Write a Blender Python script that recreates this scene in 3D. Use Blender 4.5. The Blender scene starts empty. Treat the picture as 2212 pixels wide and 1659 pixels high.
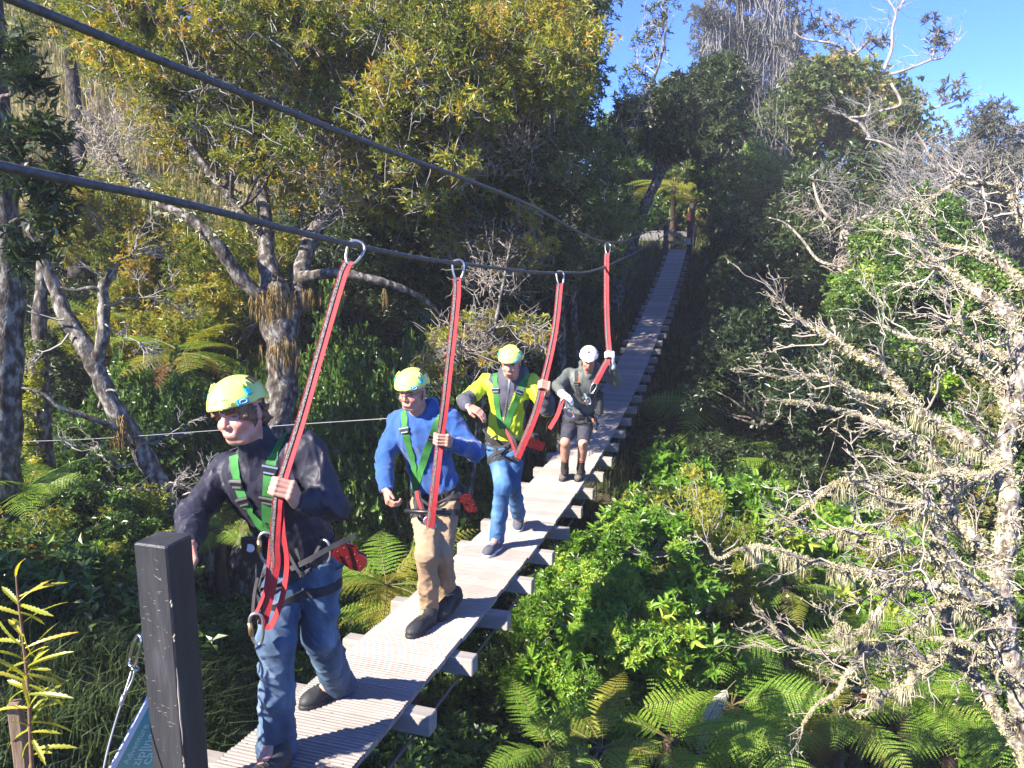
import bpy, math, random
import numpy as np
from mathutils import Vector, Matrix

rng = np.random.default_rng(11)
random.seed(5)
sc = bpy.context.scene
COL = sc.collection

# ------------------------------------------------------------------ camera, sky, sun, exposure
FPX, CX, CY, PITCH = 1580.0, 1106.0, 829.5, math.radians(9.3)
cam_d = bpy.data.cameras.new('camera')
cam_d.sensor_width = 36.0
cam_d.lens = 36.0 * FPX / 2212.0
cam_d.clip_start = 0.05
cam_d.clip_end = 2000.0
cam = bpy.data.objects.new('camera', cam_d)
COL.objects.link(cam)
cam.location = (0, 0, 0)
cam.rotation_euler = (math.radians(90) - PITCH, 0, 0)
sc.camera = cam

SUN_EL = math.radians(36)
SUN_H = np.array([-0.81, -0.586])            # horizontal direction towards the sun
SUN_DIR = np.array([SUN_H[0] * math.cos(SUN_EL), SUN_H[1] * math.cos(SUN_EL), math.sin(SUN_EL)])
world = bpy.data.worlds.new('World')
sc.world = world
world.use_nodes = True
wn = world.node_tree
wn.nodes.clear()
w_out = wn.nodes.new('ShaderNodeOutputWorld')
w_bg = wn.nodes.new('ShaderNodeBackground')
w_sky = wn.nodes.new('ShaderNodeTexSky')
w_sky.sky_type = 'NISHITA'
w_sky.sun_disc = False
w_sky.sun_elevation = SUN_EL
w_sky.sun_rotation = math.atan2(SUN_H[0], SUN_H[1])
w_sky.altitude = 3000.0
w_sky.air_density = 0.7
w_sky.dust_density = 0.0
w_sky.ozone_density = 8.0
w_bg.inputs['Strength'].default_value = 0.15
w_sat = wn.nodes.new('ShaderNodeHueSaturation')
w_sat.inputs['Saturation'].default_value = 1.12
w_sat.inputs['Hue'].default_value = 0.512
wn.links.new(w_sky.outputs[0], w_sat.inputs['Color'])
wn.links.new(w_sat.outputs[0], w_bg.inputs['Color'])
wn.links.new(w_bg.outputs[0], w_out.inputs['Surface'])

sun_d = bpy.data.lights.new('sun', 'SUN')
sun_d.energy = 5.0
sun_d.angle = math.radians(0.5)
sun_d.color = (1.0, 0.92, 0.80)
sun = bpy.data.objects.new('sun', sun_d)
COL.objects.link(sun)
sun.rotation_euler = Vector(SUN_DIR).to_track_quat('Z', 'Y').to_euler()
sun.location = tuple(SUN_DIR * 60)

sc.view_settings.view_transform = 'Standard'
sc.view_settings.look = 'None'
sc.view_settings.gamma = 1.0
sc.view_settings.exposure = 1.85
sc.view_settings.use_curve_mapping = False
sc.render.engine = 'CYCLES'
sc.cycles.max_bounces = 6
sc.cycles.diffuse_bounces = 3
sc.cycles.glossy_bounces = 2
sc.cycles.transmission_bounces = 3
sc.cycles.use_denoising = True
sc.cycles.sample_clamp_indirect = 6.0

# ------------------------------------------------------------------ sight lines of the photograph -> points at a real distance
_fw = np.array([0, math.cos(PITCH), -math.sin(PITCH)])
_up = np.array([0, math.sin(PITCH), math.cos(PITCH)])
def ray(x, y):
    return np.array([1., 0, 0]) * ((x - CX) / FPX) - _up * ((y - CY) / FPX) + _fw
def P(x, y, Y):
    d = ray(x, y)
    return d * (Y / d[1])
def proj(p):
    p = np.asarray(p, float)
    z = p[..., 1] * _fw[1] + p[..., 2] * _fw[2]
    yy = p[..., 1] * _up[1] + p[..., 2] * _up[2]
    return np.stack([CX + FPX * p[..., 0] / z, CY - FPX * yy / z], -1)
def unit(v):
    v = np.asarray(v, float)
    return v / np.maximum(np.linalg.norm(v, axis=-1, keepdims=True), 1e-9)

# ------------------------------------------------------------------ objects
def tag(o, label=None, cat=None, group=None, kind=None):
    if label: o['label'] = label
    if cat: o['category'] = cat
    if group: o['group'] = group
    if kind: o['kind'] = kind
    return o
def empty(name, loc, label=None, cat=None, group=None, rz=0.0, scale=1.0):
    o = bpy.data.objects.new(name, None)
    o.empty_display_size = 0.2
    o.location = tuple(loc); o.rotation_euler = (0, 0, rz); o.scale = (scale,) * 3
    COL.objects.link(o)
    return tag(o, label, cat, group)
def mesh_data(name, V, faces, mats, smooth=True, midx=None, attrs=None):
    """faces: list of int arrays (n,3) / (n,4)."""
    V = np.asarray(V, np.float32)
    me = bpy.data.meshes.new(name)
    faces = [np.asarray(f, np.int32) for f in faces if len(f)]
    loops = np.concatenate([f.ravel() for f in faces])
    sizes = np.concatenate([np.full(len(f), f.shape[1], np.int32) for f in faces])
    starts = np.concatenate([[0], np.cumsum(sizes)[:-1]]).astype(np.int32)
    me.vertices.add(len(V)); me.vertices.foreach_set('co', V.ravel())
    me.loops.add(len(loops)); me.loops.foreach_set('vertex_index', loops)
    me.polygons.add(len(sizes)); me.polygons.foreach_set('loop_start', starts)
    me.polygons.foreach_set('loop_total', sizes)
    me.polygons.foreach_set('use_smooth', np.full(len(sizes), smooth, bool))
    if not isinstance(mats, (list, tuple)): mats = [mats]
    for m in mats: me.materials.append(m)
    if midx is not None: me.polygons.foreach_set('material_index', np.asarray(midx, np.int32))
    me.update(calc_edges=True)
    if attrs:
        for k, a in attrs.items():
            a = np.asarray(a, np.float32)
            if a.ndim == 1:
                at = me.attributes.new(k, 'FLOAT', 'POINT'); at.data.foreach_set('value', a)
            elif a.shape[1] == 3:
                at = me.attributes.new(k, 'FLOAT_COLOR', 'POINT')
                at.data.foreach_set('color', np.concatenate([a, np.ones((len(a), 1), np.float32)], 1).ravel())
    return me
def link(name, me, parent=None):
    o = bpy.data.objects.new(name, me)
    COL.objects.link(o)
    if parent is not None: o.parent = parent
    return o
def under(o, parent):
    """parent a world-space mesh object under a thing, keeping it where it is"""
    o.parent = parent
    o.matrix_parent_inverse = parent_matrix(parent).inverted()
    return o
def parent_matrix(p):
    m = p.matrix_basis.copy()
    if p.parent is not None:
        m = parent_matrix(p.parent) @ p.matrix_parent_inverse @ m
    return m
class MB:
    """collects shapes for ONE mesh object"""
    def __init__(s): s.V = []; s.Q = []; s.T = []; s.n = 0; s.qm = []; s.tm = []
    def add(s, V, quads=(), tris=(), m=0):
        V = np.asarray(V, float).reshape(-1, 3)
        if len(quads): s.Q.append(np.asarray(quads, int) + s.n); s.qm += [m] * len(quads)
        if len(tris): s.T.append(np.asarray(tris, int) + s.n); s.tm += [m] * len(tris)
        s.V.append(V); s.n += len(V)
    def box(s, c, ax, half, m=0, bev=0.0):
        """box with centre c, axes rows ax (3x3), half sizes; optional chamfer on the long (axis 0) edges and ends"""
        ax = np.asarray(ax, float); h = np.asarray(half, float)
        if bev <= 0:
            sg = np.array([[-1,-1,-1],[1,-1,-1],[1,1,-1],[-1,1,-1],[-1,-1,1],[1,-1,1],[1,1,1],[-1,1,1]], float)
            V = np.asarray(c) + (sg * h) @ ax
            s.add(V, [[0,3,2,1],[4,5,6,7],[0,1,5,4],[1,2,6,5],[2,3,7,6],[3,0,4,7]], m=m)
        else:
            b = bev; prof = []
            for sx, sy in ((1,1),(-1,1),(-1,-1),(1,-1)):
                pts = [(sx*h[1], sy*(h[2]-b)), (sx*(h[1]-b), sy*h[2])]
                if sx*sy < 0: pts.reverse()
                prof += pts
            prof = np.array(prof)
            rings = []
            for e, ins in ((-h[0], b), (-h[0]+b, 0), (h[0]-b, 0), (h[0], b)):
                q = prof * (1 - ins / np.maximum(h[1:], 1e-6))
                rings.append(np.column_stack([np.full(8, e), q]))
            V = np.asarray(c) + np.concatenate(rings) @ ax
            Q = [[r*8+i, r*8+(i+1) % 8, (r+1)*8+(i+1) % 8, (r+1)*8+i] for r in range(3) for i in range(8)]
            Q += [[3,2,1,0],[7,4,3,0],[7,6,5,4],[24,25,26,27],[24,27,28,31],[28,29,30,31]]
            s.add(V, Q, m=m)
        return s
    def tube(s, pts, rad, n=8, m=0, closed=False, cap=True):
        V, Q, T = tube_arrays(pts, rad, n, closed, cap)
        s.add(V, Q, T, m)
        return s
    def ribbon(s, pts, nrm, w, t, m=0):
        """flat strap swept along pts with face normals nrm"""
        pts = np.asarray(pts, float); k = len(pts)
        nrm = np.broadcast_to(np.asarray(nrm, float), pts.shape)
        w = np.broadcast_to(np.asarray(w, float), (k,))
        tg = unit(np.gradient(pts, axis=0))
        sd = unit(np.cross(tg, nrm)); nn = unit(np.cross(sd, tg))
        hw = (w / 2)[:, None]
        R = np.stack([pts - sd*hw - nn*t/2, pts + sd*hw - nn*t/2, pts + sd*hw + nn*t/2, pts - sd*hw + nn*t/2], 1)
        for j in range(4):           # each side its own strip, so the edges stay crisp
            a, b = R[:, j], R[:, (j+1) % 4]
            i = np.arange(k - 1)[:, None]*2
            s.add(np.stack([a, b], 1).reshape(-1, 3), i + np.array([[0, 1, 3, 2]]), m=m)
        s.add(R[0], [[3, 2, 1, 0]], m=m); s.add(R[-1], [[0, 1, 2, 3]], m=m)
        return s
    def ball(s, c, r, n=8, m=0, ax=None):
        r = np.broadcast_to(np.asarray(r, float), (3,))
        k = n // 2 + 1
        th = np.linspace(0, math.pi, k)[1:-1]; ph = np.linspace(0, 2*math.pi, n, endpoint=False)
        V = [[0, 0, 1.]] + [[math.sin(a)*math.cos(b), math.sin(a)*math.sin(b), math.cos(a)] for a in th for b in ph] + [[0, 0, -1.]]
        V = np.array(V) * r
        if ax is not None: V = V @ np.asarray(ax)
        T = [[0, 1+i, 1+(i+1) % n] for i in range(n)]
        last = 1 + (len(th)-1)*n
        T += [[len(V)-1, last+(i+1) % n, last+i] for i in range(n)]
        Q = [[1+a*n+i, 1+(a+1)*n+i, 1+(a+1)*n+(i+1) % n, 1+a*n+(i+1) % n] for a in range(len(th)-1) for i in range(n)]
        s.add(V + np.asarray(c), Q, T, m)
        return s
    def data(s, name, mats, smooth=True, attrs=None):
        V = np.concatenate(s.V)
        return mesh_data(name, V, [np.concatenate(s.Q) if s.Q else [], np.concatenate(s.T) if s.T else []], mats, smooth,
                         s.qm + s.tm, attrs)
    def build(s, name, mats, parent=None, smooth=True, keep=True):
        o = link(name, s.data(name, mats, smooth))
        if parent is not None:
            if keep: under(o, parent)
            else: o.parent = parent
        return o
def frames(pts, closed=False):
    pts = np.asarray(pts, float)
    if closed:
        tg = unit(np.roll(pts, -1, 0) - np.roll(pts, 1, 0))
    else:
        tg = unit(np.gradient(pts, axis=0)) if len(pts) > 1 else np.array([[0, 0, 1.]])
    a = np.array([0, 0, 1.]) if abs(tg[0][2]) < 0.9 else np.array([1., 0, 0])
    u = unit(np.cross(tg[0], a)); U = [u]
    for i in range(1, len(pts)):
        u = u - tg[i] * np.dot(u, tg[i]); u = unit(u); U.append(u)
    U = np.array(U)
    return tg, U, np.cross(tg, U)
def tube_arrays(pts, rad, n=6, closed=False, cap=True):
    pts = np.asarray(pts, float); k = len(pts)
    rad = np.broadcast_to(np.asarray(rad, float), (k,))
    tg, U, W = frames(pts, closed)
    a = np.linspace(0, 2*math.pi, n, endpoint=False)
    V = pts[:, None] + rad[:, None, None] * (np.cos(a)[None, :, None]*U[:, None] + np.sin(a)[None, :, None]*W[:, None])
    i = np.arange(k if closed else k-1)[:, None]; j = np.arange(n)[None]
    i2 = (i + 1) % k
    Q = np.stack([i*n + j, i*n + (j+1) % n, i2*n + (j+1) % n, i2*n + j], -1).reshape(-1, 4)
    V = V.reshape(-1, 3); T = np.zeros((0, 3), int)
    if cap and not closed:
        V = np.concatenate([V, pts[:1], pts[-1:]])
        jj = np.arange(n)
        T = np.concatenate([np.stack([np.full(n, k*n), (jj+1) % n, jj], 1),
                            np.stack([np.full(n, k*n+1), (k-1)*n+jj, (k-1)*n+(jj+1) % n], 1)])
    return V, Q, T
def catmull(pts, m=6):
    pts = np.asarray(pts, float)
    if len(pts) < 3:
        t = np.linspace(0, 1, m+1)[:, None]
        return pts[0]*(1-t) + pts[-1]*t
    p = np.concatenate([2*pts[:1]-pts[1:2], pts, 2*pts[-1:]-pts[-2:-1]])
    out = []
    for i in range(1, len(p)-2):
        t = np.linspace(0, 1, m, endpoint=False)[:, None]
        a, b, c, d = p[i-1], p[i], p[i+1], p[i+2]
        out.append(.5*((2*b)+(-a+c)*t+(2*a-5*b+4*c-d)*t*t+(-a+3*b-3*c+d)*t**3))
    out.append(pts[-1:])
    return np.concatenate(out)

# ------------------------------------------------------------------ materials
def new_mat(name):
    m = bpy.data.materials.new(name); m.use_nodes = True
    nt = m.node_tree
    return m, nt, nt.nodes['Principled BSDF']
def nd(nt, typ, **kw):
    n = nt.nodes.new(typ)
    for k, v in kw.items():
        if k in n.inputs.keys() if isinstance(k, str) else False: n.inputs[k].default_value = v
        else: setattr(n, k, v)
    return n
def ramp(nt, stops):
    r = nt.nodes.new('ShaderNodeValToRGB'); el = r.color_ramp.elements
    while len(el) < len(stops): el.new(0.5)
    for e, (p, c) in zip(el, stops):
        e.position = p; e.color = (c[0], c[1], c[2], 1)
    return r
def noisy(name, stops, scale=8.0, detail=5.0, rough=0.6, bump=0.0, bscale=None, stretch=(1, 1, 1), metallic=0.0, spec=0.5,
          coat=0.0, sheen=0.0, obj_var=0.0):
    """principled surface whose colour runs through a noise ramp; fine relief from a second noise"""
    m, nt, b = new_mat(name)
    tc = nd(nt, 'ShaderNodeTexCoord'); mp = nd(nt, 'ShaderNodeMapping')
    mp.inputs['Scale'].default_value = stretch
    nt.links.new(tc.outputs['Object'], mp.inputs['Vector'])
    n = nd(nt, 'ShaderNodeTexNoise'); n.inputs['Scale'].default_value = scale; n.inputs['Detail'].default_value = detail
    nt.links.new(mp.outputs[0], n.inputs['Vector'])
    r = ramp(nt, stops); nt.links.new(n.outputs['Fac'], r.inputs[0])
    col = r.outputs[0]
    if obj_var:
        oi = nd(nt, 'ShaderNodeObjectInfo'); mr = nd(nt, 'ShaderNodeMapRange')
        mr.inputs['To Min'].default_value = 1 - obj_var; mr.inputs['To Max'].default_value = 1 + obj_var
        nt.links.new(oi.outputs['Random'], mr.inputs['Value'])
        hs = nd(nt, 'ShaderNodeHueSaturation')
        nt.links.new(mr.outputs[0], hs.inputs['Value']); nt.links.new(col, hs.inputs['Color']); col = hs.outputs[0]
    nt.links.new(col, b.inputs['Base Color'])
    b.inputs['Roughness'].default_value = rough; b.inputs['Metallic'].default_value = metallic
    b.inputs['Specular IOR Level'].default_value = spec
    if coat: b.inputs['Coat Weight'].default_value = coat; b.inputs['Coat Roughness'].default_value = 0.15
    if sheen: b.inputs['Sheen Weight'].default_value = sheen
    if bump:
        n2 = nd(nt, 'ShaderNodeTexNoise'); n2.inputs['Scale'].default_value = bscale or scale*4; n2.inputs['Detail'].default_value = 4
        nt.links.new(mp.outputs[0], n2.inputs['Vector'])
        bp = nd(nt, 'ShaderNodeBump'); bp.inputs['Strength'].default_value = bump; bp.inputs['Distance'].default_value = 0.01
        nt.links.new(n2.outputs['Fac'], bp.inputs['Height']); nt.links.new(bp.outputs[0], b.inputs['Normal'])
    return m
def plain(name, c, rough=0.5, metallic=0.0, spec=0.5, coat=0.0, var=0.12):
    c = np.array(c)
    return noisy(name, [(0.3, c*(1-var)), (0.7, np.minimum(c*(1+var), 0.95))], 14, 3, rough, 0.0, metallic=metallic, spec=spec, coat=coat)
def leaf_mat(name, stops, rough=0.42, trans=0.3, spec=0.4, tcol=None):
    """foliage: each leaf its own tone through the ramp, light also shining through"""
    m, nt, b = new_mat(name)
    at = nd(nt, 'ShaderNodeAttribute'); at.attribute_name = 'tone'
    oi = nd(nt, 'ShaderNodeObjectInfo')
    ma = nd(nt, 'ShaderNodeMath', operation='MULTIPLY_ADD'); ma.inputs[1].default_value = 0.22; ma.inputs[2].default_value = -0.11
    nt.links.new(oi.outputs['Random'], ma.inputs[0])
    ad = nd(nt, 'ShaderNodeMath', operation='ADD'); nt.links.new(at.outputs['Fac'], ad.inputs[0]); nt.links.new(ma.outputs[0], ad.inputs[1])
    stops = [(p, tuple(min(.5, 1.35*x) for x in c)) for p, c in stops]
    r = ramp(nt, stops); nt.links.new(ad.outputs[0], r.inputs[0])
    nt.links.new(r.outputs[0], b.inputs['Base Color'])
    b.inputs['Roughness'].default_value = rough; b.inputs['Specular IOR Level'].default_value = spec
    tr = nd(nt, 'ShaderNodeBsdfTranslucent')
    hs = nd(nt, 'ShaderNodeHueSaturation'); hs.inputs['Saturation'].default_value = 1.1; hs.inputs['Value'].default_value = 1.5
    hs.inputs['Hue'].default_value = 0.49
    nt.links.new(r.outputs[0], hs.inputs['Color']); nt.links.new(hs.outputs[0], tr.inputs['Color'])
    mx = nd(nt, 'ShaderNodeMixShader'); mx.inputs[0].default_value = trans
    nt.links.new(b.outputs[0], mx.inputs[1]); nt.links.new(tr.outputs[0], mx.inputs[2])
    nt.links.new(mx.outputs[0], nt.nodes['Material Output'].inputs['Surface'])
    return m
# ------------------------------------------------------------------ bridge line in plan and height
BX0, BTN = 1.82, 0.295
BA = math.atan(BTN)
BDIR = np.array([math.sin(BA), math.cos(BA), 0.0])        # along the bridge, away
BSIDE = np.array([math.cos(BA), -math.sin(BA), 0.0])      # to its right
_prof = np.polyfit([1.5,3.1,3.54,4.0,4.4,4.9,5.3,6.2,7.3,9.5,12,17.7,21.5,25.3],
                   [-2.02,-2.13,-2.18,-2.22,-2.25,-2.29,-2.32,-2.37,-2.39,-2.36,-2.15,-1.30,-.5,.53], 5)
def deck_z(Y): return float(np.polyval(_prof, Y))
def deck(Y, c=0.0, dz=0.0):
    return np.array([-BX0 + BTN*Y, Y, deck_z(Y) + dz]) + BSIDE * c
def deck_frame(Y):
    t = unit(deck(Y + .05) - deck(Y - .05)); n = unit(np.cross(BSIDE, t))
    return t, n
def foot_on(x, y):
    """where the sight line of a pixel meets the deck"""
    d = ray(x, y)
    Ys = np.linspace(1.5, 25, 6000)
    z = d[2] / d[1] * Ys - np.polyval(_prof, Ys)
    i = int(np.argmin(np.abs(z)))
    return d * (Ys[i] / d[1])

# ------------------------------------------------------------------ materials of the built things
M_plank = noisy('weathered decking', [(0.25, (.215, .18, .158)), (0.45, (.30, .258, .228)), (0.6, (.345, .30, .27)), (0.75, (.40, .352, .32))], 9, 6, .75, .25, 60,
                stretch=(.6, 8, 4), obj_var=.17)
M_beam = noisy('weathered beam timber', [(0.3, (.235, .21, .185)), (0.7, (.335, .305, .275))], 6, 6, .8, .3, 40, stretch=(1, 7, 7), obj_var=.09)
M_cable = noisy('galvanised cable', [(0.3, (.075, .068, .062)), (0.7, (.14, .13, .12))], 60, 3, .6, .1, metallic=.3)
M_steel = noisy('polished steel', [(0.3, (.55, .55, .56)), (0.7, (.68, .68, .69))], 30, 3, .22, metallic=1.0)
M_alu = noisy('grey anodised alloy', [(0.3, (.42, .40, .39)), (0.7, (.56, .54, .53))], 30, 3, .33, metallic=.85)
M_brass = plain('brass sleeve', (.55, .36, .16), .35, .8)
M_post = noisy('black stained timber', [(0.3, (.018, .018, .021)), (0.62, (.034, .034, .038)), (0.70, (.05, .05, .055))], 7, 7, .5, .3, 50, stretch=(4, 4, .6))
M_scratch = plain('bare scratched wood', (.34, .29, .21), .8)
M_blackmetal = plain('black painted metal', (.02, .02, .024), .45)
M_red = noisy('red webbing', [(0.3, (.30, .012, .018)), (0.7, (.40, .022, .028))], 30, 3, .7, .3, 300)
M_dark_web = noisy('charcoal webbing', [(0.35, (.030, .028, .03)), (0.65, (.16, .145, .14))], 260, 2, .8, .3, 300)
M_grey_web = noisy('stitched grey webbing', [(0.42, (.028, .026, .028)), (0.60, (.17, .155, .15))], 200, 2, .8, .3, 300)
M_white = plain('white painted board', (.75, .75, .76), .5)

# ------------------------------------------------------------------ the bridge: planks, cross beams, bearer cables
bridge = empty('suspension_bridge', deck(2.0), 'narrow timber suspension bridge sagging across the bushy gully', 'bridge')
PW, PL, PT = 0.57, 0.136, 0.032
def plank_mesh(grooves):
    prof = [(-PL/2, -PT), (-PL/2, -.003)]
    if grooves:
        g = PL / grooves
        for i in range(grooves):
            y0 = -PL/2 + i*g
            prof += [(y0 + g*.12, 0), (y0 + g*.62, 0), (y0 + g*.72, -.0055), (y0 + g*.98, -.0055)]
        prof[-1] = (PL/2, -.004)
    else:
        prof += [(-PL/2 + .004, 0), (PL/2 - .004, 0), (PL/2, -.004)]
    prof += [(PL/2, -PT)]
    prof = np.array(prof); k = len(prof)
    V = np.concatenate([np.column_stack([np.full(k, s*PW/2), prof]) for s in (-1, 1)])
    Q = [[i, i+1, k+i+1, k+i] for i in range(k-1)] + [[k-1, 0, k, 2*k-1]]
    T = [[0, i+1, i] for i in range(1, k-1)] + [[k, k+i, k+i+1] for i in range(1, k-1)]
    return mesh_data('plank', V, [Q, T], M_plank, smooth=False)
pm_g, pm_p = plank_mesh(6), plank_mesh(0)
Y = 1.62; n_pl = 0
while Y < 25.25:
    t, n = deck_frame(Y)
    me = pm_g if Y < 10 else pm_p
    o = link('plank', me)
    j = rng.normal(0, 1, 3)
    R = np.column_stack([BSIDE, t, n])
    R = R @ np.array(Matrix.Rotation(j[0]*.004, 3, 'Z'))
    p = deck(Y, j[1]*.003, j[2]*.0012)
    o.matrix_world = Matrix.Translation(Vector(p)) @ Matrix(R.tolist()).to_4x4()
    bp_m = o.matrix_world.copy()
    o.parent = bridge; o.matrix_parent_inverse = parent_matrix(bridge).inverted(); o.matrix_basis = bp_m
    Y += (PL + .0035) * t[1]; n_pl += 1
bm = MB(); bm.box((0, 0, 0), np.eye(3), (.425, .048, .052), bev=.006)
beam_me = bm.data('cross_beam', M_beam, smooth=False)
Y = 3.46 - .62*2
while Y < 25.2:
    t, n = deck_frame(Y)
    o = link('cross_beam', beam_me)
    R = np.column_stack([BSIDE, t, n]) @ np.array(Matrix.Rotation(rng.normal(0, .012), 3, 'Z'))
    mb = Matrix.Translation(Vector(deck(Y, rng.normal(0, .008)) - n*(PT + .055))) @ Matrix(R.tolist()).to_4x4()
    o.parent = bridge; o.matrix_parent_inverse = parent_matrix(bridge).inverted(); o.matrix_basis = mb
    Y += .622
for c in (-.335, .335):
    pts = [deck(y, c) - deck_frame(y)[1]*(PT + .122) for y in np.linspace(1.4, 25.6, 60)]
    MB().tube(pts, .0085, 8).build('bearer_cable', M_cable, bridge)

# screw heads on the near planks (two rows), joined
sm = MB(); k = 0
Y = 1.62
while Y < 7.0:
    t, n = deck_frame(Y)
    for c in (-.245, -.02, .245):
        for dy in (-.035, .035):
            p = deck(Y + dy, c + rng.normal(0, .004)) + n*.001
            a = np.linspace(0, 2*math.pi, 6, endpoint=False)
            sm.add(p + .0042*(np.cos(a)[:, None]*BSIDE + np.sin(a)[:, None]*t), tris=[[0, i, i+1] for i in range(1, 5)])
    Y += (PL + .0035) * t[1]
tag(sm.build('screw_heads', M_alu, bridge), kind='stuff')

# ------------------------------------------------------------------ hand lines overhead: stranded wire rope
def rope_mesh(pts, r, lay=.13, strands=6, n=24, step=.012):
    pts = catmull(pts, 24)
    L = np.concatenate([[0], np.cumsum(np.linalg.norm(np.diff(pts, axis=0), axis=1))])
    ss = [0.0]
    while ss[-1] < L[-1]:
        i = np.searchsorted(L, ss[-1]); d = pts[min(i, len(pts)-1)][1]
        ss.append(ss[-1] + step*max(1.0, (d - 1.5)*1.6))
    ss = np.minimum(np.array(ss), L[-1])
    C = np.stack([np.interp(ss, L, pts[:, i]) for i in range(3)], 1)
    tg, U, W = frames(C)
    a = np.linspace(0, 2*math.pi, n, endpoint=False)
    ph = a[None] - ss[:, None]/lay*2*math.pi
    rr = r*(0.72 + .28*np.abs(np.cos(ph*strands/2)))
    V = C[:, None] + rr[..., None]*(np.cos(a)[None, :, None]*U[:, None] + np.sin(a)[None, :, None]*W[:, None])
    i = np.arange(len(ss)-1)[:, None]; j = np.arange(n)[None]
    Q = np.stack([i*n+j, i*n+(j+1) % n, (i+1)*n+(j+1) % n, (i+1)*n+j], -1).reshape(-1, 4)
    return V.reshape(-1, 3), Q
LOW = [P(0,358,1.5), P(400,440,1.95), P(770,531,2.95), P(990,569,4.0), P(1210,589,6.1), P(1320,570,8.7), P(1440,505,16.5), P(1489,455,25.35)]
UPP = [P(35,2,1.55), P(400,152,2.02), P(830,322,3.1), P(1130,437,5.15), P(1312,523,8.5), P(1400,500,13), P(1487,457,25.35)]
LOW = [LOW[0] + (LOW[0]-LOW[1])/np.linalg.norm(LOW[0]-LOW[1])*s for s in (4, 2)] + LOW
UPP = [UPP[0] + (UPP[0]-UPP[1])/np.linalg.norm(UPP[0]-UPP[1])*s for s in (4, 2)] + UPP
for pts, lab in ((LOW, 'lower grey steel wire rope overhead with three red lanyards hanging on it'),
                 (UPP, 'upper grey steel wire rope overhead with one red lanyard near its far end')):
    V, Q = rope_mesh(pts, .0112)
    o = link('wire_rope', mesh_data('wire_rope', V, [Q], M_cable))
    tag(o, lab, 'cable', 'overhead wire ropes along the bridge')
def rope_point(pts, Yq):
    c = catmull(pts, 24)
    return np.array([np.interp(Yq, c[:, 1], c[:, i]) for i in range(3)])

# ------------------------------------------------------------------ near post with its shackle line and the banner behind
pc = P(352, 1163, 2.3)
post_ax = np.array([BSIDE, BDIR, [0, 0, 1.]])
tilt = np.array(Matrix.Rotation(math.radians(-.6), 3, 'Y'))
post = empty('bridge_post', pc - np.array([0, 0, 1.75]), 'large black timber post at the near end of the bridge, left foreground', 'post')
ax = np.array([post_ax[2], post_ax[0], post_ax[1]])
m = MB(); m.box(pc - np.array([0, 0, .9]), ax, (.9, .066, .060), bev=.006)
m.build('timber', M_post, post, smooth=False)
# bare worn streaks along its near corner, and scratches
m = MB()
corner = pc + post_ax[0]*.0655 - post_ax[1]*.0595
for z0, z1 in ((-.42, -.70), (-.18, -.21), (-.30, -.33), (-.74, -.80)):
    pts = np.array([corner + np.array([0, 0, z]) - post_ax[1]*(-.0035) + post_ax[0]*(-.001) for z in np.linspace(z0, z1, 7)]) + rng.normal(0, .0012, (7, 3))
    m.tube(pts, [.0006, .0025, .0035, .003, .0035, .002, .0006], 5)
for i in range(60):
    c = pc + post_ax[0]*rng.uniform(-.058, .058) - post_ax[1]*.0604 + np.array([0, 0, rng.uniform(-.95, -.03)])
    L = rng.uniform(.003, .013); th = rng.uniform(-.6, .5)
    d = post_ax[0]*math.cos(th) + np.array([0, 0, math.sin(th)])
    s_ = np.cross(d, post_ax[1])*rng.uniform(.0004, .0008)
    m.add([c - d*L, c + s_, c + d*L, c - s_], [[0, 1, 2, 3]])
tag(m.build('worn_marks', M_scratch, post, smooth=False), kind='stuff')

lw = empty('tether_line', P(285, 1370, 2.25), 'thin steel wire tether with a shiny shackle, hanging left of the big black post', 'tether')
def loop_pts(c, u, v, a, b, n=28, squ=2.6, taper=0.0):
    """rounded link outline around c in axes u (half a) and v (half b)"""
    th = np.linspace(0, 2*math.pi, n, endpoint=False)
    ct, st = np.cos(th), np.sin(th)
    x = np.sign(ct)*np.abs(ct)**(2/squ); y = np.sign(st)*np.abs(st)**(2/squ)
    x = x*(1 + taper*y)
    return np.asarray(c) + x[:, None]*a*np.asarray(u) + y[:, None]*b*np.asarray(v)
top, bot = P(302, 1372, 2.27), P(282, 1440, 2.27)
dirv = unit(bot - top); sidev = unit(np.cross(dirv, [-.5, -.85, 0.1]))
MB().tube(loop_pts((top+bot)/2, sidev, dirv, .019, .058, 30, 2.6), .0052, 8, closed=True).build('shackle', M_steel, lw)
MB().tube(loop_pts(P(292, 1443, 2.27), unit(np.cross(dirv, sidev)), sidev, .010, .013, 16, 2), .004, 6, closed=True).build('thimble', M_steel, lw)
MB().tube([P(308,1372,2.27), pc + np.array([-.062, -.03, -.245])], .005, 6).build('eye_bolt', M_steel, lw)
wp = catmull([P(284,1450,2.27), P(276,1476,2.25), P(262,1520,2.22), P(245,1575,2.19), P(228,1640,2.15), P(215,1720,2.1), P(208,1800,2.06)], 8)
MB().tube(wp, .0036, 6).build('wire', M_alu, lw)
MB().tube(catmull([P(290,1450,2.28), P(285,1470,2.27), P(270,1500,2.25)], 6), .003, 6).build('wire_tail', M_alu, lw)
MB().tube([P(268,1500,2.235), P(260,1524,2.22)], .0075, 8).build('ferrule', M_alu, lw)

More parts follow.
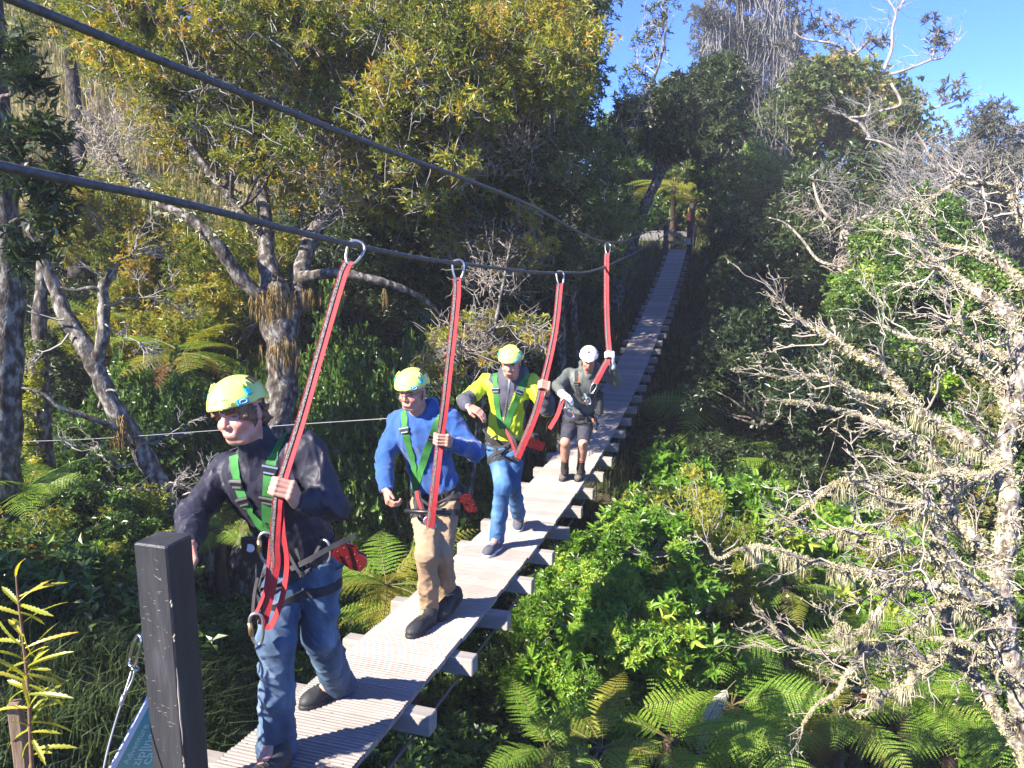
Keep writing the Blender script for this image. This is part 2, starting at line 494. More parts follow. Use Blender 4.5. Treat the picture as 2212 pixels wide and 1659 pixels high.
# teal banner leaning behind the post
M_banner_mat, nt, b = new_mat('teal printed banner')
tc = nd(nt, 'ShaderNodeTexCoord'); sx = nd(nt, 'ShaderNodeTexNoise'); sx.inputs['Scale'].default_value = 1.6; sx.inputs['Detail'].default_value = 2
r = ramp(nt, [(0.30, (.012, .13, .20)), (0.50, (.02, .25, .33)), (0.62, (.10, .30, .22)), (0.75, (.24, .36, .20))])
nt.links.new(tc.outputs['Object'], sx.inputs['Vector']); nt.links.new(sx.outputs['Fac'], r.inputs[0]); nt.links.new(r.outputs[0], b.inputs['Base Color'])
b.inputs['Roughness'].default_value = .35
ban = empty('banner_sign', P(290, 1640, 2.48), 'teal zipline banner leaning diagonally behind the big black post', 'sign')
b0, b1 = P(232, 1668, 2.42), P(333, 1478, 2.52)           # upper sloping edge
ed = unit(b1 - b0); bn = unit(np.cross(ed, [0.1, .3, -1.0])); bdn = unit(np.cross(bn, ed))
if bdn[2] > 0: bdn = -bdn
bn = unit(np.cross(ed, bdn))
if bn[1] > 0: bn = -bn
e0 = b0 - ed*.55; e1 = b1 - ed*.03
mid = (e0 + e1)/2 + bdn*.09
MB().box(mid, [ed, bdn, bn], (np.linalg.norm(e1-e0)/2, .09, .004)).build('printed_panel', M_banner_mat, ban, smooth=False)
MB().box((e0+e1)/2 + bdn*.010, [ed, bdn, bn], (np.linalg.norm(e1-e0)/2, .0105, .0055)).build('pale_border', plain('pale blue border', (.42, .50, .62), .4), ban, smooth=False)
def text_mesh(txt, size, extrude=0.0006, shear=0.0):
    cu = bpy.data.curves.new('lettering', 'FONT'); cu.body = txt; cu.size = size; cu.extrude = extrude; cu.align_x = 'CENTER'; cu.shear = shear
    cu.resolution_u = 3
    o = bpy.data.objects.new('lettering', cu); COL.objects.link(o)
    bpy.context.view_layer.update()
    me = bpy.data.meshes.new_from_object(o.evaluated_get(bpy.context.evaluated_depsgraph_get()))
    V = np.array([v.co[:] for v in me.vertices]); F = [list(p.vertices) for p in me.polygons]
    bpy.data.objects.remove(o); bpy.data.curves.remove(cu); bpy.data.meshes.remove(me)
    return V, F
def place_text(txt, size, org, ex, ey, ez, mat, name, parent):
    V, F = text_mesh(txt, size)
    W = np.asarray(org) + V[:, :1]*np.asarray(ex) + V[:, 1:2]*np.asarray(ey) + V[:, 2:]*np.asarray(ez)
    tr = [f for f in F if len(f) == 3]; qd = [f for f in F if len(f) == 4]
    for f in F:
        if len(f) > 4: tr += [[f[0], f[i], f[i+1]] for i in range(1, len(f)-1)]
    o = link(name, mesh_data(name, W, [tr, qd], mat, smooth=False))
    return under(o, parent)
M_pale_ink = plain('pale ink', (.36, .52, .52), .5)
# the words climb along the banner's sloping edge, read from lower left to upper right
for txt, s, c_along, c_dn in (('Adventure', .036, -.06, .062), ('ziplines', .050, -.07, .108), ('call', .060, -.10, .150)):
    org = (b0+b1)/2 + ed*c_along + bdn*c_dn + bn*.0046
    place_text(txt, s, org, ed, -bdn, bn, M_pale_ink, 'lettering', ban)
MB().tube(loop_pts((b0+b1)/2 + ed*-.215 + bdn*.095 + bn*.006, ed, bdn, .024, .024, 20, 2), .006, 6, closed=True).build('emblem', M_pale_ink, ban)

# ------------------------------------------------------------------ far end of the bridge: posts, platform, signs, steps
def post_thing(x, ytop, ybot, Y, w, mat, label, cat='post'):
    top_, bot_ = P(x, ytop, Y), P(x, ybot, Y)
    o = MB().box((top_ + bot_)/2, [[0, 0, 1.], BSIDE, BDIR], ((top_-bot_)[2]/2, w/2, w/2), bev=.008).build('bridge_post', mat, smooth=False)
    return tag(o, label, cat)
post_thing(1437, 487, 600, 25.3, .15, M_post, 'short black post at the far left corner of the bridge')
fp = empty('bridge_post', P(1491, 600, 25.45), 'tall black post with red wrapping at the far right corner of the bridge', 'post')
MB().box((P(1491,442,25.45)+P(1491,600,25.45))/2, [[0,0,1.], BSIDE, BDIR], (1.28, .075, .075), bev=.008).build('timber', M_post, fp, smooth=False)
MB().box((P(1490,470,25.36)+P(1490,520,25.36))/2, [[0,0,1.], BSIDE, BDIR], (.52, .088, .07), bev=.01).build('red_wrap', plain('red padded wrap', (.13, .016, .018), .6), fp, smooth=False)
for x, y, w, h, lab in ((1486, 521, .10, .085, 'small white sign board fixed low on the far right bridge post'), (1501.5, 496, .05, .11, 'narrow white sign right of the far right bridge post')):
    p = P(x, y, 25.2 if w > .08 else 25.6)
    so = empty('sign_board', p, lab, 'sign')
    MB().box(p, [[1, .1, .05], [-.05, 0, 1.], [0.1, -1, 0]], (w, h*1.3, .01)).build('board', M_white, so, smooth=False)
    MB().tube([p + np.array([0, .03, -h*1.2]), p + np.array([0, .03, -h*1.2 - .45])], .025, 6).build('stake', M_post, so)
plat = empty('landing_platform', P(1400, 520, 28), 'grey timber landing platform left behind the far bridge posts', 'platform')
M_plat = noisy('grey platform boards', [(0.3, (.10, .096, .10)), (0.7, (.16, .155, .16))], 5, 5, .8, .2, 40, stretch=(1, 6, 6), obj_var=.1)
pa, pb = P(1335, 497, 29.5), P(1452, 503, 28.2)
pd_ = unit((pb - pa) * np.array([1, 1, 0])); pn_ = np.array([-pd_[1], pd_[0], 0])
bm = MB(); bm.box((0, 0, 0), np.eye(3), (np.linalg.norm(pb-pa)/2 + .05, .068, .02))
bme = bm.data('plank', M_plat, smooth=False)
for i in range(13):
    o = link('plank', bme)
    mb = Matrix.Translation(Vector((pa+pb)/2*np.array([1,1,0]) + np.array([0, 0, pb[2]+.05]) + pn_*(i-3)*.145)) @ Matrix(np.column_stack([pd_, pn_, [0,0,1.]]).tolist()).to_4x4()
    o.parent = plat; o.matrix_parent_inverse = parent_matrix(plat).inverted(); o.matrix_basis = mb
m = MB(); m.box((pa+pb)/2*np.array([1,1,0]) + np.array([0,0,pb[2]-.14]) - pn_*.52, [pd_, [0,0,1.], pn_], (np.linalg.norm(pb-pa)/2, .15, .03)); m.build('fascia_board', M_plat, plat, smooth=False)
for s in (-.9, 0, .9):
    m = MB(); m.box((pa+pb)/2*np.array([1,1,0]) + np.array([0,0,pb[2]-.8]) - pn_*.4 + pd_*s, [[0,0,1.], pd_, pn_], (.75, .06, .06)); m.build('leg', M_post, plat, smooth=False)
# sill and step where the bridge lands
m = MB(); p = deck(25.62, 0, .10)
stp = empty('landing_step', p, 'timber step with a dark riser where the bridge lands between the far posts', 'step')
m.box(p, [BSIDE, BDIR, [0,0,1.]], (.46, .19, .05)); m.build('tread', M_beam, stp, smooth=False)
m = MB(); m.box(deck(25.95, 0, .27), [BSIDE, BDIR, [0,0,1.]], (.50, .12, .09)); m.build('upper_tread', M_plat, stp, smooth=False)

# thin zip wire crossing behind the first walker on the left
zw = catmull([P(-60, 957, 7.6), P(0, 955.5, 7.4), P(200, 948, 6.9), P(450, 931, 6.3), P(640, 917, 5.9), P(900, 900, 5.4)], 10)
tag(MB().tube(zw, .0038, 6).build('zip_wire', plain('bright zip wire', (.20, .20, .21), .5, .3)), 'thin bright horizontal wire crossing the left bushes behind the first walker', 'cable')

# white box trap at the foot of the big tree
tp = P(484, 1366, 7.0)
trap = empty('box_trap', tp - np.array([0, 0, .1]), 'small white box trap on the ground at the foot of the big trunk', 'trap')
ta = np.array([[.80, -.6, 0], [.6, .8, 0], [0, 0, 1.]])
M_trap = plain('white plastic', (.74, .76, .80), .45)
m = MB(); m.box(tp, ta, (.075, .10, .068), bev=.004); m.build('body', M_trap, trap, smooth=False)
m = MB(); m.box(tp + np.array([0, 0, .074]), ta, (.088, .112, .006)); m.build('lid', M_trap, trap, smooth=False)
m = MB(); m.box(tp - ta[1]*.1005 + np.array([0, 0, -.006]), ta, (.05, .0015, .042)); m.build('entrance', plain('dark opening', (.05, .055, .06), .7), trap, smooth=False)
# ------------------------------------------------------------------ soft solids: signed distances meshed with surface nets
F32 = np.float32
def sd_cone(p, a, b, ra, rb):
    """capsule whose radius runs from ra at a to rb at b"""
    ab = b - a; L2 = float(ab @ ab) + 1e-12
    q = p - a
    h = np.clip((q @ ab) / F32(L2), 0, 1)
    return np.sqrt(np.einsum('ij,ij->i', q, q) - 2*h*(q @ ab) + h*h*F32(L2) + F32(1e-12)) - (ra + (rb - ra)*h)
def sd_ell(p, c, ax, r):
    q = (p - c) @ ax.T                       # ax rows are the ellipsoid's axes
    k0 = np.sqrt(np.sum((q / r)**2, 1) + 1e-12); k1 = np.sqrt(np.sum((q / (r*r))**2, 1) + 1e-12)
    return k0*(k0 - 1)/k1
def smin(a, b, k):
    h = np.maximum(k - np.abs(a - b), 0) / k
    return np.minimum(a, b) - h*h*k*F32(.25)
class Solid:
    def __init__(s): s.pr = []; s.disp = None; s.post = []
    def cone(s, a, b, ra, rb=None, k=.03, op='+'):
        a, b = np.asarray(a, F32), np.asarray(b, F32); rb = ra if rb is None else rb
        R = max(ra, rb)
        s.pr.append(('c', (a, b, F32(ra), F32(rb)), F32(k), op, np.minimum(a, b) - R, np.maximum(a, b) + R)); return s
    def chain(s, pts, rs, k=.03):
        for i in range(len(pts)-1): s.cone(pts[i], pts[i+1], rs[i], rs[i+1], k)
        return s
    def ell(s, c, ax, r, k=.03, op='+'):
        c = np.asarray(c, F32); ax = np.asarray(ax, F32); r = np.asarray(r, F32); R = float(r.max())
        s.pr.append(('e', (c, ax, r), F32(k), op, c - R, c + R)); return s
    def bounds(s):
        lo = np.min([q[4] for q in s.pr if q[3] == '+'], 0); hi = np.max([q[5] for q in s.pr if q[3] == '+'], 0)
        return lo - .03, hi + .03
    def __call__(s, p):
        p = np.asarray(p, F32)
        d = np.full(len(p), F32(1.0))
        for kind, a, k, op, lo, hi in s.pr:
            m = float(k) + .06
            ok = np.all((p > lo - m) & (p < hi + m), 1)
            idx = np.nonzero(ok)[0]
            if not len(idx): continue
            v = sd_cone(p[idx], *a) if kind == 'c' else sd_ell(p[idx], *a)
            if op == '+': d[idx] = smin(d[idx], v, k)
            else: d[idx] = -smin(-d[idx], v, k)
        if s.disp is not None:
            near = np.nonzero(np.abs(d) < .06)[0]
            if len(near): d[near] += s.disp(p[near]).astype(F32)
        for f in s.post: d = f(p, d)
        return d
def surface_nets(sol, h, lo=None, hi=None):
    a, b = sol.bounds()
    lo = a if lo is None else np.maximum(a, lo); hi = b if hi is None else np.minimum(b, hi)
    nb = np.ceil((hi - lo) / (4*h)).astype(int) + 1
    I = np.stack(np.meshgrid(*[np.arange(n) for n in nb], indexing='ij'), -1).reshape(-1, 3)
    dc = sol(lo + (I*4 + 1.5)*h)
    act = np.nonzero(np.abs(dc) < h*4*1.25 + .008)[0]
    D = np.repeat(np.repeat(np.repeat(dc.reshape(nb), 4, 0), 4, 1), 4, 2).astype(F32)
    off = np.stack(np.meshgrid(*[np.arange(4)]*3, indexing='ij'), -1).reshape(-1, 3)
    ids = (I[act][:, None]*4 + off[None]).reshape(-1, 3)
    D[ids[:, 0], ids[:, 1], ids[:, 2]] = sol(lo + ids*h)
    D[0] = D[-1] = 1; D[:, 0] = D[:, -1] = 1; D[:, :, 0] = D[:, :, -1] = 1
    S = D < 0
    c = np.zeros(np.array(S.shape) - 1, np.int8)
    for i in (0, 1):
        for j in (0, 1):
            for k in (0, 1):
                c += S[i:S.shape[0]-1+i, j:S.shape[1]-1+j, k:S.shape[2]-1+k]
    cell = np.argwhere((c > 0) & (c < 8))
    idx = np.full(c.shape, -1, np.int32); idx[tuple(cell.T)] = np.arange(len(cell))
    corner = np.array([[i, j, k] for i in (0, 1) for j in (0, 1) for k in (0, 1)])
    vals = np.stack([D[tuple((cell + o).T)] for o in corner], 1)
    acc = np.zeros((len(cell), 3)); cnt = np.zeros(len(cell))
    for a_ in range(8):
        for b_ in range(a_+1, 8):
            if np.abs(corner[a_] - corner[b_]).sum() != 1: continue
            va, vb = vals[:, a_], vals[:, b_]
            x = (va < 0) != (vb < 0)
            t = np.where(x, va / np.where(x, va - vb, 1), 0)[:, None]
            acc += np.where(x[:, None], corner[a_] + t*(corner[b_] - corner[a_]), 0); cnt += x
    V = lo + (cell + acc/np.maximum(cnt, 1)[:, None])*h
    quads = []
    for ax in range(3):
        u, w = (ax+1) % 3, (ax+2) % 3
        s0 = np.take(S, range(S.shape[ax]-1), ax); s1 = np.take(S, range(1, S.shape[ax]), ax)
        e = np.argwhere(s0 != s1)
        e = e[(e[:, u] > 0) & (e[:, w] > 0) & (e[:, u] < c.shape[u]) & (e[:, w] < c.shape[w])]
        du = np.zeros(3, int); du[u] = 1; dw = np.zeros(3, int); dw[w] = 1
        q = np.stack([idx[tuple((e - du - dw).T)], idx[tuple((e - dw).T)], idx[tuple(e.T)], idx[tuple((e - du).T)]], 1)
        flip = ~S[tuple(e.T)]
        q[flip] = q[flip][:, ::-1]
        quads.append(q[(q >= 0).all(1)])
    return V, np.concatenate(quads)
def wrinkles(seed, amp, freq=26.0, aniso=(1, 1, .55), fine=.32):
    """cloth folds: ridged sums of warped waves, a broad set and a finer, sharper one"""
    r = np.random.default_rng(seed); sets = []
    for m_, a_, n_ in ((1.0, 1.0, 6), (2.5, fine, 6)):
        K = unit(r.normal(0, 1, (n_, 3)) * np.array(aniso)) * (freq*m_ * r.uniform(.6, 1.5, (n_, 1))); ph = r.uniform(0, 6.28, n_)
        Wv = unit(r.normal(0, 1, (3, 3))) * freq*m_ * .45; pw = r.uniform(0, 6.28, 3)
        sets.append((K.astype(F32), ph, Wv.astype(F32), pw.astype(F32), a_))
    def f(p):
        out = np.zeros(len(p), F32)
        for K, ph, Wv, pw, a_ in sets:
            warp = np.sin(p @ Wv.T + pw).sum(1)*F32(1.1)
            d = np.zeros(len(p), F32)
            for i in range(len(K)):
                d += (1 - np.abs(np.sin(p @ K[i] + F32(ph[i]) + warp)))**3 - F32(.3)
            out += d*F32(a_)
        return -out*F32(amp/2.4)
    return f
def sgrad(sol, p, e=.004):
    p = np.atleast_2d(p)
    g = np.stack([sol(p + e*np.eye(3)[i]) - sol(p - e*np.eye(3)[i]) for i in range(3)], 1)
    return unit(g)
def cast(sol, x, y, Y0, Y1):
    """point where the sight line of a pixel meets the solid"""
    d = ray(x, y); d = d / d[1]
    Ys = np.linspace(Y0, Y1, 500)
    v = sol(d[None]*Ys[:, None])
    i = np.nonzero(v < 0)[0]
    i = i[0] if len(i) else int(np.argmin(v))
    return d*Ys[i]
def drape(sol, pts, off, n=40, smooth=2):
    """lay a path on a solid: points pushed along the gradient to distance off"""
    c = catmull(pts, max(2, n // max(1, len(pts)-1)))
    for _ in range(4):
        v = sol(c); g = sgrad(sol, c, .008)
        c = c - g*np.clip(v - off, -.02, .02)[:, None]
    for _ in range(smooth):
        c[1:-1] = (c[:-2] + 2*c[1:-1] + c[2:])/4
    return c, sgrad(sol, c, .012)

# ------------------------------------------------------------------ materials of the people
def skin_mat(name):
    m, nt, b = new_mat(name)
    at = nd(nt, 'ShaderNodeAttribute'); at.attribute_name = 'skin'
    nt.links.new(at.outputs['Color'], b.inputs['Base Color'])
    b.inputs['Roughness'].default_value = .45; b.inputs['Subsurface Weight'].default_value = .12
    b.inputs['Subsurface Radius'].default_value = (.012, .005, .003); b.inputs['Subsurface Scale'].default_value = .4
    return m
M_skin = skin_mat('skin')
M_jacket = noisy('navy black jacket shell', [(0.3, (.014, .014, .024)), (0.7, (.022, .021, .034))], 20, 4, .55, .25, 60, spec=.45)
M_jean1 = noisy('faded blue denim', [(0.32, (.022, .042, .08)), (0.52, (.055, .098, .165)), (0.72, (.17, .24, .33))], 4.5, 5, .85, .3, 220, stretch=(1.6, 1.6, .5))
M_hood = noisy('blue hoodie fleece', [(0.3, (.012, .062, .23)), (0.7, (.02, .088, .29))], 14, 5, .9, .3, 160, sheen=.3)
M_khaki = noisy('tan chinos', [(0.3, (.27, .18, .105)), (0.7, (.35, .24, .15))], 10, 5, .85, .25, 160)
M_lime = noisy('lime quilted jacket', [(0.3, (.40, .52, .016)), (0.7, (.50, .62, .025))], 12, 4, .6, .2, 70)
M_slate = noisy('slate fleece', [(0.3, (.055, .055, .075)), (0.7, (.08, .08, .105))], 14, 5, .9, .2, 120)
M_jean3 = noisy('blue denim', [(0.30, (.022, .075, .19)), (0.55, (.05, .14, .30)), (0.75, (.12, .23, .40))], 4, 5, .85, .3, 220, stretch=(1.6, 1.6, .5))
M_shell4 = noisy('grey green rain jacket', [(0.3, (.075, .085, .078)), (0.7, (.11, .12, .11))], 12, 4, .6, .2, 80)
M_shorts = noisy('dark navy shorts', [(0.3, (.022, .022, .036)), (0.7, (.034, .034, .05))], 12, 4, .8)
M_sock = plain('charcoal socks', (.028, .026, .026), .9)
M_shoe = noisy('black shoe upper', [(0.3, (.016, .016, .018)), (0.7, (.03, .03, .033))], 24, 4, .65)
M_shoe_g = noisy('grey canvas shoe', [(0.3, (.055, .055, .075)), (0.7, (.085, .085, .11))], 24, 4, .85)
M_boot = noisy('worn brown grey boot', [(0.3, (.085, .07, .06)), (0.7, (.14, .12, .10))], 24, 4, .8)
M_sole_w = plain('white rubber sole', (.62, .61, .60), .6)
M_sole_k = plain('black rubber sole', (.014, .014, .015), .6)
M_helm = noisy('lime helmet shell', [(0.3, (.56, .68, .15)), (0.7, (.59, .71, .17))], 6, 2, .28, 0, coat=.5)
M_helm_w = noisy('white helmet shell', [(0.3, (.74, .74, .75)), (0.7, (.80, .80, .80))], 6, 2, .3, 0, coat=.4)
M_teal = plain('teal clip', (.012, .33, .42), .4)
M_vent = plain('dark vent', (.012, .014, .012), .8)
M_ink = plain('olive ink', (.16, .20, .03), .5)
M_green = noisy('green harness webbing', [(0.3, (.025, .15, .028)), (0.7, (.045, .225, .045))], 22, 3, .7, .4, 320)
M_blackweb = noisy('black harness webbing', [(0.3, (.016, .016, .018)), (0.7, (.032, .03, .034))], 22, 3, .75, .4, 320)
M_hair1 = noisy('auburn brown hair', [(0.3, (.07, .034, .016)), (0.7, (.25, .125, .06))], 40, 5, .5, .5, 120)
M_hair2 = noisy('brown hair', [(0.3, (.045, .028, .018)), (0.7, (.12, .075, .05))], 40, 5, .55, .5, 120)
M_glove = noisy('pale work gloves', [(0.3, (.50, .49, .47)), (0.7, (.66, .65, .63))], 22, 4, .85, .3, 120)
M_redmetal = noisy('red anodised trolley', [(0.3, (.085, .006, .009)), (0.7, (.14, .010, .014))], 12, 3, .3, metallic=.35, coat=.3)
M_frame = plain('dark spectacle frame', (.05, .035, .03), .35)
M_phone = plain('black pouch', (.012, .012, .014), .4)
M_orange = plain('orange webbing', (.60, .14, .03), .7)
M_bluecord = plain('blue cord', (.10, .28, .62), .6)

def head_axes(fwd, up):
    f = unit(fwd); l = unit(np.cross(up, f)); u = np.cross(f, l)
    return np.array([f, l, u])                # rows: forward, left, up
def hand_segments(wrist, grip, axis, out, palm_side, s=1.0):
    """fist closed around a rod: grip = rod centre inside the fist, axis = rod direction (towards the thumb side),
    out = from the rod towards the knuckles/back of hand. Returns lists of segments."""
    ax = unit(axis); o = unit(np.asarray(out) - ax*np.dot(out, ax)); t = np.cross(ax, o)*palm_side   # t: direction the fingers curl towards
    seg = []
    # palm: slab from wrist to the knuckle row
    for i, k in enumerate((-1.2, -.4, .4, 1.2)):
        kn = grip + o*(.026*s) - t*(.020*s) + ax*(.0215*k*s)
        L = (1.0 - .06*abs(k - .4))
        seg.append((wrist + ax*(.012*k*s), kn - t*.012*s, .017*s, .0135*s))
        a = kn
        b = grip + o*(.031*s*L) + t*(.023*s) + ax*(.0215*k*s + (.0015 if k > 0 else -.001)*s)
        c = grip - o*(.004*s) + t*(.037*s) + ax*(.0212*k*s)
        d = grip - o*(.024*s) + t*(.014*s*L) + ax*(.019*k*s)
        r = .0093*s if k > -1 else .0082*s
        seg += [(a, b, r*1.08, r), (b, c, r, r*.95), (c, d, r*.95, r*.85)]
    th0 = wrist*.55 + grip*.45 + ax*(.030*s) - o*(.004*s)
    th1 = grip - o*(.010*s) - t*(.018*s) + ax*(.047*s)
    th2 = grip - o*(.020*s) + t*(.014*s) + ax*(.043*s)
    seg += [(th0, th1, .0155*s, .012*s), (th1, th2, .0118*s, .0095*s)]
    return seg
def open_hand(wrist, dirv, palm_n, thumb, s=1.0, curl=.5):
    """relaxed hand: dirv = wrist to knuckles, palm_n = out of the palm, thumb = towards the thumb"""
    d = unit(dirv); n = unit(palm_n - d*np.dot(palm_n, d)); t = unit(thumb - d*np.dot(thumb, d) - n*np.dot(thumb, n))
    seg = []
    for i, k in enumerate((1.2, .4, -.4, -1.2)):
        kn = wrist + d*.085*s + t*.020*k*s
        seg.append((wrist + t*.012*k*s, kn, .016*s, .0125*s))
        L = (.040, .045, .042, .033)[i]*s; p = kn; dd = d
        for j in range(3):
            th = curl*(j+1)*.75
            dd = unit(d*math.cos(th) + n*math.sin(th))
            q = p + dd*L*(1, .72, .55)[j]
            seg.append((p, q, (.0098 - .0008*j)*s, (.0092 - .001*j)*s)); p = q
    a = wrist + d*.02*s + t*.02*s; b = wrist + d*.055*s + t*.046*s + n*.012*s; c = b + d*.034*s + n*.016*s - t*.004*s
    seg += [(a, b, .0155*s, .012*s), (b, c, .0115*s, .009*s)]
    return seg

def make_head(S, c, A, sc_=1.0):
    """adds skull and face to a solid; c centre of the head, A rows forward/left/up"""
    f, l, u = A; g = lambda x, y, z: c + (f*x + l*y + u*z)*sc_
    s = sc_
    S.ell(g(-.012, 0, .030), A, np.array([.097, .077, .092])*s, .02)
    S.ell(g(.022, 0, -.045), A, np.array([.066, .058, .072])*s, .03)         # face block
    S.cone(g(.050, .022, -.098), g(.050, -.022, -.098), .017*s, .017*s, .025)  # chin
    for sg in (-1, 1):
        S.cone(g(.045, .030*sg, -.092), g(-.012, .058*sg, -.055), .016*s, .015*s, .03)   # jaw
        S.ell(g(.058, .036*sg, -.034), A, np.array([.026, .025, .022])*s, .02)            # cheek
        S.ell(g(-.012, .076*sg, -.012), A, np.array([.020, .009, .032])*s, .008)          # ear
        S.cone(g(.083, .014*sg, .020), g(.066, .048*sg, .018), .009*s, .008*s, .014)      # brow ridge
        S.ell(g(.094, .031*sg, .001), A, np.array([.017, .018, .011])*s, .012, '-')       # eye socket
    S.cone(g(.084, 0, .012), g(.102, 0, -.026), .0085*s, .0115*s, .014)       # nose
    S.cone(g(.094, .012, -.033), g(.094, -.012, -.033), .0075*s, .0075*s, .008)
    S.cone(g(.081, .022, -.061), g(.081, -.022, -.061), .0085*s, .0085*s, .016)  # lips
    S.cone(g(.078, .018, -.072), g(.078, -.018, -.072), .0085*s, .0085*s, .016)
def face_paint(V, c, A, base, smile=.6, brow=(.09, .05, .03), sc_=1.0):
    q = (V - c) @ A.T / sc_
    n = len(V); C = np.tile(np.array(base), (n, 1))
    C *= (1 + .05*np.sin(V @ np.array([91., 57, 73]))[:, None] + .04*np.sin(V @ np.array([-210., 160, 190]))[:, None])
    front = q[:, 0] > .03
    def blend(w, col):
        nonlocal C
        w = np.clip(w, 0, 1)[:, None]; C = C*(1-w) + np.array(col)*w
    ay = np.abs(q[:, 1])
    blend(front * .55*np.exp(-((ay-.042)/.022)**2 - ((q[:, 2]+.036)/.022)**2), (.62, .20, .17))         # cheeks
    blend(front * .45*np.exp(-(ay/.016)**2 - ((q[:, 2]+.03)/.014)**2), (.62, .22, .18))
    mz = -.067 + smile*.45*ay
    mw = front * (ay < .033)
    blend(mw * np.clip(1.5 - np.abs(q[:, 2]-mz)/.0070, 0, 1)*.8, (.46, .16, .14))
    blend(front * (ay < .026) * (smile > .2) * np.clip(1.4 - np.abs(q[:, 2]-mz-.0005)/.0030, 0, 1)*.8, (.62, .55, .50))            # teeth
    blend(front * .6*np.exp(-((ay-.033-.10*np.clip(-.03-q[:, 2], 0, .05))/.0035)**2) * (q[:, 2] < -.03) * (q[:, 2] > -.07) * (smile > .2), (.40, .17, .13))   # smile lines
    blend(front * np.clip(1.5 - np.abs(q[:, 2]-(.019 - 8*(ay-.030)**2))/.0050, 0, 1) * (ay > .012) * (ay < .052), brow)
    e = np.exp(-((ay-.031)/.0125)**4 - ((q[:, 2]-.002)/.0048)**4)
    blend(front * e, (.05, .03, .026))
    blend(front * np.exp(-((ay-.024)/.004)**2 - ((q[:, 2]-.001)/.003)**2)*.7, (.55, .5, .48))
    ear = (ay > .066) * (q[:, 0] < .02) * (q[:, 0] > -.05)
    blend(ear*.4, (.60, .22, .18))
    return C

def shoe_solid(heel, toe, ankle, k=1.0, high=False, up=np.array([0, 0, 1.])):
    """upper and sole solids; heel/toe on the sole plane"""
    f = unit(toe - heel); l = unit(np.cross(up, f)); u = np.cross(f, l); L = np.linalg.norm(toe - heel)
    A = np.array([f, l, u])
    U = Solid()
    U.ell(heel + f*L*.20 + u*.048, A, [.055*k, .036*k, .048], .03)
    U.ell(heel + f*L*.52 + u*.044, A, [.095*k, .041*k, .042], .04)
    U.ell(heel + f*L*.80 + u*.034, A, [.062*k, .046*k, .034], .04)
    U.cone(heel + f*L*.22 + u*.05, ankle + u*(.035 if high else -.01), .042*k, .044*k, .03)
    U.disp = wrinkles(77, .0012, 60)
    def cutsole(p, d):
        h = (p - heel) @ u
        return np.maximum(d, .012 - h)
    U.post.append(cutsole)
    B = Solid()
    B.ell(heel + f*L*.22 + u*.006, A, [.066*k, .042*k, .05], .04)
    B.ell(heel + f*L*.72 + u*.006, A, [.088*k, .052*k, .05], .06)
    def slab(p, d):
        h = (p - heel) @ u
        return np.maximum(np.maximum(d, h - .024), -h)
    B.post.append(slab)
    return U, B, A
def solid_obj(name, sol, h, mat, parent, attrs=None, **kw):
    V, Q = surface_nets(sol, h, **kw)
    return under(link(name, mesh_data(name, V, [Q], mat, True, attrs=attrs(V) if attrs else None)), parent)

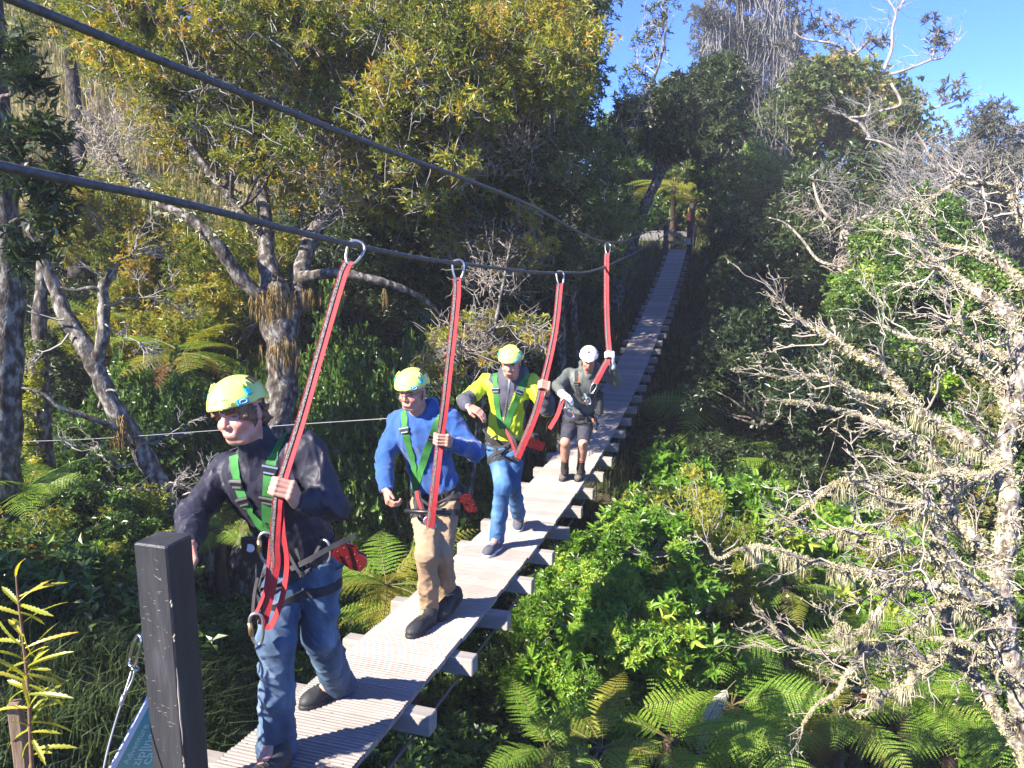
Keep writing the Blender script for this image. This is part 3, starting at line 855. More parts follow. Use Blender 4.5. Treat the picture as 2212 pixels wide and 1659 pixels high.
def helmet(parent, c, A, h, shell, writing=None, s=1.0, white=False):
    """shell over the skull, c head centre, A forward/left/up"""
    f, l, u = A
    hc = c + u*.030*s - f*.010*s
    R = np.array([.132, .106, .112])*s
    O = Solid(); O.ell(hc, A, R, .01)
    if not white: O.cone(hc + f*.114*s + u*.008*s + l*.03*s, hc + f*.114*s + u*.008*s - l*.03*s, .012*s, .012*s, .03)
    else: O.ell(hc + f*.122*s + u*.008*s, A, [.034*s, .066*s, .010*s], .02)
    def cut(p, d):
        q = (p - hc) @ A.T.astype(F32)
        brim = (.000 - .020*np.clip(-q[:, 0]/.1, 0, 1) + .012*np.clip(q[:, 0]/.1, 0, 1) + .010*np.exp(-((q[:, 0] + .015)/.04)**2)*(np.abs(q[:, 1]) > .05))*s
        inner = sd_ell(p, np.asarray(hc - u*.006, F32), A.astype(F32), (R - .012).astype(F32))
        d = np.maximum(d, brim - q[:, 2])
        return np.maximum(d, -np.maximum(inner, -(.06*s - q[:, 2])*0 + inner))
    O.post.append(cut)
    ho = solid_obj('helmet', O, h, shell, parent)
    def on(theta, phi, off=.001):
        """point and frame on the shell: theta round from the front towards the left, phi up"""
        d = np.array([math.cos(phi)*math.cos(theta), math.cos(phi)*math.sin(theta), math.sin(phi)])*R
        nrm = unit(d/(R*R)) @ A
        p = hc + d @ A + nrm*off
        ex = unit(np.cross(u, nrm)); ey = np.cross(nrm, ex)
        return p, ex, ey, nrm
    dv = .0026
    for side in (1, -1):
        if not white:
            vm = MB()
            for k in range(3):
                p, ex, ey, nn = on(side*(math.radians(98 + 12*k)), math.radians(47), .0005)
                vm.box(p, [ey, ex, nn], (.019*s, .0042*s, dv))
            vm.build('vent', M_vent, ho, smooth=False)
            p, ex, ey, nn = on(side*math.radians(72), math.radians(42), .004)
            cm = MB()
            cm.tube([p + ex*.012*s + ey*.024*s, p + ex*.006*s - ey*.012*s], .0055*s, 6)
            cm.tube([p - ex*.012*s + ey*.022*s, p - ex*.008*s - ey*.012*s], .0055*s, 6)
            cm.build('clip_arch', shell, ho)
            p, ex, ey, nn = on(side*math.radians(72), math.radians(27), .003)
            MB().box(p, [ey, ex, nn], (.015*s, .0125*s, .005), bev=.003).build('clip', M_teal, ho, smooth=False)
        else:
            p, ex, ey, nn = on(side*math.radians(80), math.radians(30), .002)
            MB().box(p, [ex, ey, nn], (.016*s, .004*s, .003)).build('vent', M_vent, ho, smooth=False)
    if white:
        p, ex, ey, nn = on(0, math.radians(58), .002)
        MB().box(p, [ex, ey, nn], (.014*s, .011*s, .003), bev=.003).build('clip', M_phone, ho, smooth=False)
    if writing:
        th0 = writing
        def wrap(txt, size, th, ph, mat, name):
            V, F = text_mesh(txt, size*s, .0004)
            W = []
            for v in V:
                p, ex, ey, nn = on(th + v[0]/(.118*s), ph + v[1]/(.105*s), .0016 + v[2]); W.append(p)
            tr = [x for x in F if len(x) == 3]; qd = [x for x in F if len(x) == 4]
            for x in F:
                if len(x) > 4: tr += [[x[0], x[i], x[i+1]] for i in range(1, len(x)-1)]
            under(link(name, mesh_data(name, np.array(W), [tr, qd], mat, smooth=False)), ho)
        wrap('Ziplines', .036, th0, math.radians(7), M_ink, 'lettering')
        wrap('Adventure', .014, th0 - .10, math.radians(22), M_ink, 'lettering')
        p, ex, ey, nn = on(th0 + .62, math.radians(12), .003)
        bd = MB().box(p, [ex, ey, nn], (.024*s, .0125*s, .003), bev=.0025).build('badge', M_teal, ho, smooth=False)
        MB().tube(loop_pts(p + nn*.004, ex, ey, .014*s, .007*s, 18, 2.6), .0016*s, 4, closed=True).build('badge_mark', M_white, ho)
    return ho, on

def carabiner(name, parent, top, bot, sidev, w, r, mat, sleeve=None, taper=.25):
    c = (top + bot)/2; v = unit(bot - top); L = np.linalg.norm(bot - top)/2
    sd = unit(np.asarray(sidev) - v*np.dot(sidev, v))
    o = MB().tube(loop_pts(c, sd, v, w, L, 28, 2.5, -taper), r, 8, closed=True).build(name, mat, parent)
    if sleeve is not None:
        a = c + sd*w*.97 - v*L*.45; b = c + sd*w*.97 + v*L*.35
        MB().tube([a, b], r*1.5, 10).build('screw_sleeve', sleeve, o)
    return o
def trolley(parent, c, ax, s=1.0):
    """red cheek plates with rivets and two wheels, hanging at the hip"""
    a, b, n = ax
    t = empty('trolley', c, 'placeholder'); t.parent = parent; t.matrix_parent_inverse = parent_matrix(parent).inverted()
    for k in ('label',):
        if k in t: del t[k]
    outline = np.array([(-.95,-.45),(-.55,-.62),(-.1,-.5),(.35,-.62),(.9,-.40),(1.0,.1),(.75,.5),(.35,.42),(0,.62),(-.4,.45),(-.8,.58),(-1.02,.1)])
    for sg in (-1, 1):
        m = MB(); k = len(outline)
        V0 = c + outline[:, :1]*a*.085*s + outline[:, 1:]*b*.085*s + n*sg*.020*s
        V = np.concatenate([V0 - n*.004*s, V0 + n*.004*s])
        T = [[0, i+1, i] for i in range(1, k-1)] + [[k, k+i, k+i+1] for i in range(1, k-1)]
        m.add(V, [[i, (i+1) % k, k+(i+1) % k, k+i] for i in range(k)], T)
        pl = under(link('cheek_plate', m.data('cheek_plate', M_redmetal, smooth=False)), t)
    for x in (-.48, .48):
        w_ = MB().tube([c + a*x*.085*s - n*.015*s, c + a*x*.085*s + n*.015*s], .040*s, 16).build('wheel', M_redmetal, t)
    m = MB()
    for x, y in ((-.7,-.1),(-.48,.28),(-.1,-.1),(.48,.05),(.75,-.15),(.2,.3),(-.3,-.35)):
        m.ball(c + a*x*.085*s + b*y*.085*s + n*.023*s, .0055*s, 6); m.ball(c + a*x*.085*s + b*y*.085*s - n*.023*s, .0055*s, 6)
    tag(m.build('rivets', M_frame, t), kind='stuff')
    return t
# ------------------------------------------------------------------ the four walkers
class Both:
    def __init__(s, *a): s.a = a
    def __call__(s, p):
        d = s.a[0](p)
        for q in s.a[1:]: d = np.minimum(d, q(p))
        return d
def ring(sol, c, u, f, r0=.34, n=44, off=.004, a0=0, a1=2*math.pi):
    """points of a belt lying on the solid around centre c, in the plane across u"""
    u = unit(u); f = unit(f - u*np.dot(f, u)); l = np.cross(u, f)
    A = np.linspace(a0, a1, n, endpoint=abs(a1 - a0 - 2*math.pi) > 1e-6)
    D = np.cos(A)[:, None]*f + np.sin(A)[:, None]*l
    t = np.full(n, r0)
    for _ in range(30):
        v = sol(c + D*t[:, None]); t -= np.clip(v - off, -.03, .03)
    P_ = c + D*t[:, None]
    return P_, D
def J(**kw): return {k: P(*v) for k, v in kw.items()}

def walker(spec):
    j = spec['j']; k = spec.get('k', 1.0); h = spec['h']
    c, A = j['head'], head_axes(spec['look'], spec.get('hup', np.array([0, 0, 1.])))
    hs = spec.get('hs', 1.0)
    up = unit(j['chest'] - j['pelvis']); lf = unit(j['shL'] - j['shR']); lf = unit(lf - up*np.dot(lf, up)); fw = np.cross(lf, up)
    T = np.array([fw, lf, up])
    hl = unit(j['hipL'] - j['hipR'])
    # ---- one continuous figure of skin
    B = Solid()
    B.cone(c - A[2]*.05*hs - A[0]*.02, j['neck'] - up*.03, .046*k, .056*k, .03)
    B.ell(j['chest'], T, np.array([.095, .145, .15])*k, .05)
    B.cone(j['chest'], j['pelvis'], .10*k, .10*k, .05)
    B.ell(j['pelvis'], np.array([np.cross(hl, [0, 0, 1.]), hl, [0, 0, 1.]]), np.array([.10, .135, .10])*k, .05)
    for s in 'RL':
        B.cone(j['chest'] + up*.08*k, j['sh'+s], .06*k, .058*k, .04)
        B.chain([j['sh'+s], j['el'+s], j['wr'+s]], [.050*k, .040*k, .027*k], .02)
        el = j['el'+s]; B.cone(el*.6 + j['wr'+s]*.4, j['wr'+s], .038*k, .027*k, .02)
        bare = spec.get('bare_legs')
        B.chain([j['hip'+s], j['knee'+s], j['ank'+s]], [.078*k, .052*k, .036*k], .03)
        kn, an = j['knee'+s], j['ank'+s]
        back = unit(np.array([.25, .95, 0])*1.0)
        B.cone(kn*.75 + an*.25 + back*.014, kn*.5 + an*.5 + back*.010, .046*k, .040*k, .04)
        B.cone(an, spec['heel'+s]*.4 + spec['toe'+s]*.6 + np.array([0, 0, .045]), .036*k, .03*k, .03)
    V, Q = surface_nets(B, h*(1.5 if spec.get('bare_legs') else 3.2))
    # head and hands are meshed finer and join the body inside collar and cuffs
    H = Solid(); make_head(H, c, A, hs); H.cone(c - A[2]*.07*hs - A[0]*.015, j['neck'] - up*.05, .054*k, .060*k, .03)
    Vh, Qh = surface_nets(H, min(h, .0042)*.75)
    parts = [(V, Q), (Vh, Qh)]
    for s in 'RL':
        if spec['hand'+s] is None: continue
        Hd = Solid(); wv = unit(j['wr'+s] - j['el'+s])
        Hd.cone(j['wr'+s] - wv*.05, j['wr'+s], .031*k, .026*k, .01)
        for a, b_, ra, rb in spec['hand'+s]: Hd.cone(a, b_, ra, rb, .0035)
        parts.append(surface_nets(Hd, h*.56))
    off = np.cumsum([0] + [len(v) for v, _ in parts])
    Q = np.concatenate([q + o for (_, q), o in zip(parts, off)]); V = np.concatenate([v for v, _ in parts])
    C = face_paint(V, c, A, spec['skin'], spec.get('smile', .6), spec.get('brow', (.09, .05, .03)), hs)
    if spec.get('gloves') is not None:
        pass
    root = link('person', mesh_data('person', V, [Q], M_skin, True, attrs={'skin': C}))
    tag(root, spec['label'], 'person', 'people walking the bridge')
    # ---- top
    G = Solid(); pf = spec.get('puff', 1.0)
    ch = j['chest']
    G.ell(ch + up*.02, T, np.array([.128, .182, .175])*k*pf, .06)
    G.ell((ch + j['pelvis'])/2, T, np.array([.122, .158, .17])*k*pf, .06)
    G.ell(j['pelvis'] + up*spec.get('hem', .05), T, np.array([.128, .165, .11])*k*pf, .06)
    for s in 'RL':
        G.cone(ch + up*.11*k, j['sh'+s], .08*k, .078*k*pf, .05)
        a, b_, w = j['sh'+s], j['el'+s], j['wr'+s]
        G.chain([a, b_, b_*.35 + w*.65, w], [.075*k*pf, .062*k*pf, .054*k*pf, .042*k*pf], .025)
    nk = j['neck']
    cl = spec.get('collar', 'high')
    G.cone(ch + up*.13*k, nk + up*.01, .095*k, .07*k, .05)
    if cl == 'high':
        G.cone(nk - up*.03, nk*.55 + c*.45 - A[0]*.012, .086*k, .076*k, .03); G.cone(nk - up*.03 + A[0]*.03, nk*.62 + c*.38 + A[0]*.028, .075*k, .062*k, .03)
    if cl == 'hood':
        for sg in (-1, 1):
            G.chain([nk + lf*.085*sg*k + up*.0 + fw*.02, nk + lf*.075*sg*k + up*.035 - fw*.05, nk - fw*.095 + up*.0], [.032*k, .042*k, .05*k], .03)
        G.chain([nk + lf*.085*k + fw*.02, nk + fw*.075 - up*.055, nk - lf*.085*k + fw*.02], [.03*k, .028*k, .03*k], .025)
    wr = wrinkles(spec['seed'], spec.get('fold', .010), spec.get('ffreq', 24))
    G.disp = wr
    hd = c + A[0]*spec.get('holef', .03) - A[2]*spec.get('holed', .02)
    def neckhole(p, d):      # opening for the head
        q = (p - hd) @ A.T.astype(F32)
        return np.maximum(d, -(np.sqrt(np.sum((q/(np.array([.098, .078, .095])*spec.get('hole', 1.0)).astype(F32))**2, 1)) - 1)*F32(.07))
    G.post.append(neckhole)
    def cuffs(p, d):
        for s in 'RL':
            w = j['wr'+s]; dr = unit(w - j['el'+s]).astype(F32)
            near = np.sum((p - w)**2, 1) < .02
            d = np.where(near, np.maximum(d, (p - w) @ dr - F32(.012)), d)
        return d
    G.post.append(cuffs)
    top = solid_obj(spec['top_name'], G, h*1.25, spec['top_mats'], root)
    if spec.get('top_paint'): spec['top_paint'](top, j, T, k)
    # ---- trousers
    L = Solid(); lp = spec.get('lpuff', 1.0)
    L.ell(j['pelvis'] - np.array([0, 0, .01]), np.array([np.cross(hl, [0, 0, 1.]), hl, [0, 0, 1.]]), np.array([.125, .162, .125])*k, .06)
    for s in 'RL':
        hp, kn, an = j['hip'+s], j['knee'+s], j['ank'+s]
        if spec.get('bare_legs'):
            end = hp*.08 + kn*.92
            L.chain([hp, end], [.098*k, .074*k], .05)
        else:
            L.chain([hp, kn, kn*.45 + an*.55, an + unit(an - kn)*(spec.get('hemx', .045) - .01)], [.097*k*lp, .070*k*lp, .066*k*lp, .066*k*lp*spec.get('hemw', 1.0)], .035)
    L.disp = wrinkles(spec['seed']+9, spec.get('lfold', .008), 26, (.7, .7, 1.2), .22)
    def hems(p, d):
        for s in 'RL':
            kn, an = j['knee'+s], j['ank'+s]; hp = j['hip'+s]
            if spec.get('bare_legs'): o_, dr = hp*.06 + kn*.94, unit(kn - hp)
            else: o_, dr = an + unit(an - kn)*spec.get('hemx', .045), unit(an - kn)
            near = np.sum((p - o_.astype(F32))**2, 1) < .022
            d = np.where(near, np.maximum(d, (p - o_.astype(F32)) @ dr.astype(F32)), d)
        return d
    L.post.append(hems)
    solid_obj(spec['leg_name'], L, h*1.35, spec['leg_mat'], root)
    # ---- shoes
    for s in 'RL':
        U, S_, SA = shoe_solid(spec['heel'+s], spec['toe'+s], j['ank'+s], k*spec.get('shk', 1.0), spec.get('high', False), spec.get('fup'+s, np.array([0, 0, 1.])))
        so = solid_obj('shoe', U, max(h, .004), spec['shoe_mat'], root)
        solid_obj('sole', S_, max(h, .004), spec['sole_mat'], so)
        lc = MB()
        f_, l_, u_ = SA; ln = np.linalg.norm(spec['toe'+s] - spec['heel'+s])
        for i in range(4):
            q = spec['heel'+s] + f_*ln*(.42 + .085*i); 
            pts = [q + l_*.026 + u_*.15, q + u_*.15, q - l_*.026 + u_*.15]
            cc = []
            for p_ in catmull(pts, 4):
                t_ = .15
                for _ in range(12): t_ -= float(np.clip(U(p_[None] - u_*(.15 - t_))[0] - .002, -.02, .02))
                cc.append(p_ - u_*(.15 - t_))
            lc.tube(cc, .0028, 5)
        lc.build('laces', spec.get('lace_mat', M_blackweb), so)
        if spec.get('bare_legs'):
            kn, an = j['knee'+s], j['ank'+s]
            SK = Solid(); SK.chain([kn*.42 + an*.58, an, an - np.array([0, 0, .04])], [.046*k, .046*k, .045*k], .02)
            SK.disp = wrinkles(8, .003, 50)
            solid_obj('sock', SK, h, M_sock, root)
            for q in (.40, .47):
                pr, D = ring(SK, kn*q*.9 + an*(1-q*.9), an - kn, np.array([0, -1., 0]), .12, 16, .0015)
                MB().tube(pr, .004, 5, closed=True).build('sock_band', plain('orange sock band', (.45, .16, .10), .9), root)
    # ---- hair
    if spec.get('hair'):
        H = Solid(); f, l, u = A
        for x, y, z, r in spec['hair']: H.ell(c + (f*x + l*y + u*z)*hs, A, np.array(r)*hs, .02)
        H.disp = wrinkles(spec['seed']+3, .016, 75, (1, 1, 1))
        solid_obj('hair', H, h*.8, spec['hair_mat'], root)
    ho, on = helmet(root, c, A, h, spec.get('helm', M_helm), spec.get('writing'), hs, spec.get('white_helm', False))
    # chin strap
    f, l, u = A
    for sg in (-1, 1):
        pts = [c + (f*.0 + l*.083*sg - u*.0)*hs, c + (f*.012 + l*.070*sg - u*.055)*hs, c + (f*.035 + l*.035*sg - u*.105)*hs, c + (f*.045 - u*.117)*hs]
        MB().ribbon(catmull(pts, 5), unit(l*sg - u*.4), .013, .002).build('chin_strap', M_blackweb, root)
    return dict(root=root, top=G, legs=L, cloth=Both(G, L), T=T, head=c, A=A, up=up, fw=fw, lf=lf)

def strap_px(W, pts, Y0, Y1, w, mat, name, parent, off=.004, thick=.003, sol=None, smooth=3):
    """webbing laid on the clothes along a row of pixels"""
    sol = sol or W['cloth']
    p3 = [cast(sol, x, y, Y0, Y1) for x, y in pts]
    c, n = drape(sol, p3, off, 36, smooth)
    o = MB().ribbon(c, n, w, thick).build(name, mat, parent)
    return o, c, n
def buckle(c, n, tdir, parent, w=.056, hgt=.034):
    sd = unit(np.cross(tdir, n)); td = unit(np.cross(n, sd))
    b = MB(); b.box(c + n*.006, [sd, td, n], (w/2, hgt/2, .005), bev=.003)
    o = b.build('buckle', M_phone, parent, smooth=False)
    m = MB(); m.box(c + n*.0125 + td*hgt*.30, [sd, td, n], (w*.36, .0032, .0015)); m.box(c + n*.0125 - td*hgt*.36, [sd, td, n], (w*.52, .0036, .0025))
    m.build('buckle_bar', M_alu, o, smooth=False)
    return o
def harness(W, shoulder_paths, Y0, Y1, mat, belt_c, belt_w=.05, leg=True, j=None, sw=.044, k=1.0):
    hz = empty('harness', W['root'].location, None); hz.parent = W['root']
    for pts, bks in shoulder_paths:
        o, c, n = strap_px(W, pts, Y0, Y1, sw, mat, 'shoulder_strap', hz, .005)
        tg = unit(np.gradient(c, axis=0))
        for b in bks:
            i = int(b*(len(c)-1)); buckle(c[i], n[i], tg[i], hz, sw*1.3, sw*.85)
    c, D = ring(W['cloth'], belt_c, W['up'], W['fw'], .4, 48, .006)
    c = (np.roll(c, 1, 0) + 2*c + np.roll(c, -1, 0))/4
    MB().ribbon(np.concatenate([c, c[:1]]), np.concatenate([D, D[:1]]), belt_w, .006).build('waist_belt', M_blackweb, hz)
    buckle(c[5] + D[5]*.006, D[5], np.cross(W['up'], D[5]), hz, .055, .05)
    if leg:
        for s in 'RL':
            hp, kn = j['hip'+s], j['knee'+s]
            ax = kn - hp
            c2, D2 = ring(W['legs'], hp*.74 + kn*.26, ax + (np.array([.25, 0, .35])*(1 if s == 'L' else 1))*.15, W['fw'], .22, 30, .005)
            MB().ribbon(np.concatenate([c2, c2[:1]]), np.concatenate([D2, D2[:1]]), .042, .005).build('leg_loop', M_blackweb, hz)
            # riser from the loop to the belt
            a = c2[3 if s == 'L' else -3]; b = c[4 if s == 'L' else -4]
            cc, nn = drape(W['cloth'], [a, (a+b)/2, b], .006, 12)
            MB().ribbon(cc, nn, .03, .004).build('riser', M_blackweb, hz)
    # gear loops round the back and sides
    for a0 in (1.2, 2.4, 3.9, 5.0):
        q, D3 = ring(W['cloth'], belt_c - W['up']*.055, W['up'], W['fw'], .4, 9, .022, a0, a0+.8)
        q = q - W['up'][None]*(.025*np.sin(np.linspace(0, math.pi, 9)))[:, None]
        MB().tube(q, .0045, 6).build('gear_loop', M_phone, hz)
    return hz
def lanyard(label, top_px, topY, path, bottom, rope, side=(1, .3, 0), w=.027, cl=.105, extra=None):
    """red webbing lanyard hanging from the overhead rope by a carabiner"""
    t0 = P(*top_px, topY)
    lo_ = empty('lanyard', t0, label, 'lanyard', 'red lanyards clipped to the overhead ropes')
    d = unit(path[0] - t0)
    a, b = t0 - d*.018, t0 + d*(cl - .018)
    carabiner('carabiner', lo_, a, b, np.asarray(side, float), .030, .0062, M_alu, None, .28)
    pts = catmull([b - d*.012] + list(path) + [bottom], 10)
    vw = unit(-pts); vw[:, 2] *= .3
    n1 = unit(vw + np.array([-.35, 0, 0])); n2 = unit(vw + np.array([.55, .0, 0]))
    sd = unit(np.cross(np.gradient(pts, axis=0), vw))
    tw = .25*np.sin(np.linspace(0, 5, len(pts)))[:, None]
    MB().ribbon(pts, unit(n1 + tw*sd), w*1.25, .003).build('red_strap', M_red, lo_)
    MB().ribbon(pts + sd*w*.62 - vw*.004, unit(n1 + tw*sd*.6 + .25*sd), w*.62, .003).build('stitched_strap', M_grey_web, lo_)
    MB().ribbon(pts + sd*w*.85 - vw*.012, unit(n2 + tw*sd), w*.40, .0025).build('red_strap', M_red, lo_)
    return lo_

SKIN = (.53, .275, .195)
Z3 = np.array([0, 0, 1.])
FWD = -BDIR
# ================= first walker: dark jacket, jeans, hand on the post
j = J(head=(517,889,2.80), neck=(572,985,2.90), chest=(585,1058,2.95), pelvis=(652,1192,3.07),
      shR=(492,1018,3.03), shL=(658,972,2.86), elR=(418,1112,2.80), wrR=(410,1178,2.50), elL=(718,1092,2.80), wrL=(642,1084,2.66),
      hipR=(615,1222,3.10), hipL=(688,1218,3.02), kneeR=(598,1378,2.78), kneeL=(690,1370,3.03), ankR=(598,1586,2.88), ankL=(725,1462,3.40))
hR = foot_on(625, 1648); dR = unit(np.array([-.42, -.90, 0])); tR = hR + dR*.29; tR[2] = deck_z(tR[1])
hL = foot_on(745, 1489); tL = foot_on(652, 1533)
gr = P(609, 1054, 2.615)
ax1 = unit(P(770,531,2.95) - gr)
st1 = dict(j=j, h=.0052, look=np.array([-.30, -.94, -.14]), hup=np.array([-.14, .1, 1.]), skin=SKIN, smile=.75, hs=1.0, seed=3, puff=1.08, fold=.016, ffreq=19,
           heelR=hR, toeR=tR, heelL=hL, toeL=tL,
           handL=hand_segments(j['wrL'], gr, ax1, np.array([.25, -1., 0]), -1, 1.0),
           handR=open_hand(j['wrR'], np.array([-.15, -.75, -.45]), np.array([0, -.4, -1.]), np.array([1., 0, 0]), 1.0, .5),
           top_name='jacket', top_mats=M_jacket, leg_name='jeans', leg_mat=M_jean1, shoe_mat=M_shoe, sole_mat=M_sole_k, lpuff=1.12, hemw=1.22, lfold=.013, hemx=.125, high=True, hole=.72, holef=.055, holed=.0,
           hair=[(.064, .0, .046, (.040, .066, .020)), (.082, .032, .034, (.016, .024, .014)), (.087, -.006, .038, (.012, .028, .012)), (.080, -.034, .034, (.014, .020, .013)), (.045, .068, .012, (.040, .022, .042)), (.02, .074, -.008, (.03, .018, .05)), (.03, -.055, .015, (.055, .030, .045)), (.072, .015, .036, (.030, .05, .022)), (.07, -.035, .030, (.03, .03, .024)), (-.06, .0, -.005, (.055, .078, .055)), (-.035, .066, -.012, (.030, .020, .04)), (-.07, .03, -.05, (.04, .05, .04))],
           hair_mat=M_hair1, brow=(.10, .05, .025), writing=math.radians(20),
           label='smiling walker nearest the big post in a dark navy jacket and jeans, lime helmet')
W1 = walker(st1)
hz = harness(W1, [([(640,928),(618,935),(601,965),(590,995),(583,1020),(580,1062),(578,1100),(580,1140)], (.55, .78)),
                  ([(508,985),(508,1005),(513,1030),(520,1058),(536,1092),(556,1122),(578,1146)], (.42, .62))],
             2.4, 3.4, M_green, j['pelvis'] + W1['up']*.035, j=j, sw=.046)
# side release belt buckle, pouch, carabiners at the front of the harness
q = P(545, 1188, 2.86)
pch = MB().box(q, [[1., .1, 0], [-.02, -.15, 1.], [.1, -1, -.15]], (.040, .058, .011), bev=.006).build('pouch', M_phone, W1['root'], smooth=False)
m = MB(); a = np.linspace(0, 2*math.pi, 20, endpoint=False)
qq = P(540, 1184, 2.845)
m.add(qq + .019*(np.cos(a)[:, None]*np.array([1., 0, 0]) + np.sin(a)[:, None]*np.array([0, -.12, 1.])), tris=[[0, i, i+1] for i in range(1, 19)])
m.build('round_sticker', plain('pale sticker', (.55, .60, .68), .5), pch)
carabiner('carabiner', hz, P(575,1150,2.78), P(574,1212,2.78), np.array([-1, -.2, 0]), .026, .0065, M_alu, M_brass)
MB().tube(loop_pts(P(700,1190,2.95), [1., -.4, 0], Z3, .03, .05, 24, 2.4), .006, 8, closed=True).build('carabiner', M_alu, hz)
for pts in ([(567,1215,2.74),(552,1270,2.72),(546,1330,2.68)], [(640,1185,2.8),(650,1230,2.78),(640,1255,2.76),(600,1265,2.74),(560,1275,2.74)], [(620,1190,2.78),(655,1240,2.76),(690,1180,2.86)]):
    MB().ribbon(catmull([P(*p) for p in pts], 8), np.array([-.3, -.9, .2]), .014, .006).build('tether', M_blackweb, hz)
MB().ribbon(catmull([P(768,1158,2.94), P(720,1180,2.86), P(660,1213,2.78), P(610,1238,2.76)], 10), np.array([.1, -.8, .5]), .022, .004).build('trolley_strap', M_blackweb, hz)
trolley(W1['root'], P(757, 1200, 2.93), np.array([unit(np.array([.75, -.1, -.45])), unit(np.array([.45, -.1, .85])), unit(np.array([.1, -1, .1]))]), .92)
L1 = lanyard('red lanyard with the biggest carabiner, gripped by the walker in the dark jacket', (772,530), 2.95,
             [P(742,600,2.88), P(700,745,2.81), P(655,905,2.71), gr, P(600,1120,2.62), P(596,1180,2.64), P(596,1230,2.65)], P(570,1350,2.66), None, w=.023)
m = MB(); m.ribbon(catmull([P(606,1075,2.625), P(612,1150,2.63), P(620,1215,2.65), P(610,1290,2.65), P(588,1348,2.65), P(571,1354,2.65)], 9), np.array([-.4, -.85, .15]), .024, .0035); m.build('red_strap', M_red, L1)
m = MB(); m.ribbon(catmull([P(585,1165,2.66), P(575,1265,2.65), P(560,1312,2.65), P(548,1330,2.65)], 9), np.array([-.5, -.8, .15]), .016, .006); m.build('red_strap', M_red, L1)
carabiner('carabiner', L1, P(552,1325,2.64), P(558,1392,2.65), np.array([-1, -.2, 0]), .024, .0062, M_alu, M_brass)

# ================= second walker: blue hoodie, tan trousers, glasses
j = J(head=(890,843,4.28), neck=(906,890,4.38), chest=(912,948,4.42), pelvis=(945,1062,4.50),
      shR=(862,912,4.50), shL=(968,908,4.34), elR=(830,988,4.34), wrR=(833,1056,4.16), elL=(1026,975,4.27), wrL=(974,957,4.08),
      hipR=(918,1086,4.46), hipL=(966,1082,4.42), kneeR=(922,1196,4.17), kneeL=(955,1190,4.30), ankR=(928,1312,4.40), ankL=(966,1288,4.60))
hR, tR = foot_on(938, 1340), foot_on(897, 1370)
tR = hR + unit(tR - hR)*.30; tR[2] = deck_z(tR[1])
tL = foot_on(948, 1340); hL = tL + np.array([.12, .22, .07])
gr = P(953, 948, 4.02)
st2 = dict(j=j, h=.006, look=np.array([-.38, -.90, -.22]), skin=(.50, .255, .18), smile=.4, seed=11, puff=1.03, fold=.014, ffreq=21, collar='hood', hs=.94,
           heelR=hR, toeR=tR, heelL=hL, toeL=tL, fupL=unit(np.array([-.2, -.4, 1.])),
           handL=hand_segments(j['wrL'], gr, unit(P(990,570,4.0) - gr), np.array([.2, -1., 0]), -1, 1.0),
           handR=open_hand(j['wrR'], np.array([.25, -.6, -.7]), np.array([.9, .3, -.1]), np.array([.3, -1., 0]), .95, 1.1),
           top_name='hoodie', top_mats=M_hood, leg_name='trousers', leg_mat=M_khaki, shoe_mat=M_shoe, sole_mat=M_sole_k, lfold=.012, high=True, shk=1.08,
           hair=[(-.06, .0, -.02, (.045, .078, .05)), (-.03, .07, -.01, (.03, .012, .035)), (-.03, -.07, -.01, (.03, .012, .035))], hair_mat=M_hair2,
           writing=math.radians(8), label='second walker in a blue hoodie, tan trousers and glasses, lime helmet')
W2 = walker(st2)
hz = harness(W2, [([(961,889),(950,905),(938,930),(926,962),(914,1000),(905,1032),(895,1065)], (.42, )),
                  ([(872,888),(875,905),(876,930),(880,950),(890,985),(895,1020),(897,1064)], (.36, ))],
             4.0, 4.8, M_green, j['pelvis'] + W2['up']*.04, j=j, sw=.046)
f, l, u = W2['A']; c = W2['head']; s = .94
gl = MB()
for sg in (-1, 1):
    gl.tube(loop_pts(c + (f*.101 + l*.034*sg - u*.004)*s, unit(l - f*.15*sg), u, .025*s, .020*s, 18, 2.6), .0017, 5, closed=True)
    gl.tube([c + (f*.096 + l*.058*sg + u*.002)*s, c + (f*.0 + l*.080*sg + u*.004)*s], .0015, 5)
gl.tube([c + (f*.104 + l*.010 - u*0)*s, c + (f*.104 - l*.010)*s], .0017, 5)
gl.build('glasses', M_frame, W2['root'])
for pts in ([(905,1060,4.16),(915,1100,4.14),(930,1120,4.12)], [(897,1062,4.2),(900,1090,4.14),(905,1120,4.12),(928,1135,4.10)], [(980,1062,4.2),(960,1090,4.12),(935,1095,4.1),(905,1075,4.12)]):
    MB().ribbon(catmull([P(*p) for p in pts], 8), np.array([-.2, -.95, .2]), .015, .006).build('tether', M_blackweb, hz)
MB().tube([P(874,1104,4.06), P(975,1108,4.04)], .013, 10).build('trolley_bar', M_phone, hz)
carabiner('carabiner', hz, P(918,1120,4.04), P(940,1140,4.03), np.array([.5, -.2, -1]), .02, .005, M_alu)
MB().box(P(1000,1070,4.46), [[.4, .6, -.2], [0, 0, 1.], [1, -.4, 0]], (.045, .07, .025), bev=.02).build('side_pouch', M_blackweb, hz, smooth=False)
trolley(W2['root'], P(1013, 1088, 4.33), np.array([unit(np.array([.45, .2, -.9])), unit(np.array([.85, -.2, .45])), unit(np.array([.2, -1, .1]))]), .80)
MB().ribbon(catmull([P(900,1060,4.13), P(905,1085,4.11), P(915,1115,4.09), P(925,1130,4.08)], 6), np.array([-.3, -.9, 0]), .02, .004).build('red_tether', M_red, hz)
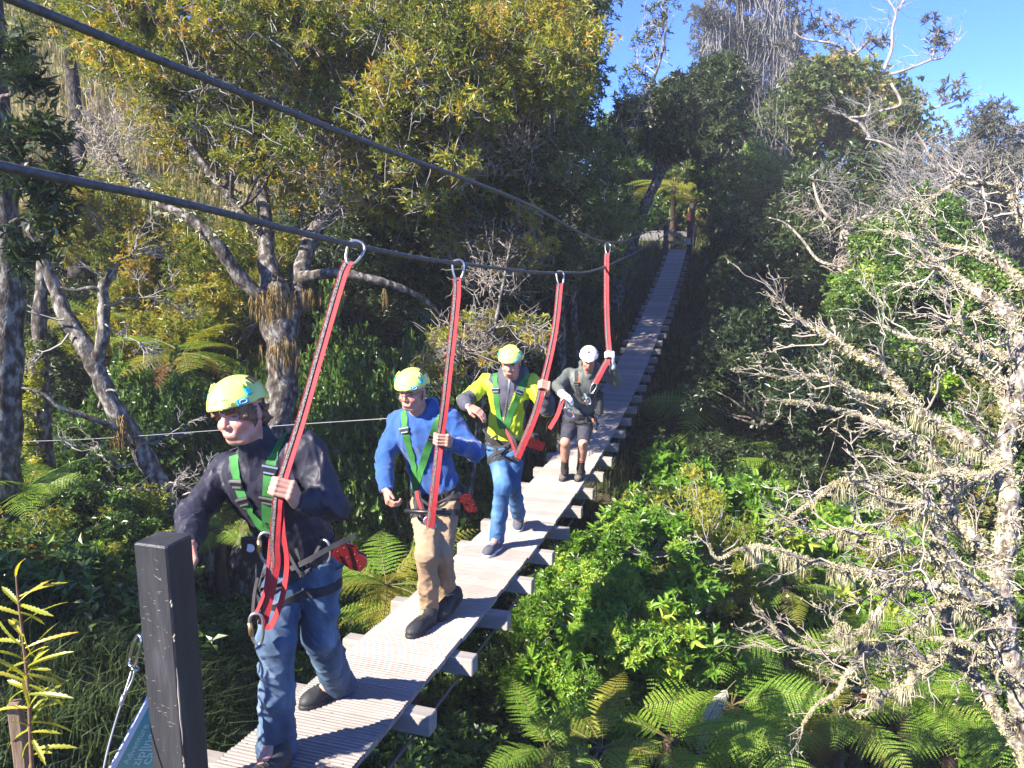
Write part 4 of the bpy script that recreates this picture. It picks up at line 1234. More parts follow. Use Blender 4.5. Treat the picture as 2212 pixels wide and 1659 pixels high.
lanyard('red lanyard gripped by the walker in the blue hoodie', (990,569), 4.0,
        [P(989,640,3.99), P(981,720,3.98), P(972,800,3.97), P(963,880,3.97), gr + np.array([0, -.006, 0]), P(946,1010,4.0), P(938,1080,4.0)], P(931,1140,4.02), None, w=.028)

# ================= third walker: lime and slate jacket, jeans
j = J(head=(1103,782,5.74), neck=(1108,812,5.86), chest=(1098,858,5.90), pelvis=(1092,956,5.98),
      shR=(1051,828,5.95), shL=(1149,828,5.86), elR=(1003,866,5.80), wrR=(1011,877,5.58), elL=(1182,884,5.72), wrL=(1182,852,5.56),
      hipR=(1075,976,5.95), hipL=(1110,974,5.92), kneeR=(1086,1050,5.66), kneeL=(1106,1044,5.85), ankR=(1073,1160,5.80), ankL=(1119,1106,6.17))
hR = foot_on(1080, 1182); tR = foot_on(1050, 1204); tR = hR + unit(tR - hR)*.29; tR[2] = deck_z(tR[1])
tL = foot_on(1117, 1149); hL = tL + np.array([.03, .24, .06])
gr = P(1174, 834, 5.50)
def paint3(o, j, T, k):
    me = o.data; n = len(me.polygons)
    ctr = np.zeros(n*3, np.float32); me.polygons.foreach_get('center', ctr); ctr = ctr.reshape(-1, 3)
    q = (ctr - j['chest']) @ T.T
    mi = np.zeros(n, np.int32)
    mi[(np.abs(q[:, 1]) < .035 + np.clip(q[:, 2]+.05, 0, .2)*.25) & (q[:, 0] > 0) & (q[:, 2] > -.13)] = 1       # slate front panel
    mi[(q[:, 2] > .10) & (np.abs(q[:, 1]) < .165) & (q[:, 2] > .10 + (np.abs(q[:, 1]) - .1)*.6)] = 1               # yoke and hood
    mi[(np.abs(q[:, 1]) > .145) & (np.abs(q[:, 1]) < .20) & (q[:, 2] < .02)] = 1
    for s in 'RL':
        a, b = j['el'+s], j['wr'+s]; d = b - a; t = ((ctr - a) @ d)/(d @ d)
        pos = a + np.clip(t, 0, 1)[:, None]*d
        near = np.linalg.norm(ctr - pos, axis=1) < .10
        mi[near & (t > -.05)] = 1
    me.polygons.foreach_set('material_index', mi)
st3 = dict(j=j, h=.0068, look=np.array([-.16, -.90, -.30]), skin=(.52, .26, .185), smile=.7, seed=23, puff=1.03, fold=.011, ffreq=22, collar='hood', hs=.95,
           heelR=hR, toeR=tR, heelL=hL, toeL=tL, fupL=unit(np.array([0, -.3, 1.])),
           handL=hand_segments(j['wrL'], gr, unit(P(1210,592,6.1) - gr), np.array([.2, -1., 0]), -1, 1.05),
           handR=open_hand(j['wrR'], np.array([.80, -.35, -.35]), np.array([.0, .5, -1.]), np.array([.2, -1., .2]), 1.05, .45),
           top_name='jacket', top_mats=[M_lime, M_slate], top_paint=paint3, leg_name='jeans', leg_mat=M_jean3, shoe_mat=M_shoe_g, sole_mat=M_sole_w, lace_mat=plain('grey laces', (.3, .3, .32), .8),
           hair=[(-.06, .0, -.02, (.045, .078, .05)), (-.02, .07, -.005, (.03, .012, .03)), (-.02, -.07, -.005, (.03, .012, .03))], hair_mat=M_hair2,
           writing=math.radians(4), label='third walker in a bright lime and slate jacket and blue jeans, lime helmet')
W3 = walker(st3)
hz = harness(W3, [([(1140,806),(1132,824),(1122,846),(1112,872),(1100,900),(1092,925)], (.40, )),
                  ([(1071,806),(1071,826),(1072,850),(1074,876),(1078,902),(1086,925)], (.36, ))],
             5.4, 6.3, M_green, j['pelvis'] + W3['up']*.05, j=j, sw=.05)
zp = drape(W3['cloth'], [cast(W3['cloth'], x, y, 5.4, 6.2) for x, y in ((1101,815),(1098,845),(1092,885),(1088,915))], .003, 20)
MB().ribbon(zp[0], zp[1], .010, .003).build('zip', M_alu, W3['root'])
for pts in ([(1090,925,5.68),(1110,950,5.6),(1122,985,5.58)], [(1075,940,5.75),(1050,958,5.72),(1085,965,5.62),(1120,940,5.62)], [(1060,945,5.75),(1045,930,5.78),(1050,925,5.8)], [(1150,930,5.68),(1130,955,5.62),(1100,975,5.62)]):
    MB().ribbon(catmull([P(*p) for p in pts], 8), np.array([-.2, -.95, .2]), .018, .008).build('tether', M_blackweb, hz)
MB().ribbon(catmull([P(1092,928,5.66), P(1105,955,5.6), P(1118,988,5.58)], 6), np.array([-.3, -.9, 0]), .022, .004).build('red_tether', M_red, hz)
carabiner('carabiner', hz, P(1110,984,5.58), P(1122,995,5.58), np.array([.5, -.2, 1]), .022, .0055, M_phone)
MB().box(P(1150,955,5.75), [[.6, .6, -.1], [0, 0, 1.], [1, -.5, 0]], (.05, .075, .035), bev=.014).build('side_pouch', M_blackweb, hz, smooth=False)
trolley(W3['root'], P(1160, 960, 5.66), np.array([unit(np.array([.9, .1, -.35])), unit(np.array([.35, -.1, .9])), unit(np.array([.1, -1, .1]))]), .85)
lanyard('red lanyard gripped by the walker in the lime jacket', (1210,590), 6.1,
        [P(1211,620,6.06), P(1203,700,5.85), P(1190,770,5.68), gr + np.array([0, -.006, 0]), P(1158,895,5.50), P(1138,945,5.52)], P(1119,990,5.56), None, w=.034, cl=.125)

# ================= fourth walker: grey green rain jacket, shorts, white helmet
j = J(head=(1272,775,7.64), neck=(1272,797,7.80), chest=(1260,832,7.86), pelvis=(1249,897,7.96),
      shR=(1229,810,7.90), shL=(1300,806,7.86), elR=(1204,834,7.70), wrR=(1213,848,7.53), elL=(1332,822,7.76), wrL=(1323,790,7.62),
      hipR=(1234,910,7.94), hipL=(1264,912,7.94), kneeR=(1221,955,7.70), kneeL=(1260,958,7.74), ankR=(1220,1012,7.90), ankL=(1254,1012,7.92))
hR = foot_on(1222, 1026); tR = foot_on(1213, 1042); tR = hR + unit(tR - hR)*.27; tR[2] = deck_z(tR[1])
hL = foot_on(1259, 1027); tL = foot_on(1246, 1042); tL = hL + unit(tL - hL)*.27; tL[2] = deck_z(tL[1])
gr = P(1316, 768, 7.58)
st4 = dict(j=j, h=.0075, k=.96, look=np.array([-.10, -.86, -.42]), skin=(.45, .235, .16), smile=0., seed=31, puff=1.06, fold=.012, ffreq=22, collar='hood', hs=.96,
           heelR=hR, toeR=tR, heelL=hL, toeL=tL, bare_legs=True, high=True,
           handL=None, handR=None, top_name='rain_jacket', top_mats=M_shell4, leg_name='shorts', leg_mat=M_shorts, shoe_mat=M_boot, sole_mat=M_sole_k,
           hair=[(-.05, .0, -.04, (.06, .082, .075)), (.01, .072, -.05, (.03, .018, .055)), (.01, -.072, -.05, (.03, .018, .055))], hair_mat=M_hair2,
           helm=M_helm_w, white_helm=True, label='last walker in a grey rain jacket, dark shorts, pale gloves and white helmet')
W4 = walker(st4)
for nm, seg in (('glove', hand_segments(j['wrL'], gr, unit(P(1313,530,8.4) - gr), np.array([.2, -1., 0]), -1, 1.05)),
                ('glove', open_hand(j['wrR'], np.array([.65, -.5, -.5]), np.array([.3, .5, -1.]), np.array([.2, -1., .2]), 1.08, .55))):
    GS = Solid()
    for a, b_, ra, rb in seg: GS.cone(a, b_, ra*1.18, rb*1.18, .008)
    GS.cone(seg[0][0], j['wrL'] if seg is not None and np.linalg.norm(seg[0][0]-j['wrL']) < .1 else j['wrR'], .036, .036, .02)
    solid_obj(nm, GS, .005, M_glove, W4['root'])
hz = harness(W4, [([(1295,797),(1290,815),(1284,838),(1276,866)], (.5, )), ([(1246,800),(1246,818),(1247,838),(1252,864)], (.5, ))],
             7.4, 8.2, M_blackweb, j['pelvis'] + W4['up']*.05, j=j, sw=.045)
for x0, y0, x1, y1, w, mt in ((1250,812,1250,826,.012,M_orange), (1262,866,1272,872,.02,M_orange), (1236,886,1240,902,.016,M_orange), (1279,905,1281,912,.016,M_orange), (1262,850,1270,868,.014,M_bluecord)):
    MB().ribbon([P(x0,y0,7.60), P((x0+x1)/2+1,(y0+y1)/2,7.585), P(x1,y1,7.59)], np.array([0, -1., .2]), w, .008).build('webbing_piece', mt, hz)
MB().ribbon(catmull([P(1216,860,7.44), P(1205,895,7.42), P(1192,918,7.42), P(1187,926,7.42)], 8), np.array([-.4, -.9, .1]), .045, .008).build('red_sling', M_red, hz)
MB().tube(loop_pts(P(1217,872,7.43), [1., 0, 0], Z3, .030, .05, 20, 2.4), .007, 8, closed=True).build('carabiner', M_alu, hz)
MB().tube(loop_pts(P(1232,892,7.50), [.8, 0, .5], [-.5, 0, .8], .032, .055, 20, 2.4), .006, 8, closed=True).build('carabiner', M_bluecord, hz)
MB().tube(loop_pts(P(1271,866,7.58), [.8, 0, .3], [-.3, 0, .8], .026, .045, 20, 2.4), .006, 8, closed=True).build('carabiner', M_alu, hz)
for pts in ([(1250,880,7.62),(1262,895,7.6),(1285,908,7.62)], [(1288,895,7.7),(1291,915,7.68),(1288,930,7.68)], [(1240,850,7.6),(1255,868,7.58),(1270,870,7.58)]):
    MB().ribbon(catmull([P(*p) for p in pts], 8), np.array([0, -1., .2]), .025, .006).build('tether', M_blackweb, hz)
for sg in (0,):
    MB().box(P(1296,872,7.88), [[.3, .8, 0], [0, 0, 1.], [1, -.3, 0]], (.06, .13, .03), bev=.015).build('side_pouch', M_blackweb, hz, smooth=False)
lanyard('red lanyard on the upper rope, gripped by the last walker in the white helmet', (1313,528), 8.4,
        [P(1312,570,8.25), P(1312,650,8.0), P(1314,715,7.75), gr + np.array([0, -.006, 0]), P(1302,800,7.56)], P(1286,830,7.56), None, w=.036, cl=.15)
carabiner('carabiner', hz, P(1286,828,7.55), P(1276,850,7.55), np.array([1, 0, .5]), .025, .006, M_alu)
# ------------------------------------------------------------------ the ground: one sheet, gully under the bridge, hills left and right
_cp = [P(200,1500,3.5), P(40,1600,2.6), P(480,1398,7.0), P(250,1250,6.0), P(150,1000,9.0), P(150,620,14), P(100,330,18), P(60,60,24), P(330,80,27), P(330,700,13.5)]
_cp = [tuple(q) for q in _cp] + [(-1.2,2.6,-2.75),(-1.7,1.9,-2.45),(0,1.2,-2.2),(0,0,-1.68),(-.4,5,-3.9),(1.2,3.2,-4.0),(2,8,-6.2),(4,6,-6.2),(5,10,-6.4),(3,12,-5.8),(0,9,-5.0),(-2,9,-4.2),
    (10,10,-4.6),(8,15,-4.4),(14,15,-1.2),(18,22,1.0),(12,25,.6),(20,35,2.5),(10,35,2.2),(5.7,26,.25),(5.6,30,.6),(4,22,-2.4),(4.5,18,-3.6),(3,15,-4.6),(7.5,22,-1.6),(9,24.5,-.3),
    (0,25,.3),(-3,18,-.8),(0,14,-3.8),(-4,12,-2.2),(-10,12,-.2),(-5,28,2.4),(-8,20,1.6),(0,40,4.6),(-30,42,11),(30,42,2.5),(0,-4,-1.6),(-6,0,-1.7),(6,0,-4.8),(-10,5,-1.3),
    (12,3,-5),(-25,10,2),(-28,25,11),(26,12,1.5),(30,25,2.5),(0,-15,-1.5),(-20,-15,-1),(20,-15,-4)]
_cp = np.array(_cp, float)
def _tps(r2): return .5*r2*np.log(r2 + 1e-9)
_A = np.zeros((len(_cp)+3,)*2); _d2 = ((_cp[:, None, :2] - _cp[None, :, :2])**2).sum(-1)
_A[:len(_cp), :len(_cp)] = _tps(_d2) + np.eye(len(_cp))*1.2
_A[:len(_cp), -3:] = np.column_stack([np.ones(len(_cp)), _cp[:, :2]]); _A[-3:, :len(_cp)] = _A[:len(_cp), -3:].T
_w = np.linalg.solve(_A, np.concatenate([_cp[:, 2], [0, 0, 0]]))
def ground_z(X, Yq):
    X = np.asarray(X, float); Yq = np.asarray(Yq, float)
    q = np.stack([np.clip(X, -40, 40), np.clip(Yq, -20, 52)], -1)
    d2 = ((q[..., None, :] - _cp[:, :2])**2).sum(-1)
    z = _tps(d2) @ _w[:-3] + _w[-3] + q @ _w[-2:]
    z = z + .10*np.sin(q[..., 0]*1.7 + 1) * np.sin(q[..., 1]*1.3) + .05*np.sin(q[..., 0]*4.1 + q[..., 1]*2.7)
    out = np.maximum(np.abs(X) - 40, 0) + np.maximum(Yq - 52, 0) + np.maximum(-20 - Yq, 0)
    z = z - out*.03
    # keep clear of the deck
    c = (X + BX0 - BTN*Yq)*math.cos(BA); near = np.exp(-(c/1.0)**2) * ((Yq > 1.4) & (Yq < 25))
    lim = np.polyval(_prof, np.clip(Yq, 1.4, 25.3)) - .34
    return np.where(near > .3, np.minimum(z, lim + (1 - near)*1.2), z)
def gpt(x, Y):
    """ground point under the column of pixel x at distance Y"""
    p = P(x, 600, Y); return np.array([p[0], p[1], float(ground_z(p[0], p[1]))])
u = np.linspace(-1, 1, 241); gx = 42*u + 150*u**7
v = np.linspace(-1, 1, 221); gy = 16 + 36*v + 160*v**7
GX, GY = np.meshgrid(gx, gy, indexing='ij')
GZ = ground_z(GX, GY)
i = np.arange(240)[:, None]; jj = np.arange(220)[None]
gq = np.stack([i*221+jj, (i+1)*221+jj, (i+1)*221+jj+1, i*221+jj+1], -1).reshape(-1, 4)
m, nt, b = new_mat('forest floor')
tc = nd(nt, 'ShaderNodeTexCoord')
n1 = nd(nt, 'ShaderNodeTexNoise'); n1.inputs['Scale'].default_value = .9; n1.inputs['Detail'].default_value = 8
n2 = nd(nt, 'ShaderNodeTexNoise'); n2.inputs['Scale'].default_value = 14; n2.inputs['Detail'].default_value = 6
nt.links.new(tc.outputs['Object'], n1.inputs['Vector']); nt.links.new(tc.outputs['Object'], n2.inputs['Vector'])
r1 = ramp(nt, [(0.32, (.022, .032, .012)), (0.5, (.045, .052, .020)), (0.68, (.075, .062, .032))])
r2 = ramp(nt, [(0.35, (.35, .35, .35)), (0.65, (1.25, 1.2, 1.1))])
mx = nd(nt, 'ShaderNodeMix', data_type='RGBA', blend_type='MULTIPLY'); mx.inputs[0].default_value = 1.0
nt.links.new(n1.outputs['Fac'], r1.inputs[0]); nt.links.new(n2.outputs['Fac'], r2.inputs[0])
nt.links.new(r1.outputs[0], mx.inputs[6]); nt.links.new(r2.outputs[0], mx.inputs[7])
at = nd(nt, 'ShaderNodeAttribute'); at.attribute_name = 'dry'
r3 = ramp(nt, [(0.35, (.20, .155, .06)), (0.5, (.30, .24, .10)), (0.66, (.13, .16, .05))])
n3 = nd(nt, 'ShaderNodeTexNoise'); n3.inputs['Scale'].default_value = 1.3; n3.inputs['Detail'].default_value = 8
nt.links.new(tc.outputs['Object'], n3.inputs['Vector']); nt.links.new(n3.outputs['Fac'], r3.inputs[0])
md = nd(nt, 'ShaderNodeMix', data_type='RGBA'); nt.links.new(at.outputs['Fac'], md.inputs[0])
nt.links.new(mx.outputs[2], md.inputs[6]); nt.links.new(r3.outputs[0], md.inputs[7])
nt.links.new(md.outputs[2], b.inputs['Base Color']); b.inputs['Roughness'].default_value = .95
bp = nd(nt, 'ShaderNodeBump'); bp.inputs['Strength'].default_value = .8; bp.inputs['Distance'].default_value = .06
nt.links.new(n2.outputs['Fac'], bp.inputs['Height']); nt.links.new(bp.outputs[0], b.inputs['Normal'])
M_ground = m
tag(link('ground', mesh_data('ground', np.stack([GX, GY, GZ], -1).reshape(-1, 3), [gq], M_ground, attrs={'dry': (np.clip((-GX - 2.5)/2, 0, 1)*np.clip((GY - 10.5)/3, 0, 1)).ravel()})), kind='structure')

# ------------------------------------------------------------------ growing things
def leaf_arrays(pos, d, nrm, L, W, tone, fold=.22, droop=.18, oval=False):
    """pos,d,nrm (n,3); L,W,tone (n,). diamond of 4 points or oval of 7, folded on the midrib and drooping"""
    d = unit(d); s = unit(np.cross(d, nrm)); n = np.cross(s, d)
    L = L[:, None]; W = W[:, None]
    if not oval:
        V = np.stack([pos, pos + d*L*.45 - s*W/2 + n*W*fold, pos + d*L - n*L*droop, pos + d*L*.45 + s*W/2 + n*W*fold], 1)
        F = np.array([[0, 3, 2], [0, 2, 1]]); k = 4
    else:
        V = np.stack([pos, pos + d*L*.30 - s*W*.46 + n*W*fold, pos + d*L*.68 - s*W*.40 + n*(W*fold - L*droop*.4), pos + d*L - n*L*droop,
                      pos + d*L*.68 + s*W*.40 + n*(W*fold - L*droop*.4), pos + d*L*.30 + s*W*.46 + n*W*fold], 1)
        F = np.array([[0, 3, 1], [1, 3, 2], [3, 0, 5], [3, 5, 4]]); k = 6
    n_ = len(pos)
    T = (np.arange(n_)[:, None, None]*k + F[None]).reshape(-1, 3)
    return V.reshape(-1, 3), T, np.repeat(tone, k)
def rand_dirs(n, g):
    v = g.normal(0, 1, (n, 3)); return unit(v)
def rosettes(g, C, D, k, L, W, tone, ang=(.5, 1.3), oval=False, stem=.06, tj=.12, fold=.22, droop=.18):
    """k leaves whorled near the end of a twig at each C pointing along D"""
    n = len(C); D = unit(D)
    a = unit(np.cross(D, rand_dirs(n, g))); b_ = np.cross(D, a)
    ph = g.uniform(0, 6.28, (n, 1)) + np.arange(k)[None]*2.4 + g.normal(0, .3, (n, k))
    A = g.uniform(ang[0], ang[1], (n, k))
    rad = np.cos(ph)[..., None]*a[:, None] + np.sin(ph)[..., None]*b_[:, None]
    d = np.cos(A)[..., None]*D[:, None] + np.sin(A)[..., None]*rad
    nrm = np.sin(A)[..., None]*D[:, None] - np.cos(A)[..., None]*rad + g.normal(0, .25, (n, k, 3))
    pos = C[:, None] - D[:, None]*(g.uniform(0, 1, (n, k))**1.3*stem)[..., None]
    LL = L*g.uniform(.65, 1.2, (n, k)); WW = W*g.uniform(.75, 1.2, (n, k))
    tn = np.clip(tone[:, None] + g.normal(0, tj, (n, k)), .02, .98)
    return leaf_arrays(pos.reshape(-1, 3), d.reshape(-1, 3), nrm.reshape(-1, 3), LL.ravel(), WW.ravel(), tn.ravel(), fold, droop, oval)
def in_clump(g, c, r, n, shell=.45, upb=.35):
    d = rand_dirs(n, g); d[:, 2] += upb*g.uniform(0, 1, n); d = unit(d)
    q = g.uniform(0, 1, n)**shell
    q *= 1 + .22*np.sin(d[:, 0]*5 + c[0]*3) * np.sin(d[:, 1]*4 + c[1]) + .15*np.sin(d[:, 2]*7 + d[:, 0]*6)
    return c + d*q[:, None]*np.asarray(r), d
class Leaves:
    def __init__(s): s.V = []; s.T = []; s.A = []; s.n = 0
    def add(s, a):
        V, T, t = a; s.V.append(V.astype(np.float32)); s.T.append(T + s.n); s.A.append(t); s.n += len(V)
    def data(s, name, mat):
        return mesh_data(name, np.concatenate(s.V), [np.concatenate(s.T)], mat, False, attrs={'tone': np.concatenate(s.A)})
def bundle(polys, radii, n=4):
    """many thin branches, each resampled to the same number of points: vectorised tubes. polys (m,k,3), radii (m,k)"""
    P_ = np.asarray(polys, float); m_, k, _ = P_.shape
    tg = unit(np.gradient(P_, axis=1)); ref = np.where(np.abs(tg[..., 2:3]) < .85, np.array([0, 0, 1.]), np.array([1., 0, 0]))
    U = unit(np.cross(tg, ref)); W = np.cross(tg, U)
    a = np.linspace(0, 2*math.pi, n, endpoint=False)
    V = P_[:, :, None] + np.asarray(radii)[:, :, None, None]*(np.cos(a)[:, None]*U[:, :, None] + np.sin(a)[:, None]*W[:, :, None])
    b0 = (np.arange(m_)*k*n)[:, None, None]; i = np.arange(k-1)[None, :, None]; j_ = np.arange(n)[None, None]
    Q = np.stack([b0+i*n+j_, b0+i*n+(j_+1) % n, b0+(i+1)*n+(j_+1) % n, b0+(i+1)*n+j_], -1).reshape(-1, 4)
    return V.reshape(-1, 3), Q
def wobble(g, a, b_, k, amp, sag=0.0):
    """k points from a to b with a natural wander"""
    t = np.linspace(0, 1, k)[:, None]; L = np.linalg.norm(b_ - a)
    w = np.cumsum(g.normal(0, 1, (k, 3)), 0); w -= w[0]; w -= t*w[-1]
    return a*(1-t) + b_*t + w*amp*L/math.sqrt(k) + np.array([0, 0, sag])*L*np.sin(t*math.pi)
def bark(name, c0, c1, c2, lichen=None, scale=19, bump=1.0):
    st = [(0.34, c0), (0.46, c1), (0.55, c2)]
    if lichen is not None: st += [(0.60, lichen)]
    return noisy(name, st, scale, 8, .92, bump, 60, stretch=(1, 1, .55), spec=.12)
M_bark = bark('grey brown bark with lichen', (.030, .024, .020), (.075, .062, .053), (.125, .11, .098), (.23, .22, .19))
M_bark_pale = bark('pale lichened bark', (.038, .031, .027), (.10, .088, .078), (.165, .15, .135), (.29, .28, .245))
M_bark_dark = bark('dark bark', (.018, .015, .013), (.04, .034, .03), (.075, .066, .06))
M_twig = noisy('silver grey twigs', [(0.3, (.16, .145, .135)), (0.7, (.34, .32, .30))], 5, 4, .9)
M_twig_pale = noisy('bleached lichen twigs', [(0.3, (.19, .15, .12)), (0.5, (.34, .29, .24)), (0.7, (.47, .42, .345))], 7, 5, .9, .4, 60)
M_lichen = noisy('pale beard lichen', [(0.3, (.28, .245, .13)), (0.55, (.42, .385, .225)), (0.75, (.53, .50, .33))], 6, 5, .95)
M_moss = noisy('hanging epiphytes', [(0.3, (.10, .06, .02)), (0.5, (.22, .14, .04)), (0.7, (.28, .22, .08))], 9, 4, .9)
M_lf_gold = leaf_mat('golden olive leaves', [(0.0, (.024, .040, .008)), (0.35, (.070, .098, .014)), (0.65, (.155, .172, .020)), (0.90, (.25, .225, .03)), (1.0, (.32, .21, .04))], .42, .33, .45)
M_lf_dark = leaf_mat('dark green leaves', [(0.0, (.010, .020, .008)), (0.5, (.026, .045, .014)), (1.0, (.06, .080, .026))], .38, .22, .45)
M_lf_mid = leaf_mat('glossy mid green leaves', [(0.0, (.022, .046, .010)), (0.5, (.062, .115, .022)), (0.85, (.115, .18, .034)), (1.0, (.18, .22, .045))], .32, .28, .5)
M_lf_bright = leaf_mat('bright young leaves', [(0.0, (.04, .09, .010)), (0.5, (.11, .22, .024)), (0.85, (.19, .30, .036)), (1.0, (.30, .33, .05))], .34, .38, .5)
M_lf_yell = leaf_mat('yellow green leaves', [(0.0, (.05, .08, .012)), (0.5, (.15, .19, .025)), (1.0, (.34, .31, .04))], .42, .36, .35)
M_lf_olive = leaf_mat('olive and bronze leaves', [(0.0, (.030, .046, .014)), (0.5, (.085, .115, .028)), (0.8, (.15, .155, .042)), (1.0, (.22, .145, .055))], .45, .28, .35)
M_lf_grey = leaf_mat('grey green leaves', [(0.0, (.035, .038, .030)), (0.5, (.085, .088, .068)), (1.0, (.17, .16, .13))], .55, .22, .3)
M_grass = leaf_mat('grass blades', [(0.0, (.018, .034, .012)), (0.45, (.05, .075, .022)), (0.75, (.17, .155, .05)), (1.0, (.34, .25, .10))], .55, .3, .3)
M_fern = leaf_mat('fern pinnae', [(0.0, (.05, .11, .014)), (0.45, (.15, .26, .032)), (0.75, (.23, .31, .042)), (1.0, (.34, .33, .06))], .42, .42, .4)
M_fern_y = leaf_mat('yellowing fern pinnae', [(0.0, (.07, .10, .014)), (0.5, (.19, .20, .025)), (1.0, (.33, .24, .04))], .45, .38, .35)
M_fern_br = leaf_mat('dead brown fern pinnae', [(0.0, (.07, .035, .015)), (0.5, (.18, .085, .03)), (1.0, (.30, .15, .05))], .6, .3, .2)
M_stalk = noisy('fern stalk', [(0.3, (.09, .075, .02)), (0.7, (.18, .15, .05))], 12, 3, .6)
# ------------------------------------------------------------------ trees built where they stand
def tree(label, limbs, clumps, leaf, bark_m, g, leafL=.075, leafW=.020, k=8, dens=1.0, group=None, cat='tree', name='tree', base=None, twigs=0, twig_m=None,
         tone=(.2, .8), oval=False, ang=(.5, 1.3), limb_n=9, joins=True, lichen=0, sub=3, fold=.22, droop=.18, stem=.08, reach=None):
    """limbs: [[(point, radius), ...]]; clumps: [(centre, (rx,ry,rz), number of rosettes)]"""
    b0 = np.asarray(limbs[0][0][0] if base is None else base)
    root = empty(name, b0, label, cat, group)
    M = MB(); skel = []; srad = []
    for L in limbs:
        pts = np.array([q[0] for q in L]); rr = np.array([q[1] for q in L])
        c = catmull(pts, 5); r_ = np.interp(np.linspace(0, len(rr)-1, len(c)), np.arange(len(rr)), rr)
        r_ = r_*(1 + .10*np.sin(np.arange(len(c))*1.7 + pts[0][0]*5)) 
        M.tube(c, r_, limb_n); skel.append(c); srad.append(r_)
    skel = np.concatenate(skel); srad = np.concatenate(srad)
    thin = []; thr = []
    LV = Leaves(); tw = []; twr = []
    far = b0[1] > 14
    if far: dens, leafL, leafW, sub = dens*.72, leafL*1.12, leafW*1.25, min(sub, 2)
    for c, r, n in clumps:
        c = np.asarray(c); r = np.asarray(r, float); n = max(4, int(n*dens))
        C, D = in_clump(g, c, r, n)
        if reach is not None: D = unit(D + np.asarray(reach))
        else: D = unit(D*.8 + np.array([0, 0, .5]) + g.normal(0, .45, (n, 3)))
        tn = np.clip(g.uniform(tone[0], tone[1]) + g.normal(0, .13, n), 0, 1)
        LV.add(rosettes(g, C, D, k, leafL, leafW, tn, ang, oval, stem, fold=fold, droop=droop))
        if joins:
            i = int(np.argmin(((skel - c)**2).sum(1) + 2.0*np.maximum(skel[:, 2] - c[2], 0)**2))
            a = skel[i]; ra = min(srad[i]*.6, .012 + .018*np.linalg.norm(c - a))
            br = wobble(g, a, c + r*g.normal(0, .15, 3), 7, .10, .05)
            thin.append(br); thr.append(np.linspace(ra, .007, 7))
            for s_ in range(sub):
                q = br[g.integers(2, 7)]; e = C[g.integers(0, n)]
                thin.append(wobble(g, q, e, 7, .14)); thr.append(np.linspace(.009, .003, 7))
        if twigs:
            idx = g.integers(0, n, twigs)
            for q in idx:
                a = C[q] - D[q]*g.uniform(.15, .4) + g.normal(0, .05, 3)
                tw.append(wobble(g, a, C[q] + D[q]*g.uniform(.02, .22), 5, .22)); twr.append(np.linspace(.006, .002, 5))
    tk = M.build('trunk', bark_m, root)
    if thin:
        V, Q = bundle(thin, thr, 4 if b0[1] < 12 else 3)
        tag(under(link('branches', mesh_data('branches', V, [Q], bark_m)), root), kind='stuff')
    if tw:
        V, Q = bundle(tw, twr, 3)
        o = under(link('twigs', mesh_data('twigs', V, [Q], twig_m or M_twig)), root); tag(o, kind='stuff')
    if LV.V:
        o = under(link('crown', LV.data('crown', leaf)), root); tag(o, kind='stuff')
    return root, skel
def px_clump(x, y, Y, rx, ry, rd, n):
    c = P(x, y, Y); s = Y/FPX
    return (c, (rx*s, rd, ry*s), n)
def in_the_way(q, Y, r):
    """keeps the sight of the bridge's far half, its posts and the landing open"""
    if Y > 27.5: return False
    m_ = 8 + .8*r*FPX/Y
    xs = np.interp(q[1], [400, 540, 600, 690, 800, 860, 1000], [1470, 1465, 1452, 1412, 1345, 1310, 1240])
    hw = np.interp(q[1], [400, 480, 540, 690, 860, 1000], [40, 45, 40, 45, 85, 110])
    return 400 < q[1] < 1000 + m_ and xs - hw - m_ < q[0] < xs + hw + m_
def fill(g, poly, n, Yr, rr, dens, flat=.75, slope=0.0):
    """clumps spread through a region of the view at distances Yr; slope shifts the distance with height"""
    poly = np.array(poly, float); lo, hi = poly.min(0), poly.max(0); out = []
    def inside(q):
        x, y = q; c = False; j_ = len(poly)-1
        for i in range(len(poly)):
            xi, yi = poly[i]; xj, yj = poly[j_]
            if (yi > y) != (yj > y) and x < (xj-xi)*(y-yi)/(yj-yi) + xi: c = not c
            j_ = i
        return c
    while len(out) < n:
        q = g.uniform(lo, hi)
        if not inside(q): continue
        Y = g.uniform(*Yr); r = g.uniform(*rr)
        if in_the_way(q, Y, r): continue
        out.append((P(q[0], q[1], Y), (r, r*1.05, r*flat*g.uniform(.7, 1.1)), int(dens*(r/.4)**2)))
    return out
def limb_px(pts, jitter=0):
    return [(P(x, y, Y), r) for x, y, Y, r in pts]

gA = np.random.default_rng(101)
